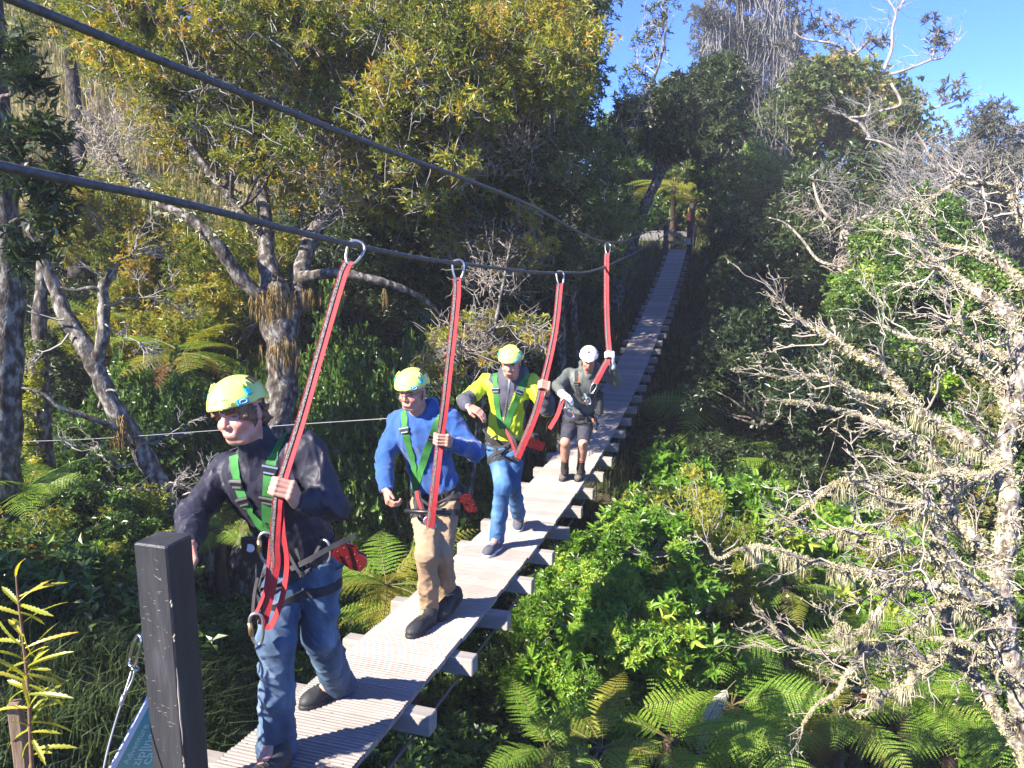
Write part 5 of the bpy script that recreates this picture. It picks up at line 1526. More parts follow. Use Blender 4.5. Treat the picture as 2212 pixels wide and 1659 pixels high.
# ---- A: the big lichened tree left of the bridge, golden olive crown over the left half
A_limbs = [limb_px(q) for q in (
    [(500,1350,7.6,.26),(530,1235,7.7,.215),(560,1130,7.8,.185),(592,1000,7.9,.175),(606,880,8.0,.170),(612,770,8.1,.175),(598,690,8.2,.19),(596,640,8.25,.17),(576,560,8.4,.10),(574,480,8.6,.085),(560,380,8.8,.07),(545,250,9.1,.055),(540,110,9.4,.045),(520,-40,9.8,.03)],
    [(612,740,8.1,.12),(640,640,8.4,.12),(655,560,8.7,.10),(700,470,9.0,.09),(770,420,9.3,.085),(850,340,9.6,.07),(900,290,9.9,.055),(960,200,10.2,.045),(1010,110,10.5,.03)],
    [(590,665,8.1,.085),(520,600,8.0,.075),(470,530,7.9,.065),(420,480,7.9,.055),(350,440,8.0,.05),(290,390,8.2,.045),(230,310,8.4,.04),(180,240,8.6,.03)],
    [(650,600,8.4,.07),(720,590,8.3,.055),(790,600,8.3,.05),(860,620,8.4,.04),(920,650,8.6,.028),(960,690,8.7,.016)],
    [(700,480,9.0,.06),(800,395,8.9,.055),(870,345,9.0,.05),(950,330,9.2,.045),(1050,360,9.5,.04),(1130,340,9.8,.03)],
    [(780,415,9.3,.06),(810,320,9.4,.055),(815,260,9.5,.05),(850,200,9.6,.04),(900,160,9.9,.03)],
    [(574,520,8.5,.06),(500,430,8.4,.045),(420,330,8.6,.04),(350,200,8.9,.03),(330,60,9.2,.02)],
    [(545,250,9.1,.04),(600,180,9.2,.035),(620,80,9.3,.03),(625,-20,9.4,.025)])]
A_poly = [(140,-60),(1240,-60),(1250,90),(1210,240),(1180,330),(1060,330),(960,430),(830,470),(760,470),(620,420),(480,410),(400,370),(300,260),(200,110)]
A_cl = fill(gA, A_poly, 215, (8.2, 10.8), (.28, .55), 62) + fill(gA, [(450,-80),(1150,-80),(1150,120),(700,200),(450,120)], 24, (9.5, 11.5), (.4, .6), 60) + fill(gA, [(160,-60),(1000,-60),(1000,380),(520,380),(300,190)], 56, (7.6, 8.6), (.2, .36), 60)
A_root, A_skel = tree('big lichened tree left of the bridge with a golden olive crown', A_limbs, A_cl, M_lf_gold, M_bark, gA, .082, .021, 8, 1.0, None, twigs=7, twig_m=M_twig, tone=(.30, .88), limb_n=12)
# a lower skirt of darker foliage on its right side
D_cl = fill(gA, [(980,330),(1270,240),(1330,330),(1350,500),(1290,640),(1050,640),(960,520)], 80, (9.5, 12.0), (.3, .6), 60)
tree('darker tree behind the big golden olive tree, its crown left of the bridge end', [limb_px([(1215,1000,12.5,.10),(1215,850,12.5,.09),(1212,700,12.3,.08),(1205,560,12.2,.07),(1190,430,12.0,.06),(1170,250,11.8,.05),(1150,60,11.8,.03)]),
      limb_px([(1208,600,12.2,.05),(1120,520,11.5,.04),(1060,470,11.0,.03)]), limb_px([(1195,470,12,.05),(1290,380,11.8,.04),(1360,280,11.5,.03),(1420,150,11.3,.02),(1440,60,11.2,.015)])],
     D_cl + fill(gA, [(1000,-60),(1270,-60),(1270,120),(1220,330),(1020,330)], 50, (11, 13.5), (.35, .6), 64) + [px_clump(x, y, 11.4, 26, 34, .2, 12) for x, y in ((1360,300),(1380,235),(1395,190),(1372,150),(1410,120),(1390,90),(1425,70),(1405,40),(1440,30),(1350,200),(1335,255))], M_lf_olive, M_bark, gA, .085, .022, 8, 1.0, None, twigs=9, twig_m=M_twig_pale, tone=(.15, .75))
# taller forest behind, whose crowns run on above the view and shade the far half of the bridge
tree('tall olive forest tree rising behind the big golden tree, upper middle of the view', [limb_px([(880,700,15,.2),(890,500,15,.17),(900,300,15,.14),(910,100,15,.11),(920,-150,15,.06)]), limb_px([(895,420,15,.08),(1000,280,15,.06),(1080,120,15,.04)]), limb_px([(897,350,15,.08),(780,200,15,.06),(700,50,15,.04)])],
     fill(gA, [(560,-130),(1230,-130),(1250,100),(1210,300),(1080,400),(760,400),(600,200)], 170, (13.2, 17), (.5, .9), 34), M_lf_olive, M_bark, gA, .12, .032, 7, 1.0, None, tone=(.1, .7))
tree('tall dark forest tree behind the wire ropes left of the bridge end', [limb_px([(1130,620,20,.22),(1135,450,20,.19),(1140,250,20,.15),(1145,0,20,.1),(1150,-250,20,.05)]), limb_px([(1137,380,20,.09),(1200,250,20,.07),(1240,100,20,.04)])],
     fill(gA, [(930,60),(1230,60),(1260,120),(1250,150),(1230,330),(1100,400),(960,300)], 120, (18, 22), (.6, 1.1), 32), M_lf_dark, M_bark, gA, .15, .042, 7, 1.0, None, tone=(.2, .8))
# bronze leaved spray reaching in front of the shade
tree('low golden leaved sapling with pale twigs under the wire ropes, behind the blue hoodie', [limb_px([(1010,1130,8.6,.035),(1030,950,8.6,.03),(1050,800,8.5,.025),(1080,650,8.4,.02),(1100,540,8.4,.012)])],
     fill(gA, [(930,700),(1130,650),(1180,690),(1180,800),(1060,830),(930,810)], 26, (8.0, 9.2), (.18, .32), 60) + fill(gA, [(980,470),(1160,440),(1190,520),(1090,580),(990,560)], 18, (9, 10), (.2, .36), 60),
     M_lf_gold, M_bark, gA, .075, .021, 8, 1.0, None, twigs=14, twig_m=M_twig, tone=(.55, .95))

# ---- B: leaning dead limbed tree at left, forked
B_limbs = [limb_px(q) for q in (
    [(478,1345,7.35,.15),(462,1260,7.3,.12),(420,1160,7.2,.11),(370,1090,7.1,.10),(325,1010,7.0,.095),(280,930,6.95,.09),(240,870,6.9,.085),(210,800,6.9,.085),(178,740,6.9,.082),(140,680,6.95,.075),(118,620,7.0,.06),(92,560,7.0,.05),(70,510,7.05,.04),(58,478,7.1,.03)],
    [(205,790,6.9,.06),(222,730,6.85,.055),(224,660,6.85,.05),(222,620,6.85,.045),(240,596,6.85,.042),(244,583,6.85,.04)],
    [(224,640,6.85,.03),(200,622,6.8,.022),(160,628,6.75,.015),(130,620,6.7,.008)],
    [(285,935,6.95,.035),(230,915,6.8,.03),(180,898,6.7,.028),(130,880,6.6,.022),(100,855,6.55,.015),(60,840,6.5,.01),(35,838,6.5,.006)],
    [(350,1070,7.1,.03),(300,1058,7.0,.025),(230,1052,6.9,.02),(150,1040,6.8,.012),(70,1050,6.7,.006)],
    [(215,880,6.9,.02),(225,850,6.85,.016),(240,842,6.8,.012),(262,850,6.8,.006)])]
gB = np.random.default_rng(55)
B_root, B_skel = tree('leaning grey forked tree with bare lichened limbs at left, no leaves', B_limbs, [], M_lf_dark, M_bark_pale, gB, limb_n=10)

# ---- C: trunks at the left edge
tree('mottled trunk at the left edge with dark strap leaved epiphytes', [limb_px([(0,1150,6.2,.16),(5,1000,6.2,.15),(10,800,6.2,.14),(18,620,6.25,.13),(8,450,6.3,.12),(-10,250,6.4,.11),(-20,0,6.6,.09)])],
     [px_clump(*q) for q in ((60,180,6.0,40,60,.25,26),(95,290,6.0,45,60,.25,30),(70,400,6.0,55,60,.25,30),(110,470,6.1,55,70,.25,34),(60,540,6.0,45,60,.25,26),(30,120,6.2,40,60,.25,26),(130,380,6.1,30,40,.2,16),(20,330,6.0,40,70,.2,20))],
     M_lf_dark, M_bark, gB, .12, .026, 9, 1.0, None, tone=(.2, .7), ang=(.6, 1.5), droop=.30, stem=.12)
tree('slim mossy trunk at left wrapped in bright climbing leaves', [limb_px([(118,1180,7.6,.09),(100,1000,7.6,.085),(90,850,7.6,.08),(85,700,7.7,.07),(95,560,7.8,.06),(100,380,8.0,.05)]), limb_px([(92,860,7.6,.03),(60,780,7.5,.022),(20,730,7.4,.012)])],
     [px_clump(70+gB.normal(0,14), y, 7.45, 22, 36, .12, 26) for y in range(760, 1130, 34)], M_lf_yell, M_bark, gB, .05, .022, 7, 1.0, None, tone=(.2, .7))
tree('dark straight trunk on the golden hillside far left', [limb_px([(172,600,12.5,.17),(176,520,12.5,.16),(180,440,12.6,.15),(172,360,12.7,.13),(165,250,12.9,.11),(150,100,13.2,.09),(140,-60,13.5,.06)])],
     fill(gB, [(40,-60),(260,-60),(260,60),(60,90)], 14, (12, 14), (.4, .7), 60), M_lf_gold, M_bark_dark, gB, .09, .024, 8, 1.0, None, tone=(.2, .6))
# slim trunks in the shade behind the lanyards and the leaning pale trunk before the landing
gC = np.random.default_rng(77)
def crown_fill(poly, n, Yr, rr, d=50): return fill(gC, poly, n, Yr, rr, d)
tree('slim pale trunk leaning before the far landing, dark crown above it', [limb_px([(1325,700,19.0,.16),(1338,620,19.0,.15),(1355,560,19.1,.14),(1380,490,19.2,.13),(1400,430,19.3,.125),(1430,370,19.5,.115),(1455,310,19.6,.10),(1470,250,19.8,.085),(1465,150,20,.06)]),
      limb_px([(1410,420,19.3,.06),(1420,360,19.3,.05),(1425,300,19.3,.04),(1400,220,19.2,.03)]), limb_px([(1445,335,19.5,.06),(1490,270,19.8,.05),(1520,200,20,.04),(1540,150,20.2,.03)])],
     crown_fill([(1340,230),(1420,200),(1480,160),(1560,130),(1590,170),(1590,310),(1520,350),(1440,330),(1340,340)], 95, (18, 22), (.32, .58), 40),
     M_lf_dark, M_bark, gC, .15, .035, 8, 1.0, None, tone=(.2, .75))
# thin trunk in the shade behind the last walker
for x, y0, y1, Y, r, lab in ((1243, 900, 640, 13.5, .05, 'thin pale trunk in the shade left of the last walker'), (1232, 760, 480, 15.5, .045, 'thin grey trunk in the shade under the wire ropes')):
    tree(lab, [limb_px([(x, y0, Y, r), (x+4, (y0+y1)/2, Y, r*.9), (x-2, y1, Y, r*.8), (x+6, y1-120, Y, r*.5)])], [], M_lf_dark, M_bark, gC)

# ---- understory: shrub kinds, each built once and repeated
PROTO = {}
def shrub_proto(key, g, R, H, nclump, nros, leaf, leafL, leafW, k, tone, oval=False, twigs=0, dead=0, ang=(.5, 1.35), sub=2, fold=.22, droop=.18):
    LV = Leaves(); st = []; sr = []; tw = []; twr = []
    n0 = nros
    for i in range(int(nclump*1.15)):
        a = g.uniform(0, 6.28); q = math.sqrt(g.uniform(0, 1))
        r = R*g.uniform(.13, .42)
        c = np.array([math.cos(a)*q*R*.95, math.sin(a)*q*R*.95, H*(.18 + .78*g.uniform(0, 1)*(1 - .5*q*q))])
        nros = max(10, int(n0*1.25*(r/(.34*R))**1.7))
        C, D = in_clump(g, c, (r*g.uniform(.8, 1.3), r*g.uniform(.8, 1.3), r*g.uniform(.6, 1.1)), nros, .6)
        D = unit(D*.7 + np.array([0, 0, .55]) + g.normal(0, .4, (nros, 3)))
        tn = np.clip(g.uniform(*tone) + g.normal(0, .12, nros), 0, 1)
        LV.add(rosettes(g, C, D, k, leafL, leafW, tn, ang, oval, leafL*1.1, fold=fold, droop=droop))
        b0 = np.array([g.normal(0, .06), g.normal(0, .06), 0])
        br = wobble(g, b0, c, 7, .12, .04); st.append(br); sr.append(np.linspace(.012 + .010*H, .005, 7))
        for _ in range(sub):
            e = C[g.integers(0, nros)]; st.append(wobble(g, br[g.integers(3, 7)], e, 7, .15)); sr.append(np.linspace(.006, .002, 7))
        for _ in range(dead):
            q0 = c + rand_dirs(1, g)[0]*r; e = q0 + unit(np.array([*g.normal(0, .7, 2), .5 + g.uniform(0, .5)]))*g.uniform(.15, .45)*R
            st.append(wobble(g, br[4], e, 7, .22)); sr.append(np.linspace(.006, .002, 7))
    V, Q = bundle(st, sr, 4)
    PROTO[key] = (LV.data('foliage_' + key, leaf), mesh_data('stems_' + key, V, [Q], M_twig if dead else M_bark))
_by = np.linspace(1.6, 25.3, 120)
_bl = np.array([proj(deck(y, -.44)) for y in _by]); _br = np.array([proj(deck(y, .46) - np.array([0, 0, .10])) for y in _by]); _bc = np.array([proj(deck(y)) for y in _by])
def hides_bridge(p):
    """does a point of a plant stand between the eye and the deck, its beams or its posts, or poke into the deck?"""
    if p[1] < .8: return False
    c = (p[0] + BX0 - BTN*p[1])*math.cos(BA)
    if abs(c) < .62 and p[2] > deck_z(min(p[1], 25.3)) - .35 and p[1] < 26: return True
    q = proj(p)
    if not 440 < q[1] < 1800: return False
    xl = np.interp(q[1], _bl[::-1, 1], _bl[::-1, 0]); xr = np.interp(q[1], _br[::-1, 1], _br[::-1, 0])
    if q[1] < 600: xl, xr = min(xl, 1425), max(xr, 1505)
    if not xl - 4 < q[0] < xr + 4: return False
    return p[1] < np.interp(q[1], _bc[::-1, 1], _by[::-1]) + .2
def bridge_shade(p):
    """height at which the sun's ray to p passes the bridge, above (+) or below (-) its deck"""
    c = (p[0] + BX0 - BTN*p[1])*math.cos(BA)
    h = c/-(SUN_H[0]*BSIDE[0] + SUN_H[1]*BSIDE[1])
    if h < 0: return 9.0
    return p[2] + h*math.tan(SUN_EL) - deck_z(float(np.clip(p[1] + h*SUN_H[1], 1.4, 25.3)))
_sd = np.array([[a, b_, z] for z in (.35, .7, 1.0) for a, b_ in ((0, 0), (1, 0), (-1, 0), (0, -1), (.7, -.7), (-.7, -.7), (.7, .7), (-.7, .7), (.5, -.5), (-.5, -.5))]) * np.array([1.0, 1.0, 1.42])
def put_shrub(key, p, s, rz, label, group, cat='shrub', name=None, sz=1.0):
    name = name or {'glossy': 'broadleaf_shrub', 'dark': 'dark_shrub', 'gold': 'golden_shrub', 'bright': 'bright_shrub', 'yellow': 'fine_leaved_shrub', 'olive': 'olive_shrub', 'grey': 'grey_shrub'}[key[:-1]]
    root = empty(name, p, label, cat, group, rz, s)
    root.scale = (s, s, s*sz)
    a = link('foliage', PROTO[key][0], root); tag(a, kind='stuff')
    b_ = link('stem', PROTO[key][1], root); tag(b_, kind='stuff')
    return root
gS = np.random.default_rng(303)
for i in range(3):
    shrub_proto('glossy%d' % i, gS, 1.0, 1.5, 26, 70, M_lf_mid, .075, .034, 6, (.15, .75), True)
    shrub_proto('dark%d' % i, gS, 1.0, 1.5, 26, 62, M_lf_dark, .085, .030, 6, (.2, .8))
    shrub_proto('gold%d' % i, gS, 1.0, 1.6, 24, 64, M_lf_gold, .080, .022, 7, (.35, .9), dead=1)
shrub_proto('bright0', gS, 1.0, 1.4, 24, 30, M_lf_bright, .20, .068, 7, (.2, .95), True, dead=1)
shrub_proto('bright1', gS, 1.0, 1.4, 24, 36, M_lf_bright, .17, .062, 7, (.15, .85), True, dead=1)
shrub_proto('yellow0', gS, .9, 1.7, 26, 80, M_lf_yell, .050, .016, 7, (.3, .9), dead=1)
shrub_proto('olive0', gS, 1.0, 1.4, 26, 64, M_lf_olive, .085, .034, 6, (.2, .9), dead=1)
shrub_proto('olive1', gS, 1.0, 1.4, 26, 64, M_lf_olive, .085, .034, 6, (.3, 1.0), dead=1)
shrub_proto('grey0', gS, 1.0, 1.5, 22, 60, M_lf_grey, .08, .020, 7, (.2, .8), dead=4)

def scatter(kinds, poly, n, Yr, sr, label, group, seed, lift=0.0, follow=True, sz=(0.8, 1.2), sunlit=False):
    """shrubs whose middles lie in a region of the view; they stand on the ground below it"""
    g = np.random.default_rng(seed)
    for c, r, _ in fill(g, poly, n*(6 if sunlit else 1), Yr, (.3, .3), 1):
        gz = float(ground_z(c[0], c[1]))
        s = g.uniform(*sr)
        if sunlit:
            if n <= 0: break
            if -(.25 + .75*s) < bridge_shade(c) < .3 + .75*s: continue
            n -= 1
        h = c[2] - gz
        z = gz if follow else max(gz, c[2] - s*.75)
        sq = g.uniform(*sz)
        if follow and h > 0: sq = float(np.clip(h/(.75*1.45*s), .7, 2.6))
        tries = 0
        while tries < 9 and any(hides_bridge(np.array([c[0], c[1], z]) + _sd[i_]*np.array([s, s, s*sq])) for i_ in range(len(_sd))):
            s *= .86; sq *= .93; tries += 1
        if tries == 9: continue
        put_shrub(kinds[g.integers(0, len(kinds))], (c[0], c[1], z - .08), s, g.uniform(0, 6.28), label, group, sz=sq)
GL = ['glossy0', 'glossy1', 'glossy2']; DK = ['dark0', 'dark1', 'dark2']; GO = ['gold0', 'gold1', 'gold2']
# left bank between the trunks: glossy green mass
scatter(GL, [(250,800),(560,800),(560,1150),(330,1180),(180,1120),(140,950)], 22, (8.2, 10.5), (.65, 1.0), 'glossy green shrub in the sunlit thicket behind the first walker', 'glossy shrubs in the left thicket', 1)
scatter(GL, [(640,640),(900,640),(960,800),(960,1150),(680,1150),(640,900)], 26, (8.8, 11), (.7, 1.05), 'glossy green shrub in the thicket between the big trunk and the bridge', 'glossy shrubs between trunk and bridge', 2)
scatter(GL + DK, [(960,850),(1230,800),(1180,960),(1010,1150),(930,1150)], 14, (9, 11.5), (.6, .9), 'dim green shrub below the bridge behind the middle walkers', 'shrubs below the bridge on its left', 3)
scatter(GO, [(200,430),(520,480),(560,640),(480,760),(330,780),(240,620)], 22, (10.5, 13.5), (.8, 1.2), 'golden leaved shrub on the bank left of the big trunk', 'golden shrubs on the left bank', 4, follow=False)
scatter(DK, [(0,640),(220,640),(330,760),(330,900),(120,960),(0,960)], 16, (10, 13), (.7, 1.1), 'dark shrub in the shade behind the leaning grey tree', 'dark shrubs at far left', 5)
scatter(GL + ['yellow0'], [(0,1010),(160,1050),(330,1130),(340,1190),(150,1200),(0,1180)], 16, (5.6, 7.4), (.45, .75), 'low sunlit shrub on the left bank', 'low shrubs on the left bank', 6)
# far bank in the shade, left of the bridge
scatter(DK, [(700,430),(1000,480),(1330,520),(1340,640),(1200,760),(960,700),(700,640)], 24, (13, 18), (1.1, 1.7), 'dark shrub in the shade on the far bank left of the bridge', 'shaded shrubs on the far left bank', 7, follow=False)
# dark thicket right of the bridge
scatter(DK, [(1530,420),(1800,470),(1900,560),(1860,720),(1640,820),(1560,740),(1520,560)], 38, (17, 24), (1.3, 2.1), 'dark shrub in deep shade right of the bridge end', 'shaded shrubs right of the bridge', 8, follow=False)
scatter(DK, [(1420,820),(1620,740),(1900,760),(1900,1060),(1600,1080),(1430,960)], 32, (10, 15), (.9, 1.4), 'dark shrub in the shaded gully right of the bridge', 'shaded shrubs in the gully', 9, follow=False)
# bright young shrubs below the bridge at right
scatter(['bright0', 'bright1'], [(1340,1070),(1440,1090),(1420,1200),(1390,1330),(1340,1480),(1230,1500),(1200,1420),(1240,1300)], 46, (5.6, 9.6), (.40, .72), 'bright green leafy shrub growing up below the right side of the bridge', 'bright shrubs right of the bridge', 10, follow=False, sunlit=True)
scatter(['bright0', 'bright1'], [(1290,1090),(1340,1070),(1250,1300),(1200,1420),(1130,1400),(1170,1300)], 24, (6.4, 9.2), (.28, .44), 'small bright shrub right beside the bridge beams', 'small bright shrubs beside the beams', 110, follow=False, sunlit=True)
scatter(['bright0', 'bright1'], [(1250,1300),(1370,1280),(1380,1400),(1340,1480),(1240,1470)], 8, (5.2, 6.2), (.22, .34), 'leafy bright shrub top closest to the viewer right of the bridge', 'near bright shrubs right of the bridge', 111, follow=False, sunlit=True)
scatter(GL, [(1060,1380),(1180,1360),(1350,1480),(1300,1560),(1120,1520)], 9, (6.6, 7.6), (.35, .5), 'small glossy shrub beside the bridge beams at bottom', 'small shrubs under the bridge edge', 11, follow=False)
scatter(GL + ['bright1'], [(1390,980),(1560,1010),(1600,1120),(1500,1160),(1400,1080)], 14, (7.5, 9.5), (.6, .9), 'green shrub at the edge of the sun right of the bridge', 'half lit shrubs right of the bridge', 12, follow=False, sunlit=True)
scatter(['yellow0'], [(1400,1110),(1500,1080),(1545,1180),(1500,1330),(1420,1300)], 9, (6.2, 8.4), (.45, .65), 'yellow green fine leaved bush right of the bridge', 'yellow green bushes right of the bridge', 13, follow=False, sunlit=True)
scatter(['bright0', 'glossy0', 'glossy1'], [(1560,1200),(2000,1150),(2200,1250),(2200,1600),(1900,1640),(1600,1400)], 24, (7.5, 10), (.65, 1.0), 'green shrub among the ferns behind the lichen tree', 'shrubs behind the lichen tree', 14, follow=False)
# lit shrubs at the right, mid distance
scatter(['olive0', 'glossy1', 'bright1'], [(1870,540),(2060,520),(2212,620),(2212,800),(2020,860),(1900,760)], 30, (11, 14), (.8, 1.2), 'sunlit olive shrub behind the upper lichen branches', 'sunlit shrubs at mid right', 15, follow=False)
scatter(['olive0', 'glossy2'], [(1900,860),(2212,820),(2212,1150),(2000,1180),(1880,1050)], 24, (9.5, 12), (.8, 1.2), 'dim shrub behind the dense lichen twigs at right', 'shrubs behind the lichen twigs', 16, follow=False)
scatter(DK + GL, [(640,1180),(900,1160),(960,1300),(800,1420),(640,1400)], 12, (6.8, 8.6), (.5, .8), 'shrub in half shade below the left side of the bridge', 'shrubs below the left bridge side', 17)
# ------------------------------------------------------------------ far right slope: crowns against the sky
gR = np.random.default_rng(909)
def upright(g, poly, n, Yr, Lr, r0, k=5, lean=.18):
    out, rr = [], []
    for c, _, _ in fill(g, poly, n, Yr, (.3, .3), 1):
        L = g.uniform(*Lr); d = unit(np.array([g.normal(0, lean), g.normal(0, lean), 1.]))
        out.append(wobble(g, c - d*L/2, c + d*L/2, k, .10)); rr.append(np.linspace(r0, r0*.3, k))
    return out, rr
def add_stems(root, name, polys, radii, mat, n=3):
    V, Q = bundle(polys, radii, n)
    return tag(under(link(name, mesh_data(name, V, [Q], mat)), root), kind='stuff')
t1, _ = tree('tall columnar grey tree rising against the sky right of the bridge end', [limb_px([(1610,520,36,.35),(1605,350,36,.3),(1600,180,36,.24),(1598,40,36,.16),(1600,-80,36,.08)])],
     fill(gR, [(1510,60),(1540,-60),(1680,-60),(1715,80),(1730,200),(1700,330),(1660,470),(1600,480),(1560,330),(1530,200)], 90, (34, 38), (.6, 1.0), 26), M_lf_grey, M_bark, gR, .20, .042, 8, 1.0, None, tone=(.15, .7), sub=2)
p_, r_ = upright(gR, [(1520,60),(1550,-60),(1680,-60),(1715,80),(1725,200),(1690,350),(1600,440),(1550,250)], 900, (33.6, 36), (1.0, 2.6), .022, lean=.16)
add_stems(t1, 'bare_stems', p_, r_, M_twig)
tree('dark strap leaved tree crowding the bridge end, in front of the tall grey tree', [limb_px([(1560,520,27,.2),(1555,400,27,.17),(1550,300,27,.13),(1545,200,27,.08)])],
     fill(gR, [(1490,240),(1500,170),(1560,130),(1600,180),(1605,290),(1570,340),(1490,330)], 80, (25, 28), (.4, .7), 34), M_lf_grey, M_bark, gR, .26, .05, 8, 1.0, None, tone=(.0, .6))
big_poly = [(1600,330),(1680,210),(1760,140),(1860,125),(1940,190),(1995,300),(2000,400),(1900,470),(1760,500),(1620,480),(1520,440),(1540,380)]
t2, _ = tree('broad rounded tree with green and bronze foliage, centre of the sunlit right slope', [limb_px([(1822,545,25,.24),(1820,500,25,.2),(1815,420,25.4,.17),(1800,330,25.8,.13),(1830,250,26,.1),(1850,180,26,.06)]), limb_px([(1815,430,25.4,.1),(1720,380,25,.08),(1660,360,24.6,.05)]), limb_px([(1818,440,25.4,.1),(1900,400,25,.08),(1960,360,25,.05)])],
     fill(gR, big_poly, 150, (23.5, 27), (.55, .95), 30), M_lf_olive, M_bark_pale, gR, .155, .082, 6, 1.0, None, tone=(.1, .85))
t2b, _ = tree('rounded green tree at the foot of the right slope beside the bridge end', [limb_px([(1700,560,23,.16),(1690,480,23,.13),(1680,400,23,.09)])],
     fill(gR, [(1500,380),(1600,330),(1700,350),(1760,420),(1740,500),(1640,520),(1520,470)], 70, (21.5, 24), (.45, .8), 32), M_lf_mid, M_bark, gR, .13, .055, 6, 1.0, None, tone=(.3, .95))
p_, r_ = upright(gR, [(1560,340),(1640,240),(1720,260),(1700,360),(1620,420)], 240, (23, 25), (.8, 1.8), .014, lean=.3)
add_stems(t2, 'bare_stems', p_, r_, M_twig)
tree('grey green bushy tree at the right edge under the sky', [limb_px([(2120,620,20,.2),(2110,500,20,.16),(2100,400,20,.12),(2090,320,20,.07)]), limb_px([(2105,420,20,.08),(2170,350,20,.06),(2200,280,20.4,.04)])],
     fill(gR, [(1990,400),(2020,330),(2090,310),(2140,230),(2160,290),(2230,300),(2230,560),(2100,560),(2000,500)], 90, (18.5, 22), (.5, .8), 34), M_lf_grey, M_bark_pale, gR, .12, .032, 7, 1.0, None, tone=(.2, .9))
tree('dark olive tree filling the hollow between the right slope and the edge bushes', [limb_px([(1960,620,22,.18),(1955,520,22,.15),(1950,430,22,.1)])],
     fill(gR, [(1850,440),(2000,400),(2100,480),(2100,600),(1950,560),(1850,520)], 60, (20, 23), (.5, .9), 34), M_lf_olive, M_bark, gR, .13, .05, 6, 1.0, None, tone=(.0, .6))
tree('dark forest tree standing behind the far landing platform', [limb_px([(1400,520,33,.25),(1400,400,33,.2),(1395,300,33,.12)]), limb_px([(1400,420,33,.12),(1460,360,33,.08),(1500,310,33,.05)])],
     fill(gR, [(1280,300),(1340,240),(1440,230),(1500,300),(1540,360),(1550,470),(1440,490),(1290,500)], 130, (30.5, 36), (.6, 1.0), 34), M_lf_mid, M_bark, gR, .17, .06, 7, 1.0, None, tone=(.0, .55))
tree('olive tree on the slope behind the yellow ferns beyond the bridge', [limb_px([(1540,540,31,.2),(1535,460,31,.15),(1530,400,31,.08)])],
     fill(gR, [(1440,360),(1560,330),(1600,430),(1580,530),(1500,500)], 50, (29.5, 33), (.5, .8), 34), M_lf_olive, M_bark, gR, .16, .06, 7, 1.0, None, tone=(.1, .8))
# spindly emergent limbs on the sky
def emergent(label, limbs, tufts, seed, leafL=.22):
    g = np.random.default_rng(seed)
    cl = [px_clump(x, y, Y, r, r*.8, r*Y/FPX, n) for x, y, Y, r, n in tufts]
    root, sk = tree(label, [limb_px(q) for q in limbs], cl, M_lf_grey, M_twig_pale, g, leafL, .045, 7, 1.0, None, tone=(.0, .55), limb_n=6, sub=4)
    po, ra = [], []
    for q in limbs:
        pts = limb_px(q); c = catmull(np.array([p for p, _ in pts]), 6)
        for i in range(0, len(c), 2):
            for _ in range(2):
                e = c[i] + unit(np.array([g.normal(0, .7), g.normal(0, .4), .6 + g.normal(0, .4)]))*g.uniform(.3, 1.1)
                po.append(wobble(g, c[i], e, 6, .2)); ra.append(np.linspace(.014, .004, 6))
    add_stems(root, 'twigs', po, ra, M_twig_pale)
emergent('spindly pale limbs with dark leaf tufts on the sky above the right slope',
    [[(1880,200,27,.09),(1860,150,27,.07),(1840,120,27,.06),(1800,95,27,.045),(1740,85,27,.03),(1715,70,27,.015)], [(1860,150,27,.05),(1845,100,27,.035),(1800,60,27,.025),(1760,30,27,.015)], [(1845,120,27,.04),(1880,85,27,.025),(1900,95,27,.015)], [(1740,250,27,.07),(1725,180,27,.05),(1705,130,27,.03)]],
    [(1722,20,27,26,16),(1745,62,27,22,14),(1770,40,27,20,10),(1790,75,27,22,14),(1810,55,27,18,10),(1840,60,27,16,8),(1880,90,27,24,14),(1905,90,27,18,10),(1700,105,27,20,12),(1720,130,27,20,12),(1800,110,27,22,12)], 41)
emergent('bare pale limb reaching high on the sky at right with one tufted arm',
    [[(1905,420,25.5,.10),(1908,330,25,.09),(1905,215,26,.08),(1905,165,26,.065),(1925,110,26,.05),(1928,60,26,.04),(1935,30,26,.035),(1920,0,26,.03),(1915,-40,26,.02)], [(1935,25,26,.03),(1950,5,26,.02),(1960,-20,26,.012)], [(1910,165,26,.06),(1960,150,26,.045),(2010,130,26,.035),(2035,125,26,.03),(2060,95,26,.02),(2070,80,26,.01)], [(2015,130,26,.03),(2018,100,26,.024),(2030,60,26,.016)],
     [(1908,330,25,.06),(1935,280,24.5,.055),(1970,260,24,.05),(2000,240,24,.04),(2050,222,24,.03),(2090,205,24,.014)], [(1912,345,25,.06),(1970,365,24,.055),(2010,360,23,.05),(2000,320,23,.04),(1975,280,23,.03)]],
    [(2010,40,26,16,12),(2028,70,26,20,14),(2016,100,26,14,10),(2035,100,26,12,8),(2062,185,24,20,14),(2080,205,24,16,10),(2040,205,24,16,10),(2140,235,22,14,12),(2110,300,21,20,12),(2155,270,22,18,12)], 42)

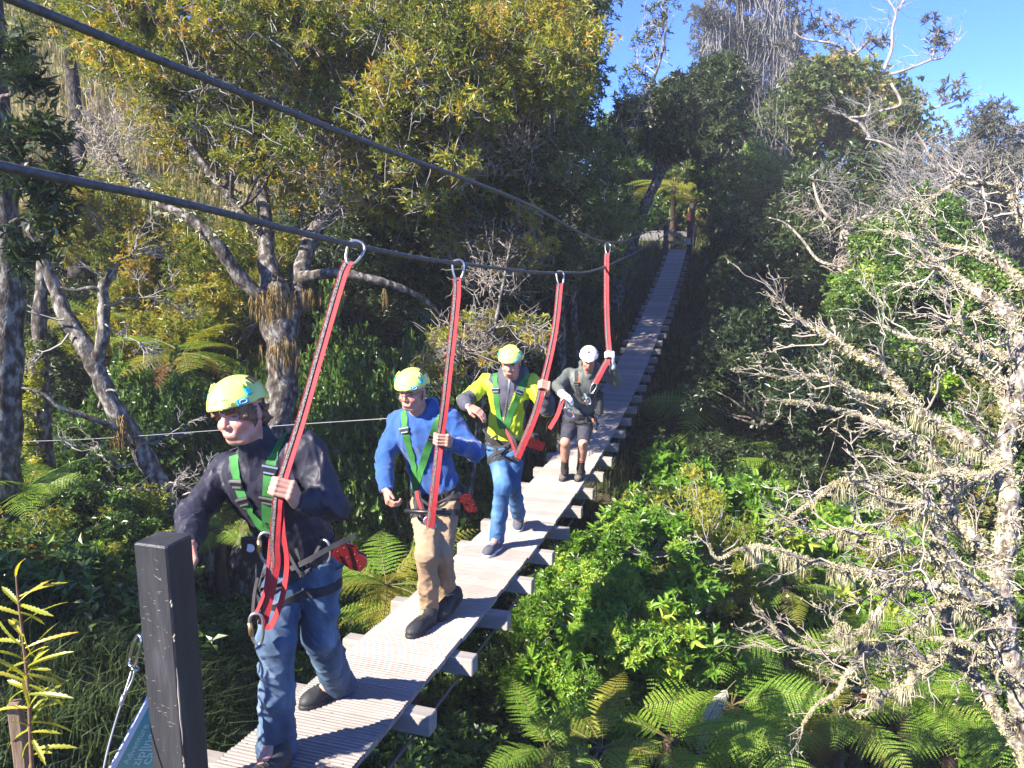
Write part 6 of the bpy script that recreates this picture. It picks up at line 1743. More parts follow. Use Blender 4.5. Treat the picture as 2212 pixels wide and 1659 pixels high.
# ------------------------------------------------------------------ bare, lichen hung tree filling the right side
gL = np.random.default_rng(4242)
M_limb = bark('lichen crusted bough bark', (.07, .055, .045), (.19, .16, .135), (.32, .285, .24), (.48, .445, .36), 26)
L_limbs_px = [
    # trunks and the great boughs
    [(2300,1800,4.9,.14),(2240,1690,4.9,.11),(2200,1610,4.9,.09),(2160,1550,4.9,.07),(2099,1447,5.0,.06),(2060,1390,5.0,.07),(2045,1340,5.1,.06),(2040,1270,5.1,.05),(2020,1190,5.1,.045),(2035,1110,5.1,.04),(2060,1040,5.2,.03)],
    [(2240,1690,4.9,.13),(2200,1500,4.8,.12),(2172,1380,4.8,.12),(2165,1290,4.8,.115),(2163,1213,4.8,.11),(2176,1150,4.8,.11),(2178,1070,4.8,.10),(2168,980,4.9,.09),(2185,900,4.9,.085),(2200,800,5.0,.08),(2190,700,5.0,.065),(2120,640,5.1,.055),(2060,595,5.2,.04),(2000,560,5.3,.028)],
    [(2178,1070,4.8,.075),(2140,985,4.9,.072),(2105,958,4.9,.07),(2036,921,5.0,.065),(1978,883,5.0,.06),(1930,821,5.1,.052),(1882,780,5.1,.045),(1830,756,5.2,.036),(1789,725,5.2,.028),(1744,701,5.3,.02),(1699,663,5.3,.012)],
    [(1978,883,5.0,.045),(1916,862,5.0,.04),(1864,855,5.0,.034),(1813,828,5.0,.027),(1761,811,5.0,.02),(1706,818,5.0,.014),(1648,807,5.0,.008)],
    [(2160,1230,4.8,.075),(2105,1165,4.8,.07),(2060,1110,4.9,.062),(2036,1020,4.9,.055),(1985,960,4.9,.046),(1930,925,4.9,.036),(1860,900,5.0,.026),(1790,880,5.0,.017),(1720,868,5.0,.01),(1692,866,5.0,.006)],
    [(2165,1290,4.8,.07),(2092,1248,4.7,.06),(2050,1195,4.7,.055),(2002,1103,4.6,.05),(1950,1086,4.6,.046),(1909,1058,4.6,.04),(1847,1041,4.6,.034),(1802,1048,4.6,.026),(1768,1075,4.6,.02),(1741,1093,4.6,.015),(1706,1117,4.6,.008)],
    [(2150,1300,4.7,.06),(2036,1270,4.6,.055),(1947,1259,4.6,.05),(1887,1241,4.6,.043),(1823,1227,4.6,.036),(1763,1216,4.6,.03),(1696,1195,4.6,.024),(1639,1181,4.6,.019),(1593,1188,4.6,.014),(1550,1206,4.6,.009),(1529,1174,4.6,.005)],
    [(2040,1250,4.65,.04),(2028,1210,4.6,.04),(1940,1181,4.5,.035),(1894,1164,4.5,.030),(1823,1146,4.5,.024),(1770,1156,4.5,.018),(1738,1142,4.5,.013),(1692,1117,4.5,.007)],
    [(2099,1447,5.0,.05),(2050,1418,4.8,.045),(1993,1429,4.7,.04),(1922,1401,4.7,.034),(1869,1390,4.7,.027),(1777,1408,4.7,.018),(1700,1380,4.7,.009),(1668,1350,4.7,.005)],
    [(2050,1420,4.8,.04),(2032,1415,4.7,.037),(1975,1461,4.6,.032),(1940,1493,4.6,.027),(1894,1496,4.6,.02),(1844,1486,4.6,.012),(1800,1470,4.6,.006)],
    [(1880,1395,4.7,.03),(1830,1457,4.5,.026),(1809,1496,4.5,.022),(1763,1525,4.5,.016),(1734,1564,4.5,.009)],
    [(2190,900,4.9,.06),(2150,830,5.0,.05),(2080,770,5.0,.042),(2020,740,5.1,.032),(1960,730,5.1,.022),(1900,700,5.2,.012)],
    [(2195,780,5.0,.05),(2140,760,5.1,.04),(2090,740,5.1,.03),(2070,690,5.1,.02),(2080,650,5.2,.01)],
    [(2215,620,5.4,.05),(2150,560,5.5,.042),(2080,540,5.5,.034),(2030,530,5.6,.024),(1960,510,5.6,.015),(1910,500,5.7,.008)],
    [(2230,520,5.4,.045),(2180,420,5.6,.036),(2130,400,5.6,.03),(2060,400,5.7,.022),(2010,430,5.7,.012)],
    [(2230,700,5.2,.045),(2170,660,5.2,.035),(2100,680,5.2,.026),(2050,700,5.2,.014)],
    [(1940,1259,4.6,.022),(1890,1330,4.55,.018),(1850,1370,4.5,.014),(1820,1350,4.5,.01),(1790,1330,4.5,.006)],
    [(2172,1380,4.8,.05),(2110,1330,4.7,.04),(2050,1300,4.6,.03),(1990,1340,4.6,.02),(1950,1370,4.6,.01)],
    [(2190,1480,4.8,.05),(2150,1440,4.6,.04),(2090,1390,4.5,.03),(2010,1380,4.5,.02)],
    [(2185,1000,4.9,.05),(2120,1030,4.7,.04),(2060,1020,4.7,.03),(2000,1030,4.6,.02),(1950,1020,4.6,.012)],
]
L_root, L_skel = tree('bare tree hung with pale lichen filling the right foreground', [[(p, r*.62) for p, r in limb_px(q)] for q in L_limbs_px], [], M_lf_dark, M_limb, gL, limb_n=8)
tw1, tr1, tips = [], [], []
def sprout(p, d, L, r, lev):
    k = 5
    e = p + unit(d)*L
    br = wobble(gL, p, e, k, .17, gL.normal(0, .05))
    tw1.append(br); tr1.append(np.linspace(r, r*.42, k))
    tips.append((br[-1], lev)); tips.append((br[2], lev))
    if lev <= 0: return
    for _ in range(gL.integers(2, 6)):
        i = gL.integers(1, k)
        nd_ = unit(unit(d) + gL.normal(0, .55, 3) + np.array([-.12, 0, .15]))
        sprout(br[i], nd_, L*gL.uniform(.35, .62), max(r*.62, .0018), lev-1)
for q in L_limbs_px:
    pts = limb_px(q); c = catmull(np.array([p for p, _ in pts]), 7)
    rr = np.interp(np.linspace(0, len(pts)-1, len(c)), np.arange(len(pts)), [r for _, r in pts])
    tgs = unit(np.gradient(c, axis=0))
    seg = np.linalg.norm(np.diff(c, axis=0), axis=1)
    for i in range(3, len(c)):
        if proj(c[i])[0] > 2330 or proj(c[i])[1] > 1720: continue
        nb = gL.poisson(seg[i-1]*10.5*(1.0 if rr[i] < .05 else .5)*(1.0 if proj(c[i])[0] > 1980 else .72)*(1.0 if proj(c[i])[1] < 1180 else .7))
        for _ in range(nb):
            d = unit(tgs[i]*.8 + gL.normal(0, .72, 3) + np.array([-.1, 0, .12]))
            L = gL.uniform(.14, .46)*(1.0 if rr[i] > .012 else .6)
            sprout(c[i], d, L, min(max(rr[i]*.35, .0035), .011), 2 if L > .2 else 1)
    for _ in range(3): sprout(c[-1], unit(tgs[-1] + gL.normal(0, .4, 3)), gL.uniform(.1, .22), .0035, 1)
V, Q = bundle(tw1, tr1, 3)
tag(under(link('twigs', mesh_data('twigs', V, [Q], M_twig_pale)), L_root), kind='stuff')
# lichen: crusty rosettes along limbs and on twig joints, beards hanging under the boughs
def lichen_tufts(g, C, r, k=9):
    n = len(C); d = rand_dirs(n*k, g).reshape(n, k, 3); L = r[:, None]*g.uniform(.6, 1.3, (n, k))
    s = unit(np.cross(d, rand_dirs(n*k, g).reshape(n, k, 3)))
    V = np.stack([C[:, None] - s*L[..., None]*.30, C[:, None] + s*L[..., None]*.30, C[:, None] + d*L[..., None]], 2)
    return V.reshape(-1, 3), np.arange(n*k*3).reshape(-1, 3)
tp = np.array([t for t, l in tips]); pick = gL.uniform(0, 1, len(tp)) < .26
C = [tp[pick] + gL.normal(0, .006, (pick.sum(), 3))]; R_ = [gL.uniform(.007, .016, pick.sum())]
for q in L_limbs_px:
    pts = limb_px(q); c = catmull(np.array([p for p, _ in pts]), 22)
    rr = np.interp(np.linspace(0, len(pts)-1, len(c)), np.arange(len(pts)), [r for _, r in pts])
    for rep in range(8):
        keep = gL.uniform(0, 1, len(c)) < (.55 + .4*np.sin(np.arange(len(c))*.21 + rep))
        o = rand_dirs(len(c), gL)
        C.append((c + o*rr[:, None]*.64)[keep]); R_.append((gL.uniform(.010, .027, len(c))*np.clip(rr/.03, .6, 1.3))[keep])
V, T = lichen_tufts(gL, np.concatenate(C), np.concatenate(R_), 12)
tag(under(link('lichen', mesh_data('lichen', V, [T], M_lichen, False)), L_root), kind='stuff')
def beards(g, pts, n, L0, L1, w):
    """hanging strands as narrow bent strips"""
    i = g.integers(0, len(pts), n); p = pts[i] + g.normal(0, .012, (n, 3))
    L = g.uniform(L0, L1, n); a = g.uniform(0, 6.28, n); s = np.stack([np.cos(a), np.sin(a), 0*a], 1)*w*g.uniform(.6, 1.4, (n, 1))
    dr = np.stack([g.normal(0, .18, n), g.normal(0, .18, n), -np.ones(n)], 1)
    m1 = p + dr*(L*.5)[:, None]; e = m1 + (dr*np.array([.3, .3, 1]) + g.normal(0, .05, (n, 3)))*(L*.5)[:, None]
    V = np.stack([p - s, p + s, m1 + s*.8, m1 - s*.8, e], 1).reshape(-1, 3)
    b_ = np.arange(n)[:, None]*5
    return V, (b_ + np.array([[0, 1, 2, 3]])), (b_ + np.array([[3, 2, 4]]))
bpts = []
for q, f0, f1 in ((6, .15, .75), (8, .1, .6), (7, .2, .6), (5, .3, .7), (9, .2, .7), (16, .1, .9), (2, .1, .5), (1, .2, .7), (17, .2, .8), (4, .1, .5)):
    pts = limb_px(L_limbs_px[q]); c = catmull(np.array([p for p, _ in pts]), 22); n = len(c)
    s0 = c[int(f0*n):int(f1*n)]; ph = gL.uniform(0, 6)
    bpts.append(s0[(np.sin(np.arange(len(s0))*.17 + ph) > -.1)])
V, Q, T = beards(gL, np.concatenate(bpts), 8500, .03, .15, .0026)
tag(under(link('beard_lichen', mesh_data('beard_lichen', V, [Q, T], M_lichen, False)), L_root), kind='stuff')

# lichen beards and rosettes on the big tree and the bare twig fans in its crown
gT = np.random.default_rng(71)
hi = A_skel[(A_skel[:, 2] > .2)]
V, Q, T = beards(gT, hi[gT.uniform(0, 1, len(hi)) < .5], 1500, .05, .22, .004)
tag(under(link('beard_lichen', mesh_data('beard_lichen', V, [Q, T], M_lichen, False)), A_root), kind='stuff')
V, T = lichen_tufts(gT, hi[gT.integers(0, len(hi), 900)] + gT.normal(0, .05, (900, 3)), gT.uniform(.03, .06, 900), 9)
tag(under(link('lichen', mesh_data('lichen', V, [T], M_lichen, False)), A_root), kind='stuff')
po, ra = [], []
for x, y, Y in ((700,130,8.6),(730,60,8.8),(690,330,8.5),(930,150,9.2),(960,90,9.3),(420,210,8.3),(730,440,8.3),(780,370,8.8),(1010,360,9.3),(1090,140,9.6),(1180,130,9.8),(560,130,8.6),(260,300,8.2),(210,330,8.0),(670,250,8.5),(850,110,9.2),(1120,330,9.6),(1060,620,8.6),(1000,760,8.3)):
    c = P(x, y, Y)
    for _ in range(46):
        a = c + gT.normal(0, .10, 3); d = unit(np.array([gT.normal(0, .6), gT.normal(0, .5), .45 + gT.normal(0, .5)]))
        e = a + d*gT.uniform(.2, .6)
        br = wobble(gT, a, e, 6, .22); po.append(br); ra.append(np.linspace(.006, .002, 6))
        for _ in range(2):
            s0 = br[gT.integers(2, 6)]; po.append(wobble(gT, s0, s0 + unit(d + gT.normal(0, .6, 3))*gT.uniform(.08, .22), 6, .2)); ra.append(np.linspace(.003, .0015, 6))
add_stems(A_root, 'bare_twigs', po, ra, M_twig_pale)
# epiphyte skirts on the big trunk
V, Q, T = beards(gT, np.array([P(590 + gT.normal(0, 22), 640 + gT.normal(0, 14), 7.98 + gT.normal(0, .06)) for _ in range(50)] + [P(608 + gT.normal(0, 20), 752 + gT.normal(0, 10), 7.92 + gT.normal(0, .05)) for _ in range(40)]
    + [P(560 + gT.normal(0, 10), 650 + gT.normal(0, 14), 8.0) for _ in range(20)] + [P(680 + gT.normal(0, 30), 628 + gT.normal(0, 6), 8.2) for _ in range(14)] + [P(830, 625, 8.3) for _ in range(6)] + [P(262 + gT.normal(0, 14), 925 + gT.normal(0, 16), 6.85) for _ in range(24)]), 1000, .07, .26, .004)
tag(under(link('hanging_epiphytes', mesh_data('hanging_epiphytes', V, [Q, T], M_moss, False)), A_root), kind='stuff')
# twiggy dead spray behind the leaning tree
po, ra = [], []
def spray(g, base, d, L, r, lev, spread=.6):
    br = wobble(g, base, base + unit(d)*L, 6, .2); po.append(br); ra.append(np.linspace(r, r*.4, 6))
    if lev:
        for _ in range(4): spray(g, br[g.integers(1, 6)], unit(d) + g.normal(0, spread, 3), L*g.uniform(.4, .7), r*.6, lev-1, spread)
for x, y, dx, dz in ((225,660,1,.2),(235,600,1,.5),(228,700,.9,-.3),(140,690,-.6,.3),(150,720,-.7,-.3),(300,960,.8,.3),(290,1000,-.8,.2),(360,1050,.9,.5),(395,1070,.9,.4)):
    spray(gT, P(x, y, 6.8), np.array([dx, gT.normal(0, .3), dz]), gT.uniform(.35, .7), .012, 3)
add_stems(B_root, 'twigs', po, ra, M_twig)
# fallen lichened branch with a fan of twigs in the shade at right
po, ra = [], []
fb = empty('fallen_branch', P(1695,482,15.5), 'pale lichened branch slanting out of the shade at right, twig fan at its end', 'branch')
MB().tube(catmull([q for q, _ in limb_px([(1660,470,15.6,0),(1695,482,15.5,0),(1730,515,15.4,0),(1765,560,15.3,0),(1800,575,15.2,0),(1830,592,15.1,0)])], 6), np.linspace(.016, .045, 31), 8).build('limb', M_limb, fb)
for _ in range(16): spray(gT, P(1800 + gT.normal(0, 12), 578 + gT.normal(0, 6), 15.2), np.array([.9, gT.normal(0, .3), gT.normal(.05, .35)]), gT.uniform(.4, .8), .012, 2, .45)
for _ in range(10): spray(gT, P(1760 + gT.normal(0, 30), 500 + gT.normal(0, 14), 15.3), np.array([gT.normal(.3, .7), gT.normal(0, .3), .5]), gT.uniform(.4, .9), .012, 2, .5)
add_stems(fb, 'twigs', po, ra, M_twig_pale)
po, ra = [], []
tk = empty('dead_tree', P(1822,545,16.5), 'short pale dead trunk with crooked lichened arms above the right shade', 'tree')
for q in ([(1815,640,16.5,.13),(1822,545,16.5,.12),(1826,500,16.5,.12),(1822,470,16.5,.07)], [(1824,490,16.5,.07),(1850,478,16.4,.06),(1880,462,16.4,.05),(1885,450,16.4,.03)], [(1822,490,16.5,.05),(1790,470,16.4,.04),(1770,440,16.4,.035),(1760,410,16.4,.03),(1755,380,16.4,.02)], [(1870,470,16.4,.035),(1920,485,16.3,.028),(1960,470,16.3,.018),(1975,455,16.3,.01)],
          [(1880,300,19,.04),(1860,270,19,.04),(1835,255,19,.035),(1870,250,19,.03),(1880,225,19,.02)], [(1960,340,18,.04),(1910,310,18,.035),(1870,300,18,.02)], [(1925,180,20,.035),(1945,225,20,.04),(1900,240,20,.035)]):
    pts = limb_px(q); c = catmull(np.array([p for p, _ in pts]), 6)
    MB().tube(c, np.interp(np.linspace(0, len(pts)-1, len(c)), np.arange(len(pts)), [r for _, r in pts]), 8).build('trunk' if q[0][1] == 640 else 'limb', M_twig_pale, tk)
    for i in range(2, len(c), 2): spray(gT, c[i], np.array([gT.normal(0, .7), gT.normal(0, .3), gT.normal(.3, .5)]), gT.uniform(.3, .8), .012, 2, .5)
for _ in range(120):        # grey twig haze on the right slope
    x, y = gT.uniform(1930, 2140), gT.uniform(330, 470)
    spray(gT, P(x, y, gT.uniform(15, 18)), np.array([gT.normal(-.4, .5), gT.normal(0, .3), gT.normal(.5, .3)]), gT.uniform(.4, 1.0), .010, 1, .4)
add_stems(tk, 'twigs', po, ra, M_twig)

# ------------------------------------------------------------------ ferns
def frond_data(name, L, npair, wmax, arch, mat, g, tone):
    t = np.linspace(0, 1, 15)
    th = arch[0] + (arch[1]-arch[0])*t
    dx = np.cumsum(np.concatenate([[0], np.cos(th[:-1])]))/14*L; dz = np.cumsum(np.concatenate([[0], np.sin(th[:-1])]))/14*L
    rach = np.stack([dx, .03*L*np.sin(t*2.2), dz], 1)
    LV = Leaves()
    Vr, Qr, Tr = tube_arrays(rach, np.linspace(.009, .0022, 15)*L/1.3, 5)
    pos, dr, nm, LL, WW, tn = [], [], [], [], [], []
    for i in range(npair):
        s = .13 + .87*(i + .5)/npair
        c = np.array([np.interp(s, t, rach[:, k]) for k in range(3)])
        a = np.interp(s, t, th); fx = np.array([math.cos(a), 0, math.sin(a)]); up = np.array([-math.sin(a), 0, math.cos(a)])
        pl = wmax*L*(min(1, (s-.05)/.28)**.7)*(1 - max(0, (s-.42)/.60)**1.35)*g.uniform(.92, 1.05)
        if pl < .012: continue
        for sg in (-1, 1):
            d = unit(fx*.42 + np.array([0, sg, 0])*1.0 + up*g.normal(.02, .05))
            k = max(4, int(pl/(.022*L/1.3)))
            q = (np.arange(k) + .5)/k
            droop = -.22*pl*q**2
            pp = c + d*(pl*q)[:, None] + up*droop[:, None]
            cross = unit(np.cross(up, d))
            wd = np.minimum(pl*.11, .026*L/1.3)*(1 - q**2.2)*.95 + .003
            for s2 in (-1, 1):
                pos.append(pp); dr.append(np.tile(cross*s2*.9 + d*.42, (k, 1)) + g.normal(0, .06, (k, 3)))
                nm.append(np.tile(up, (k, 1)) + g.normal(0, .12, (k, 3))); LL.append(wd); WW.append(np.full(k, pl/k*1.05))
                tn.append(np.clip(tone + .18*(s-.5) + g.normal(0, .10, k), 0, 1))
    LV.add(leaf_arrays(np.concatenate(pos), np.concatenate(dr), np.concatenate(nm), np.concatenate(LL), np.concatenate(WW), np.concatenate(tn), .10, .12))
    V = np.concatenate([LV.V[0], Vr]); nV = len(LV.V[0])
    F = [np.concatenate([LV.T[0], Tr + nV]), Qr + nV]
    mi = np.concatenate([np.zeros(len(LV.T[0])), np.ones(len(Tr)), np.ones(len(Qr))]).astype(int)
    return mesh_data(name, V, F, [mat, M_stalk], False, mi, {'tone': np.concatenate([LV.A[0], np.full(len(Vr), .5)])})
gF = np.random.default_rng(606)
FR = {'g': [frond_data('frond_green', 1.3, 19, .29, a, M_fern, gF, t) for a, t in (((.42, -.5), .5), ((.30, -.68), .6), ((.55, -.28), .42))],
      'y': [frond_data('frond_yellowing', 1.3, 19, .29, a, M_fern_y, gF, t) for a, t in (((.32, -.65), .4), ((.45, -.45), .55))],
      'b': [frond_data('frond_brown', 1.2, 26, .22, a, M_fern_br, gF, .5) for a in ((.1, -1.3), (-.1, -1.45))]}
M_ftrunk = noisy('fibrous fern trunk', [(0.3, (.025, .016, .010)), (0.7, (.085, .055, .035))], 18, 6, .95, .8, 60, stretch=(1, 1, .3))
def fern(x, y, Y, L, label, n=12, mix='ggggy', tilt=0.0, group='tree ferns', brown=0, rz0=None, lean=(0, 0)):
    for f_ in (1, 1.05, .95, 1.1, .9, 1.16, .85, 1.24):
        c = P(x, y, Y*f_)
        if not -.15 - .4*L < bridge_shade(c) < .2 + .4*L: break
    gz = float(ground_z(c[0], c[1]))
    base = np.array([c[0] + lean[0], c[1] + lean[1], min(gz, c[2] - .15)])
    root = empty('tree_fern', base, label, 'fern', group)
    MB().tube(catmull([base - np.array([0, 0, .1]), base*.5 + c*.5 + gF.normal(0, .04, 3), c], 5), np.linspace(.10, .065, 11)*min(1.2, .55+.35*L), 9).build('trunk', M_ftrunk, root)
    r0 = gF.uniform(0, 6.28) if rz0 is None else rz0
    for i in range(n + brown):
        br = i >= n
        me = FR['b'][gF.integers(0, 2)] if br else (lambda q: FR[q][gF.integers(0, len(FR[q]))])(mix[gF.integers(0, len(mix))])
        o = link('frond', me)
        a = r0 + i*2.399 + gF.normal(0, .12)
        s = L/1.3*gF.uniform(.82, 1.08)*(.85 if br else 1)
        M_ = Matrix.Translation(Vector(c)) @ Matrix.Rotation(a, 4, 'Z') @ Matrix.Rotation(-tilt + gF.normal(0, .14) + (.25 - .5*(i/n))*(0 if br else 1), 4, 'Y') @ Matrix.Rotation(gF.normal(0, .2), 4, 'X') @ Matrix.Scale(s, 4)
        o.parent = root; o.matrix_parent_inverse = parent_matrix(root).inverted(); o.matrix_basis = M_
    return root
fern(395,765,9.4,1.15,'sunlit tree fern above the lime helmet of the first walker, left of the big trunk', 11, 'ggyy', brown=3)
fern(215,690,11,1.0,'dull olive tree fern in the shade left of the big trunk', 10, 'gyy')
fern(835,1265,6.2,1.0,'yellow green fern below the left edge of the bridge behind the first walker', 11, 'yyg')
fern(880,1345,5.9,.75,'low fern tucked under the left bridge beams', 9, 'gy')
fern(475,1150,7.0,.62,'small sunlit fern showing under the first walker\'s raised arm', 9, 'ggy')
fern(60,1055,6.4,.75,'pale fern at the left edge above the sapling', 9, 'ggy'); fern(190,1100,6.8,.6,'small fern between the mossy trunk and the post', 8, 'gg')
fern(1510,1395,5.9,1.0,'tall tree fern in full sun right of the bright shrubs', 9, 'gggy')
fern(1580,1525,5.2,.92,'green tree fern beside the pale dead frond, lower right of the bridge', 9, 'ggg')
fern(1450,1600,4.8,.80,'green tree fern at the bottom edge, right of the bright small fern', 9, 'gggg')
fern(1700,1430,6.3,.95,'sunlit tree fern beside the low lichen twig with an upright arm', 9, 'ggy', brown=1)
fern(1670,1625,5.0,.78,'green fern at the bottom edge under the lowest lichen boughs', 9, 'ggy', brown=1)
fern(1300,1615,4.6,.62,'small bright yellow green fern at the bottom edge', 8, 'gyy')
fern(1180,1620,4.9,.62,'bright green fern at the bottom edge nearest the bridge', 8, 'ggg')
fern(1895,1170,8.4,1.35,'big sunlit tree fern behind the middle lichen boughs', 10, 'gggy', brown=2)
fern(1695,1270,6.6,.62,'upright yellowing fern under the long lichen bough', 8, 'yyg')
fern(1870,1330,7.4,1.0,'green fern in the middle of the lichen tree', 9, 'ggg', brown=2)
fern(1810,1545,5.7,.80,'fern with rusty dead fronds under the lichen tree', 7, 'gy', brown=5)
fern(1960,1480,6.9,1.1,'green fern behind the lowest lichen boughs', 9, 'ggg', brown=2)
fern(2060,1540,6.4,1.0,'shaded fern at the lower right', 10, 'ggg'); fern(2080,1250,8,1.1,'fern behind the lichen trunk at the right edge', 10, 'ggy', brown=2)
for x, y, Y, L in ((1530,885,12,1.5),(1690,965,11,1.7),(1600,1000,10.6,1.4),(1760,1040,10,1.4),(1640,1090,9.5,1.2)):
    fern(x, y, Y, L, 'dark tree fern in the shade of the gully right of the bridge', 12, 'ggg', group='shaded gully ferns')
fern(1455,405,27.5,1.9,'yellow tree fern glowing in the sun beyond the bridge end', 12, 'yyg'); fern(1500,432,27.8,1.5,'small yellow tree fern just right of the red wrapped post', 10, 'yyg')
# the single dead pale frond hanging among them
dd = FR['b'][1].copy(); dd.materials[0] = leaf_mat('bleached frond', [(0, (.30, .25, .22)), (1, (.55, .48, .44))], .7, .2, .2)
o = link('dead_frond', dd); o.matrix_basis = Matrix.Translation(Vector(P(1590,1470,5.0))) @ Matrix.Rotation(3.6, 4, 'Z') @ Matrix.Rotation(.35, 4, 'Y') @ Matrix.Diagonal((.62, .38, .62, 1))
tag(o, 'bleached dead frond hanging down between the green ferns at bottom right', 'frond')
# ------------------------------------------------------------------ grass and ground cover
gG = np.random.default_rng(808)
def blades(name, pts, L0, L1, w, tone, mat, g, lean=.5, wind=(0, 0)):
    n = len(pts); a = g.uniform(0, 6.28, n); L = g.uniform(L0, L1, n)[:, None]
    s = np.stack([np.cos(a), np.sin(a), 0*a], 1)*w
    b2 = a + 1.57 + g.normal(0, .5, n); ln = np.abs(g.normal(0, lean, n))[:, None]
    o = np.stack([np.cos(b2), np.sin(b2), 0*a], 1)*ln + np.array([wind[0], wind[1], 0])
    m1 = pts + (o*.35 + np.array([0, 0, 1.]))*L*.55
    e = m1 + (o*1.1 + np.array([0, 0, .55]) - np.array([0, 0, .5])*np.minimum(ln, 1.2))*L*.5
    V = np.stack([pts - s, pts + s, m1 + s*.75, m1 - s*.75, e], 1).reshape(-1, 3)
    b_ = np.arange(n)[:, None]*5
    return tag(link(name, mesh_data(name, V, [b_ + np.array([[0, 1, 2, 3]]), b_ + np.array([[3, 2, 4]])], mat, False, attrs={'tone': np.repeat(np.clip(tone, 0, 1), 5)})), kind='stuff')
def scatter_pts(g, x0, x1, y0, y1, n, clump=0.0):
    X = g.uniform(x0, x1, n); Yq = g.uniform(y0, y1, n)
    if clump:
        k = max(8, int(n/28)); cx, cy = g.uniform(x0, x1, k), g.uniform(y0, y1, k); i = g.integers(0, k, n)
        X = cx[i] + g.normal(0, clump, n); Yq = cy[i] + g.normal(0, clump, n)
    c = np.abs((X + BX0 - BTN*Yq)*math.cos(BA))
    z = ground_z(X, Yq)
    ok = ~((c < .5) & (Yq < 25.5) & (z > np.polyval(_prof, np.clip(Yq, 1.4, 25.3)) - .75))
    return np.stack([X, Yq, z], 1)[ok]
p = scatter_pts(gG, -5.5, -.4, 2.0, 8.0, 30000, .09)
blades('grass', p, .10, .34, .0045, .22 + gG.normal(0, .14, len(p)), M_grass, gG, .7, (.25, -.1))
p = scatter_pts(gG, -20, -3.5, 12, 27, 26000, .22)
blades('grass', p, .30, .75, .016, .72 + gG.normal(0, .18, len(p)), M_grass, gG, .5)
p = scatter_pts(gG, 4, 11, 17, 30, 9000, .2)
blades('grass', p, .35, .8, .014, .40 + gG.normal(0, .16, len(p)), M_grass, gG, .9)
p = scatter_pts(gG, -4, 5, 13, 27, 12000, .2)
blades('grass', p, .3, .7, .014, .42 + gG.normal(0, .2, len(p)), M_grass, gG, .8)
# low leafy cover over the gully floor
LV = Leaves()
p = np.concatenate([scatter_pts(gG, -1.0, 7, 2.5, 11, 5000, .25), scatter_pts(gG, -7, -1.0, 4.5, 12, 4200, .25), scatter_pts(gG, 3, 16, 9, 22, 2200, .4)])
C = p + np.array([0, 0, 1])*gG.uniform(.05, .35, (len(p), 1))
LV.add(rosettes(gG, C, unit(np.array([0, 0, 1.]) + gG.normal(0, .35, (len(p), 3))), 6, .10, .045, gG.uniform(.1, .8, len(p)), (.6, 1.5), False, .08))
tag(link('undergrowth', LV.data('undergrowth', M_lf_mid)), kind='stuff')

# ------------------------------------------------------------------ sapling with saw edged leaves, and its stake
sp = empty('sapling', P(60,1700,2.35), 'young yellow green sapling with long toothed leaves at the lower left edge', 'plant')
stem = catmull([P(*q) for q in ((72,1700,2.3),(66,1600,2.3),(62,1500,2.3),(52,1400,2.3),(44,1330,2.3),(38,1280,2.3),(35,1243,2.3))], 6)
MB().tube(stem, np.linspace(.007, .003, len(stem)), 6).build('stem', noisy('reddish stem', [(.3, (.10, .05, .03)), (.7, (.20, .12, .07))], 20, 3, .7), sp)
def toothed_leaf(a, d, up, L, W, teeth=9):
    d = unit(d); s = unit(np.cross(d, up)); n = np.cross(s, d); V, Q, T = [], [], []
    k = teeth*2 + 1
    for i in range(k):
        t = i/(k-1); w = W*(.35 + .65*math.sin(min(1, t*1.6 + .1)*1.57))*(1 if t < .8 else (1-t)/.2*.9+.1)*(1.0 if i % 2 else .62)
        c = a + d*L*t + n*(-.28*L*t*t)
        V += [c - s*w/2 + n*w*.18, c, c + s*w/2 + n*w*.18]
    for i in range(k-1):
        Q += [[i*3, i*3+1, i*3+4, i*3+3], [i*3+1, i*3+2, i*3+5, i*3+4]]
    return np.array(V), np.array(Q)
leafs = [(35,1245,2,-62,.13),(40,1290,95,-50,.15),(40,1300,60,-60,.12),(48,1330,-70,-30,.13),(50,1345,70,-55,.15),(45,1310,-60,-70,.11),(55,1400,80,-40,.17),(55,1390,-80,-20,.15),(52,1370,10,70,.12),(60,1440,90,-60,.19),(60,1440,60,10,.14),(58,1430,-90,20,.16),
         (62,1480,85,30,.15),(62,1475,-70,-30,.15),(63,1500,95,-10,.18),(63,1490,-95,10,.17),(60,1420,40,-80,.15),(64,1540,60,-70,.15),(64,1530,-80,-10,.16),(66,1560,90,0,.16),(66,1590,40,70,.13),(66,1600,-60,60,.15),(68,1620,80,-20,.16),(68,1640,-30,80,.14),(58,1450,30,60,.12),(50,1360,-40,60,.11),(60,1465,20,-90,.13),(66,1575,-95,40,.17),(64,1520,20,75,.12)]
def leaf_tones(tl):
    return tl
M_sap = leaf_mat('lancewood leaf', [(0, (.13, .15, .015)), (.5, (.26, .27, .03)), (1, (.38, .30, .05))], .38, .42, .45)
for _ in range(22):
    yy = gG.uniform(1290, 1640); xx = np.interp(yy, [1243, 1330, 1500, 1700], [35, 44, 62, 72]); aa = gG.uniform(-2.9, .5)
    leafs.append((xx, yy, 90*math.cos(aa), 80*math.sin(aa), gG.uniform(.08, .16)))
for k_, (x, y, dx, dy, L) in enumerate(leafs):
    a = P(x, y, 2.3 + gG.normal(0, .012)); d = P(x + dx, y + dy, 2.3 + gG.normal(0, .05)) - P(x, y, 2.3)
    V, Q = toothed_leaf(a, d, np.array([0, -.35, 1.]) + gG.normal(0, .25, 3), L*.95, .015 + gG.uniform(0, .006))
    me = mesh_data('leaf', V, [Q], M_sap, False, attrs={'tone': np.full(len(V), float(np.clip(gG.normal(.5, .28), 0, 1)))})
    under(link('leaf', me), sp)
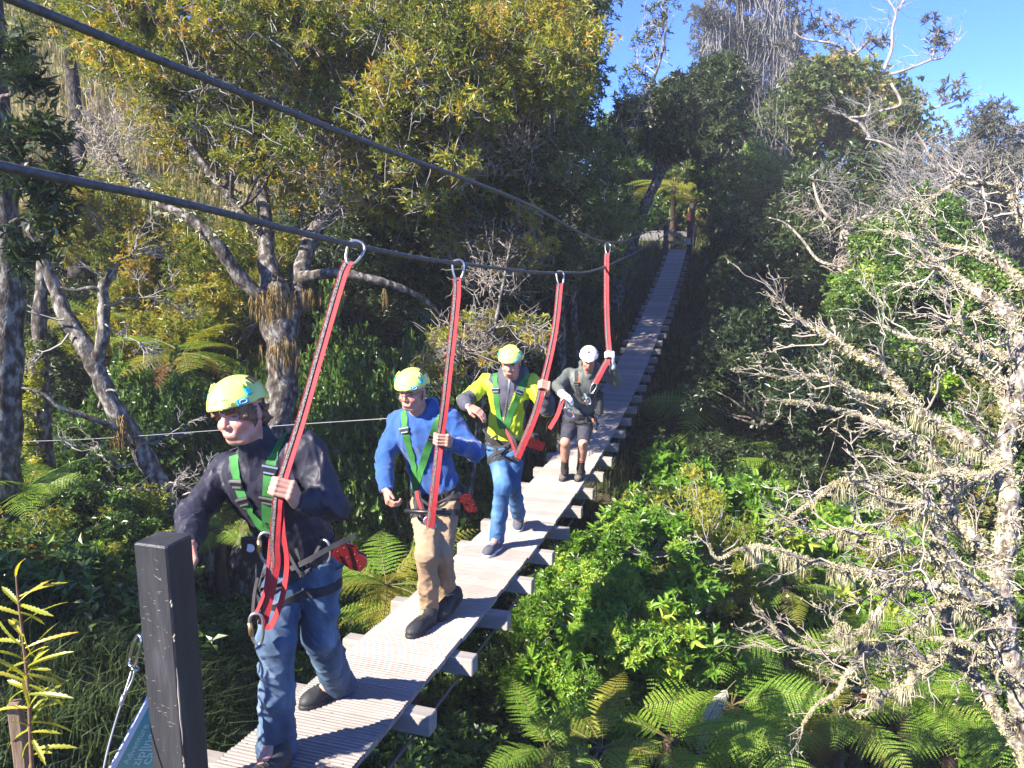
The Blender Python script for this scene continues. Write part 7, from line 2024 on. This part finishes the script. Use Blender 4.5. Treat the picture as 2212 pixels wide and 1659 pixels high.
st = MB(); st.box((P(42,1490,2.36) + P(48,1760,2.36))/2, [[0, 0, 1.], [1, .2, 0], [-.2, 1, 0]], (.20, .019, .019), bev=.003)
tag(st.build('garden_stake', noisy('stake timber', [(.3, (.13, .085, .055)), (.7, (.22, .16, .11))], 10, 5, .8, .3, 50, stretch=(4, 4, .5)), smooth=False), 'brown square wooden stake behind the toothed sapling', 'stake')

# seedlings by the big trunk and the bank
def seedling(x, y, Y, H, label, leaf, nros, seed, L=.09, W=.036):
    g = np.random.default_rng(seed); c = P(x, y, Y); gz = float(ground_z(c[0], c[1])); b0 = np.array([c[0], c[1], min(gz, c[2] - H)])
    r = empty('seedling', b0, label, 'plant')
    LV = Leaves(); po, ra = [], []
    for i in range(nros):
        e = c + np.array([g.normal(0, .10), g.normal(0, .08), g.uniform(-H, 0)]); po.append(wobble(g, b0 + np.array([0, 0, (e[2]-b0[2])*.4]), e, 6, .1)); ra.append(np.linspace(.006, .003, 6))
        LV.add(rosettes(g, e[None], np.array([[g.normal(0, .3), g.normal(0, .3), 1.]]), 8, L, W, np.array([g.uniform(.4, .9)]), (.7, 1.5), True, .06))
    po.append(wobble(g, b0, c, 6, .05)); ra.append(np.linspace(.008, .004, 6))
    V, Q = bundle(po, ra, 4); under(link('stem', mesh_data('stem', V, [Q], M_bark)), r)
    tag(under(link('foliage', LV.data('foliage', leaf)), r), kind='stuff')
seedling(515,1400,6.2,.35,'bright seedling in front of the white box trap', M_lf_bright, 8, 1)
seedling(165,1165,5.4,.25,'bright yellow green seedling sprig on the bank left of the post', M_lf_bright, 9, 2, .08, .03)
seedling(448,1330,6.6,.22,'small leafy seedling beside the base of the big trunk', M_lf_bright, 4, 3)
seedling(330,1250,6.0,.3,'dim seedling in the shaded grass left of the post', M_lf_mid, 5, 4)
seedling(120,1480,3.3,.2,'dark leafy seedling in the shade beside the sapling', M_lf_dark, 6, 5)
seedling(250,1470,3.6,.2,'bushy yellowish seedling in the shaded grass', M_lf_yell, 5, 6, .07, .016)
# rusty dead fern tuft on the bank
p = np.array([P(88 + gG.normal(0, 22), 1215 + gG.normal(0, 12), 5.4 + gG.normal(0, .08)) for _ in range(600)]); p[:, 2] = np.minimum(p[:, 2], ground_z(p[:, 0], p[:, 1]) + .12)
tag(blades('dead_fern', p, .08, .22, .004, .9 + gG.normal(0, .1, len(p)), M_fern_br, gG, 1.0), 'rusty brown dead fern tuft on the bank above the sapling', 'plant', kind='thing')

# unseen leafy shrub added on the near left bank to shade the grass
gO = np.random.default_rng(33)
tree('leafy bush added on the near left bank, outside the view, to shade the grass', [[(np.array([-5.6, 2.0, -1.75]), .07), (np.array([-5.5, 2.0, -.9]), .06), (np.array([-5.4, 2.0, .2]), .03)]],
     [((-5.3 + gO.normal(0, .35), .5 + gO.uniform(0, 3.2), -1.2 + gO.uniform(0, 1.45)), (.5, .5, .45), 60) for _ in range(30)], M_lf_gold, M_bark, gO, .10, .028, 8, 1.0, None, tone=(.3, .8), cat='bush', name='bush')
# stream glimpsed at the lower right corner
m, nt, b = new_mat('stream water'); b.inputs['Base Color'].default_value = (.10, .12, .12, 1); b.inputs['Roughness'].default_value = .05
n = nd(nt, 'ShaderNodeTexNoise'); n.inputs['Scale'].default_value = 9; bp = nd(nt, 'ShaderNodeBump'); bp.inputs['Strength'].default_value = .35; bp.inputs['Distance'].default_value = .05
nt.links.new(n.outputs['Fac'], bp.inputs['Height']); nt.links.new(bp.outputs[0], b.inputs['Normal'])
w = P(2185,1640,7.2); a = np.linspace(0, 2*math.pi, 26, endpoint=False)
V = np.array([w[0], w[1], float(ground_z(w[0], w[1])) + .12]) + np.stack([np.cos(a)*1.1*(1+.2*np.sin(3*a)), np.sin(a)*.8*(1+.2*np.cos(2*a)), 0*a], 1)
tag(link('stream_water', mesh_data('stream_water', np.concatenate([V, V.mean(0)[None]]), [np.stack([np.arange(26), (np.arange(26)+1) % 26, np.full(26, 26)], 1)], m)), kind='structure')
# thin hanging vine in the gully at right
tag(MB().tube(catmull([P(1812,905,8.5), P(1800,960,8.5), P(1782,1010,8.5), P(1770,1040,8.5)], 6), .005, 5).build('vine', M_bark), 'thin straight vine hanging in the shade behind the lichen twigs', 'vine')

# ------------------------------------------------------------------ thin haze volume added to lift the distant dark tones
mh = bpy.data.materials.new('haze'); mh.use_nodes = True; nt = mh.node_tree
nt.nodes.remove(nt.nodes['Principled BSDF'])
pv = nt.nodes.new('ShaderNodeVolumePrincipled'); pv.inputs['Color'].default_value = (.92, .94, 1.0, 1); pv.inputs['Density'].default_value = .0017; pv.inputs['Anisotropy'].default_value = 0.0
nt.links.new(pv.outputs[0], nt.nodes['Material Output'].inputs['Volume'])
hz_lo = np.array([-210., -170., float(GZ.min()) - 1.0]); hz_hi = np.array([210., 230., 20.0])
m = MB(); m.box((hz_lo + hz_hi)/2, np.eye(3), (hz_hi - hz_lo)/2)
tag(m.build('haze', mh, smooth=False), kind='stuff')
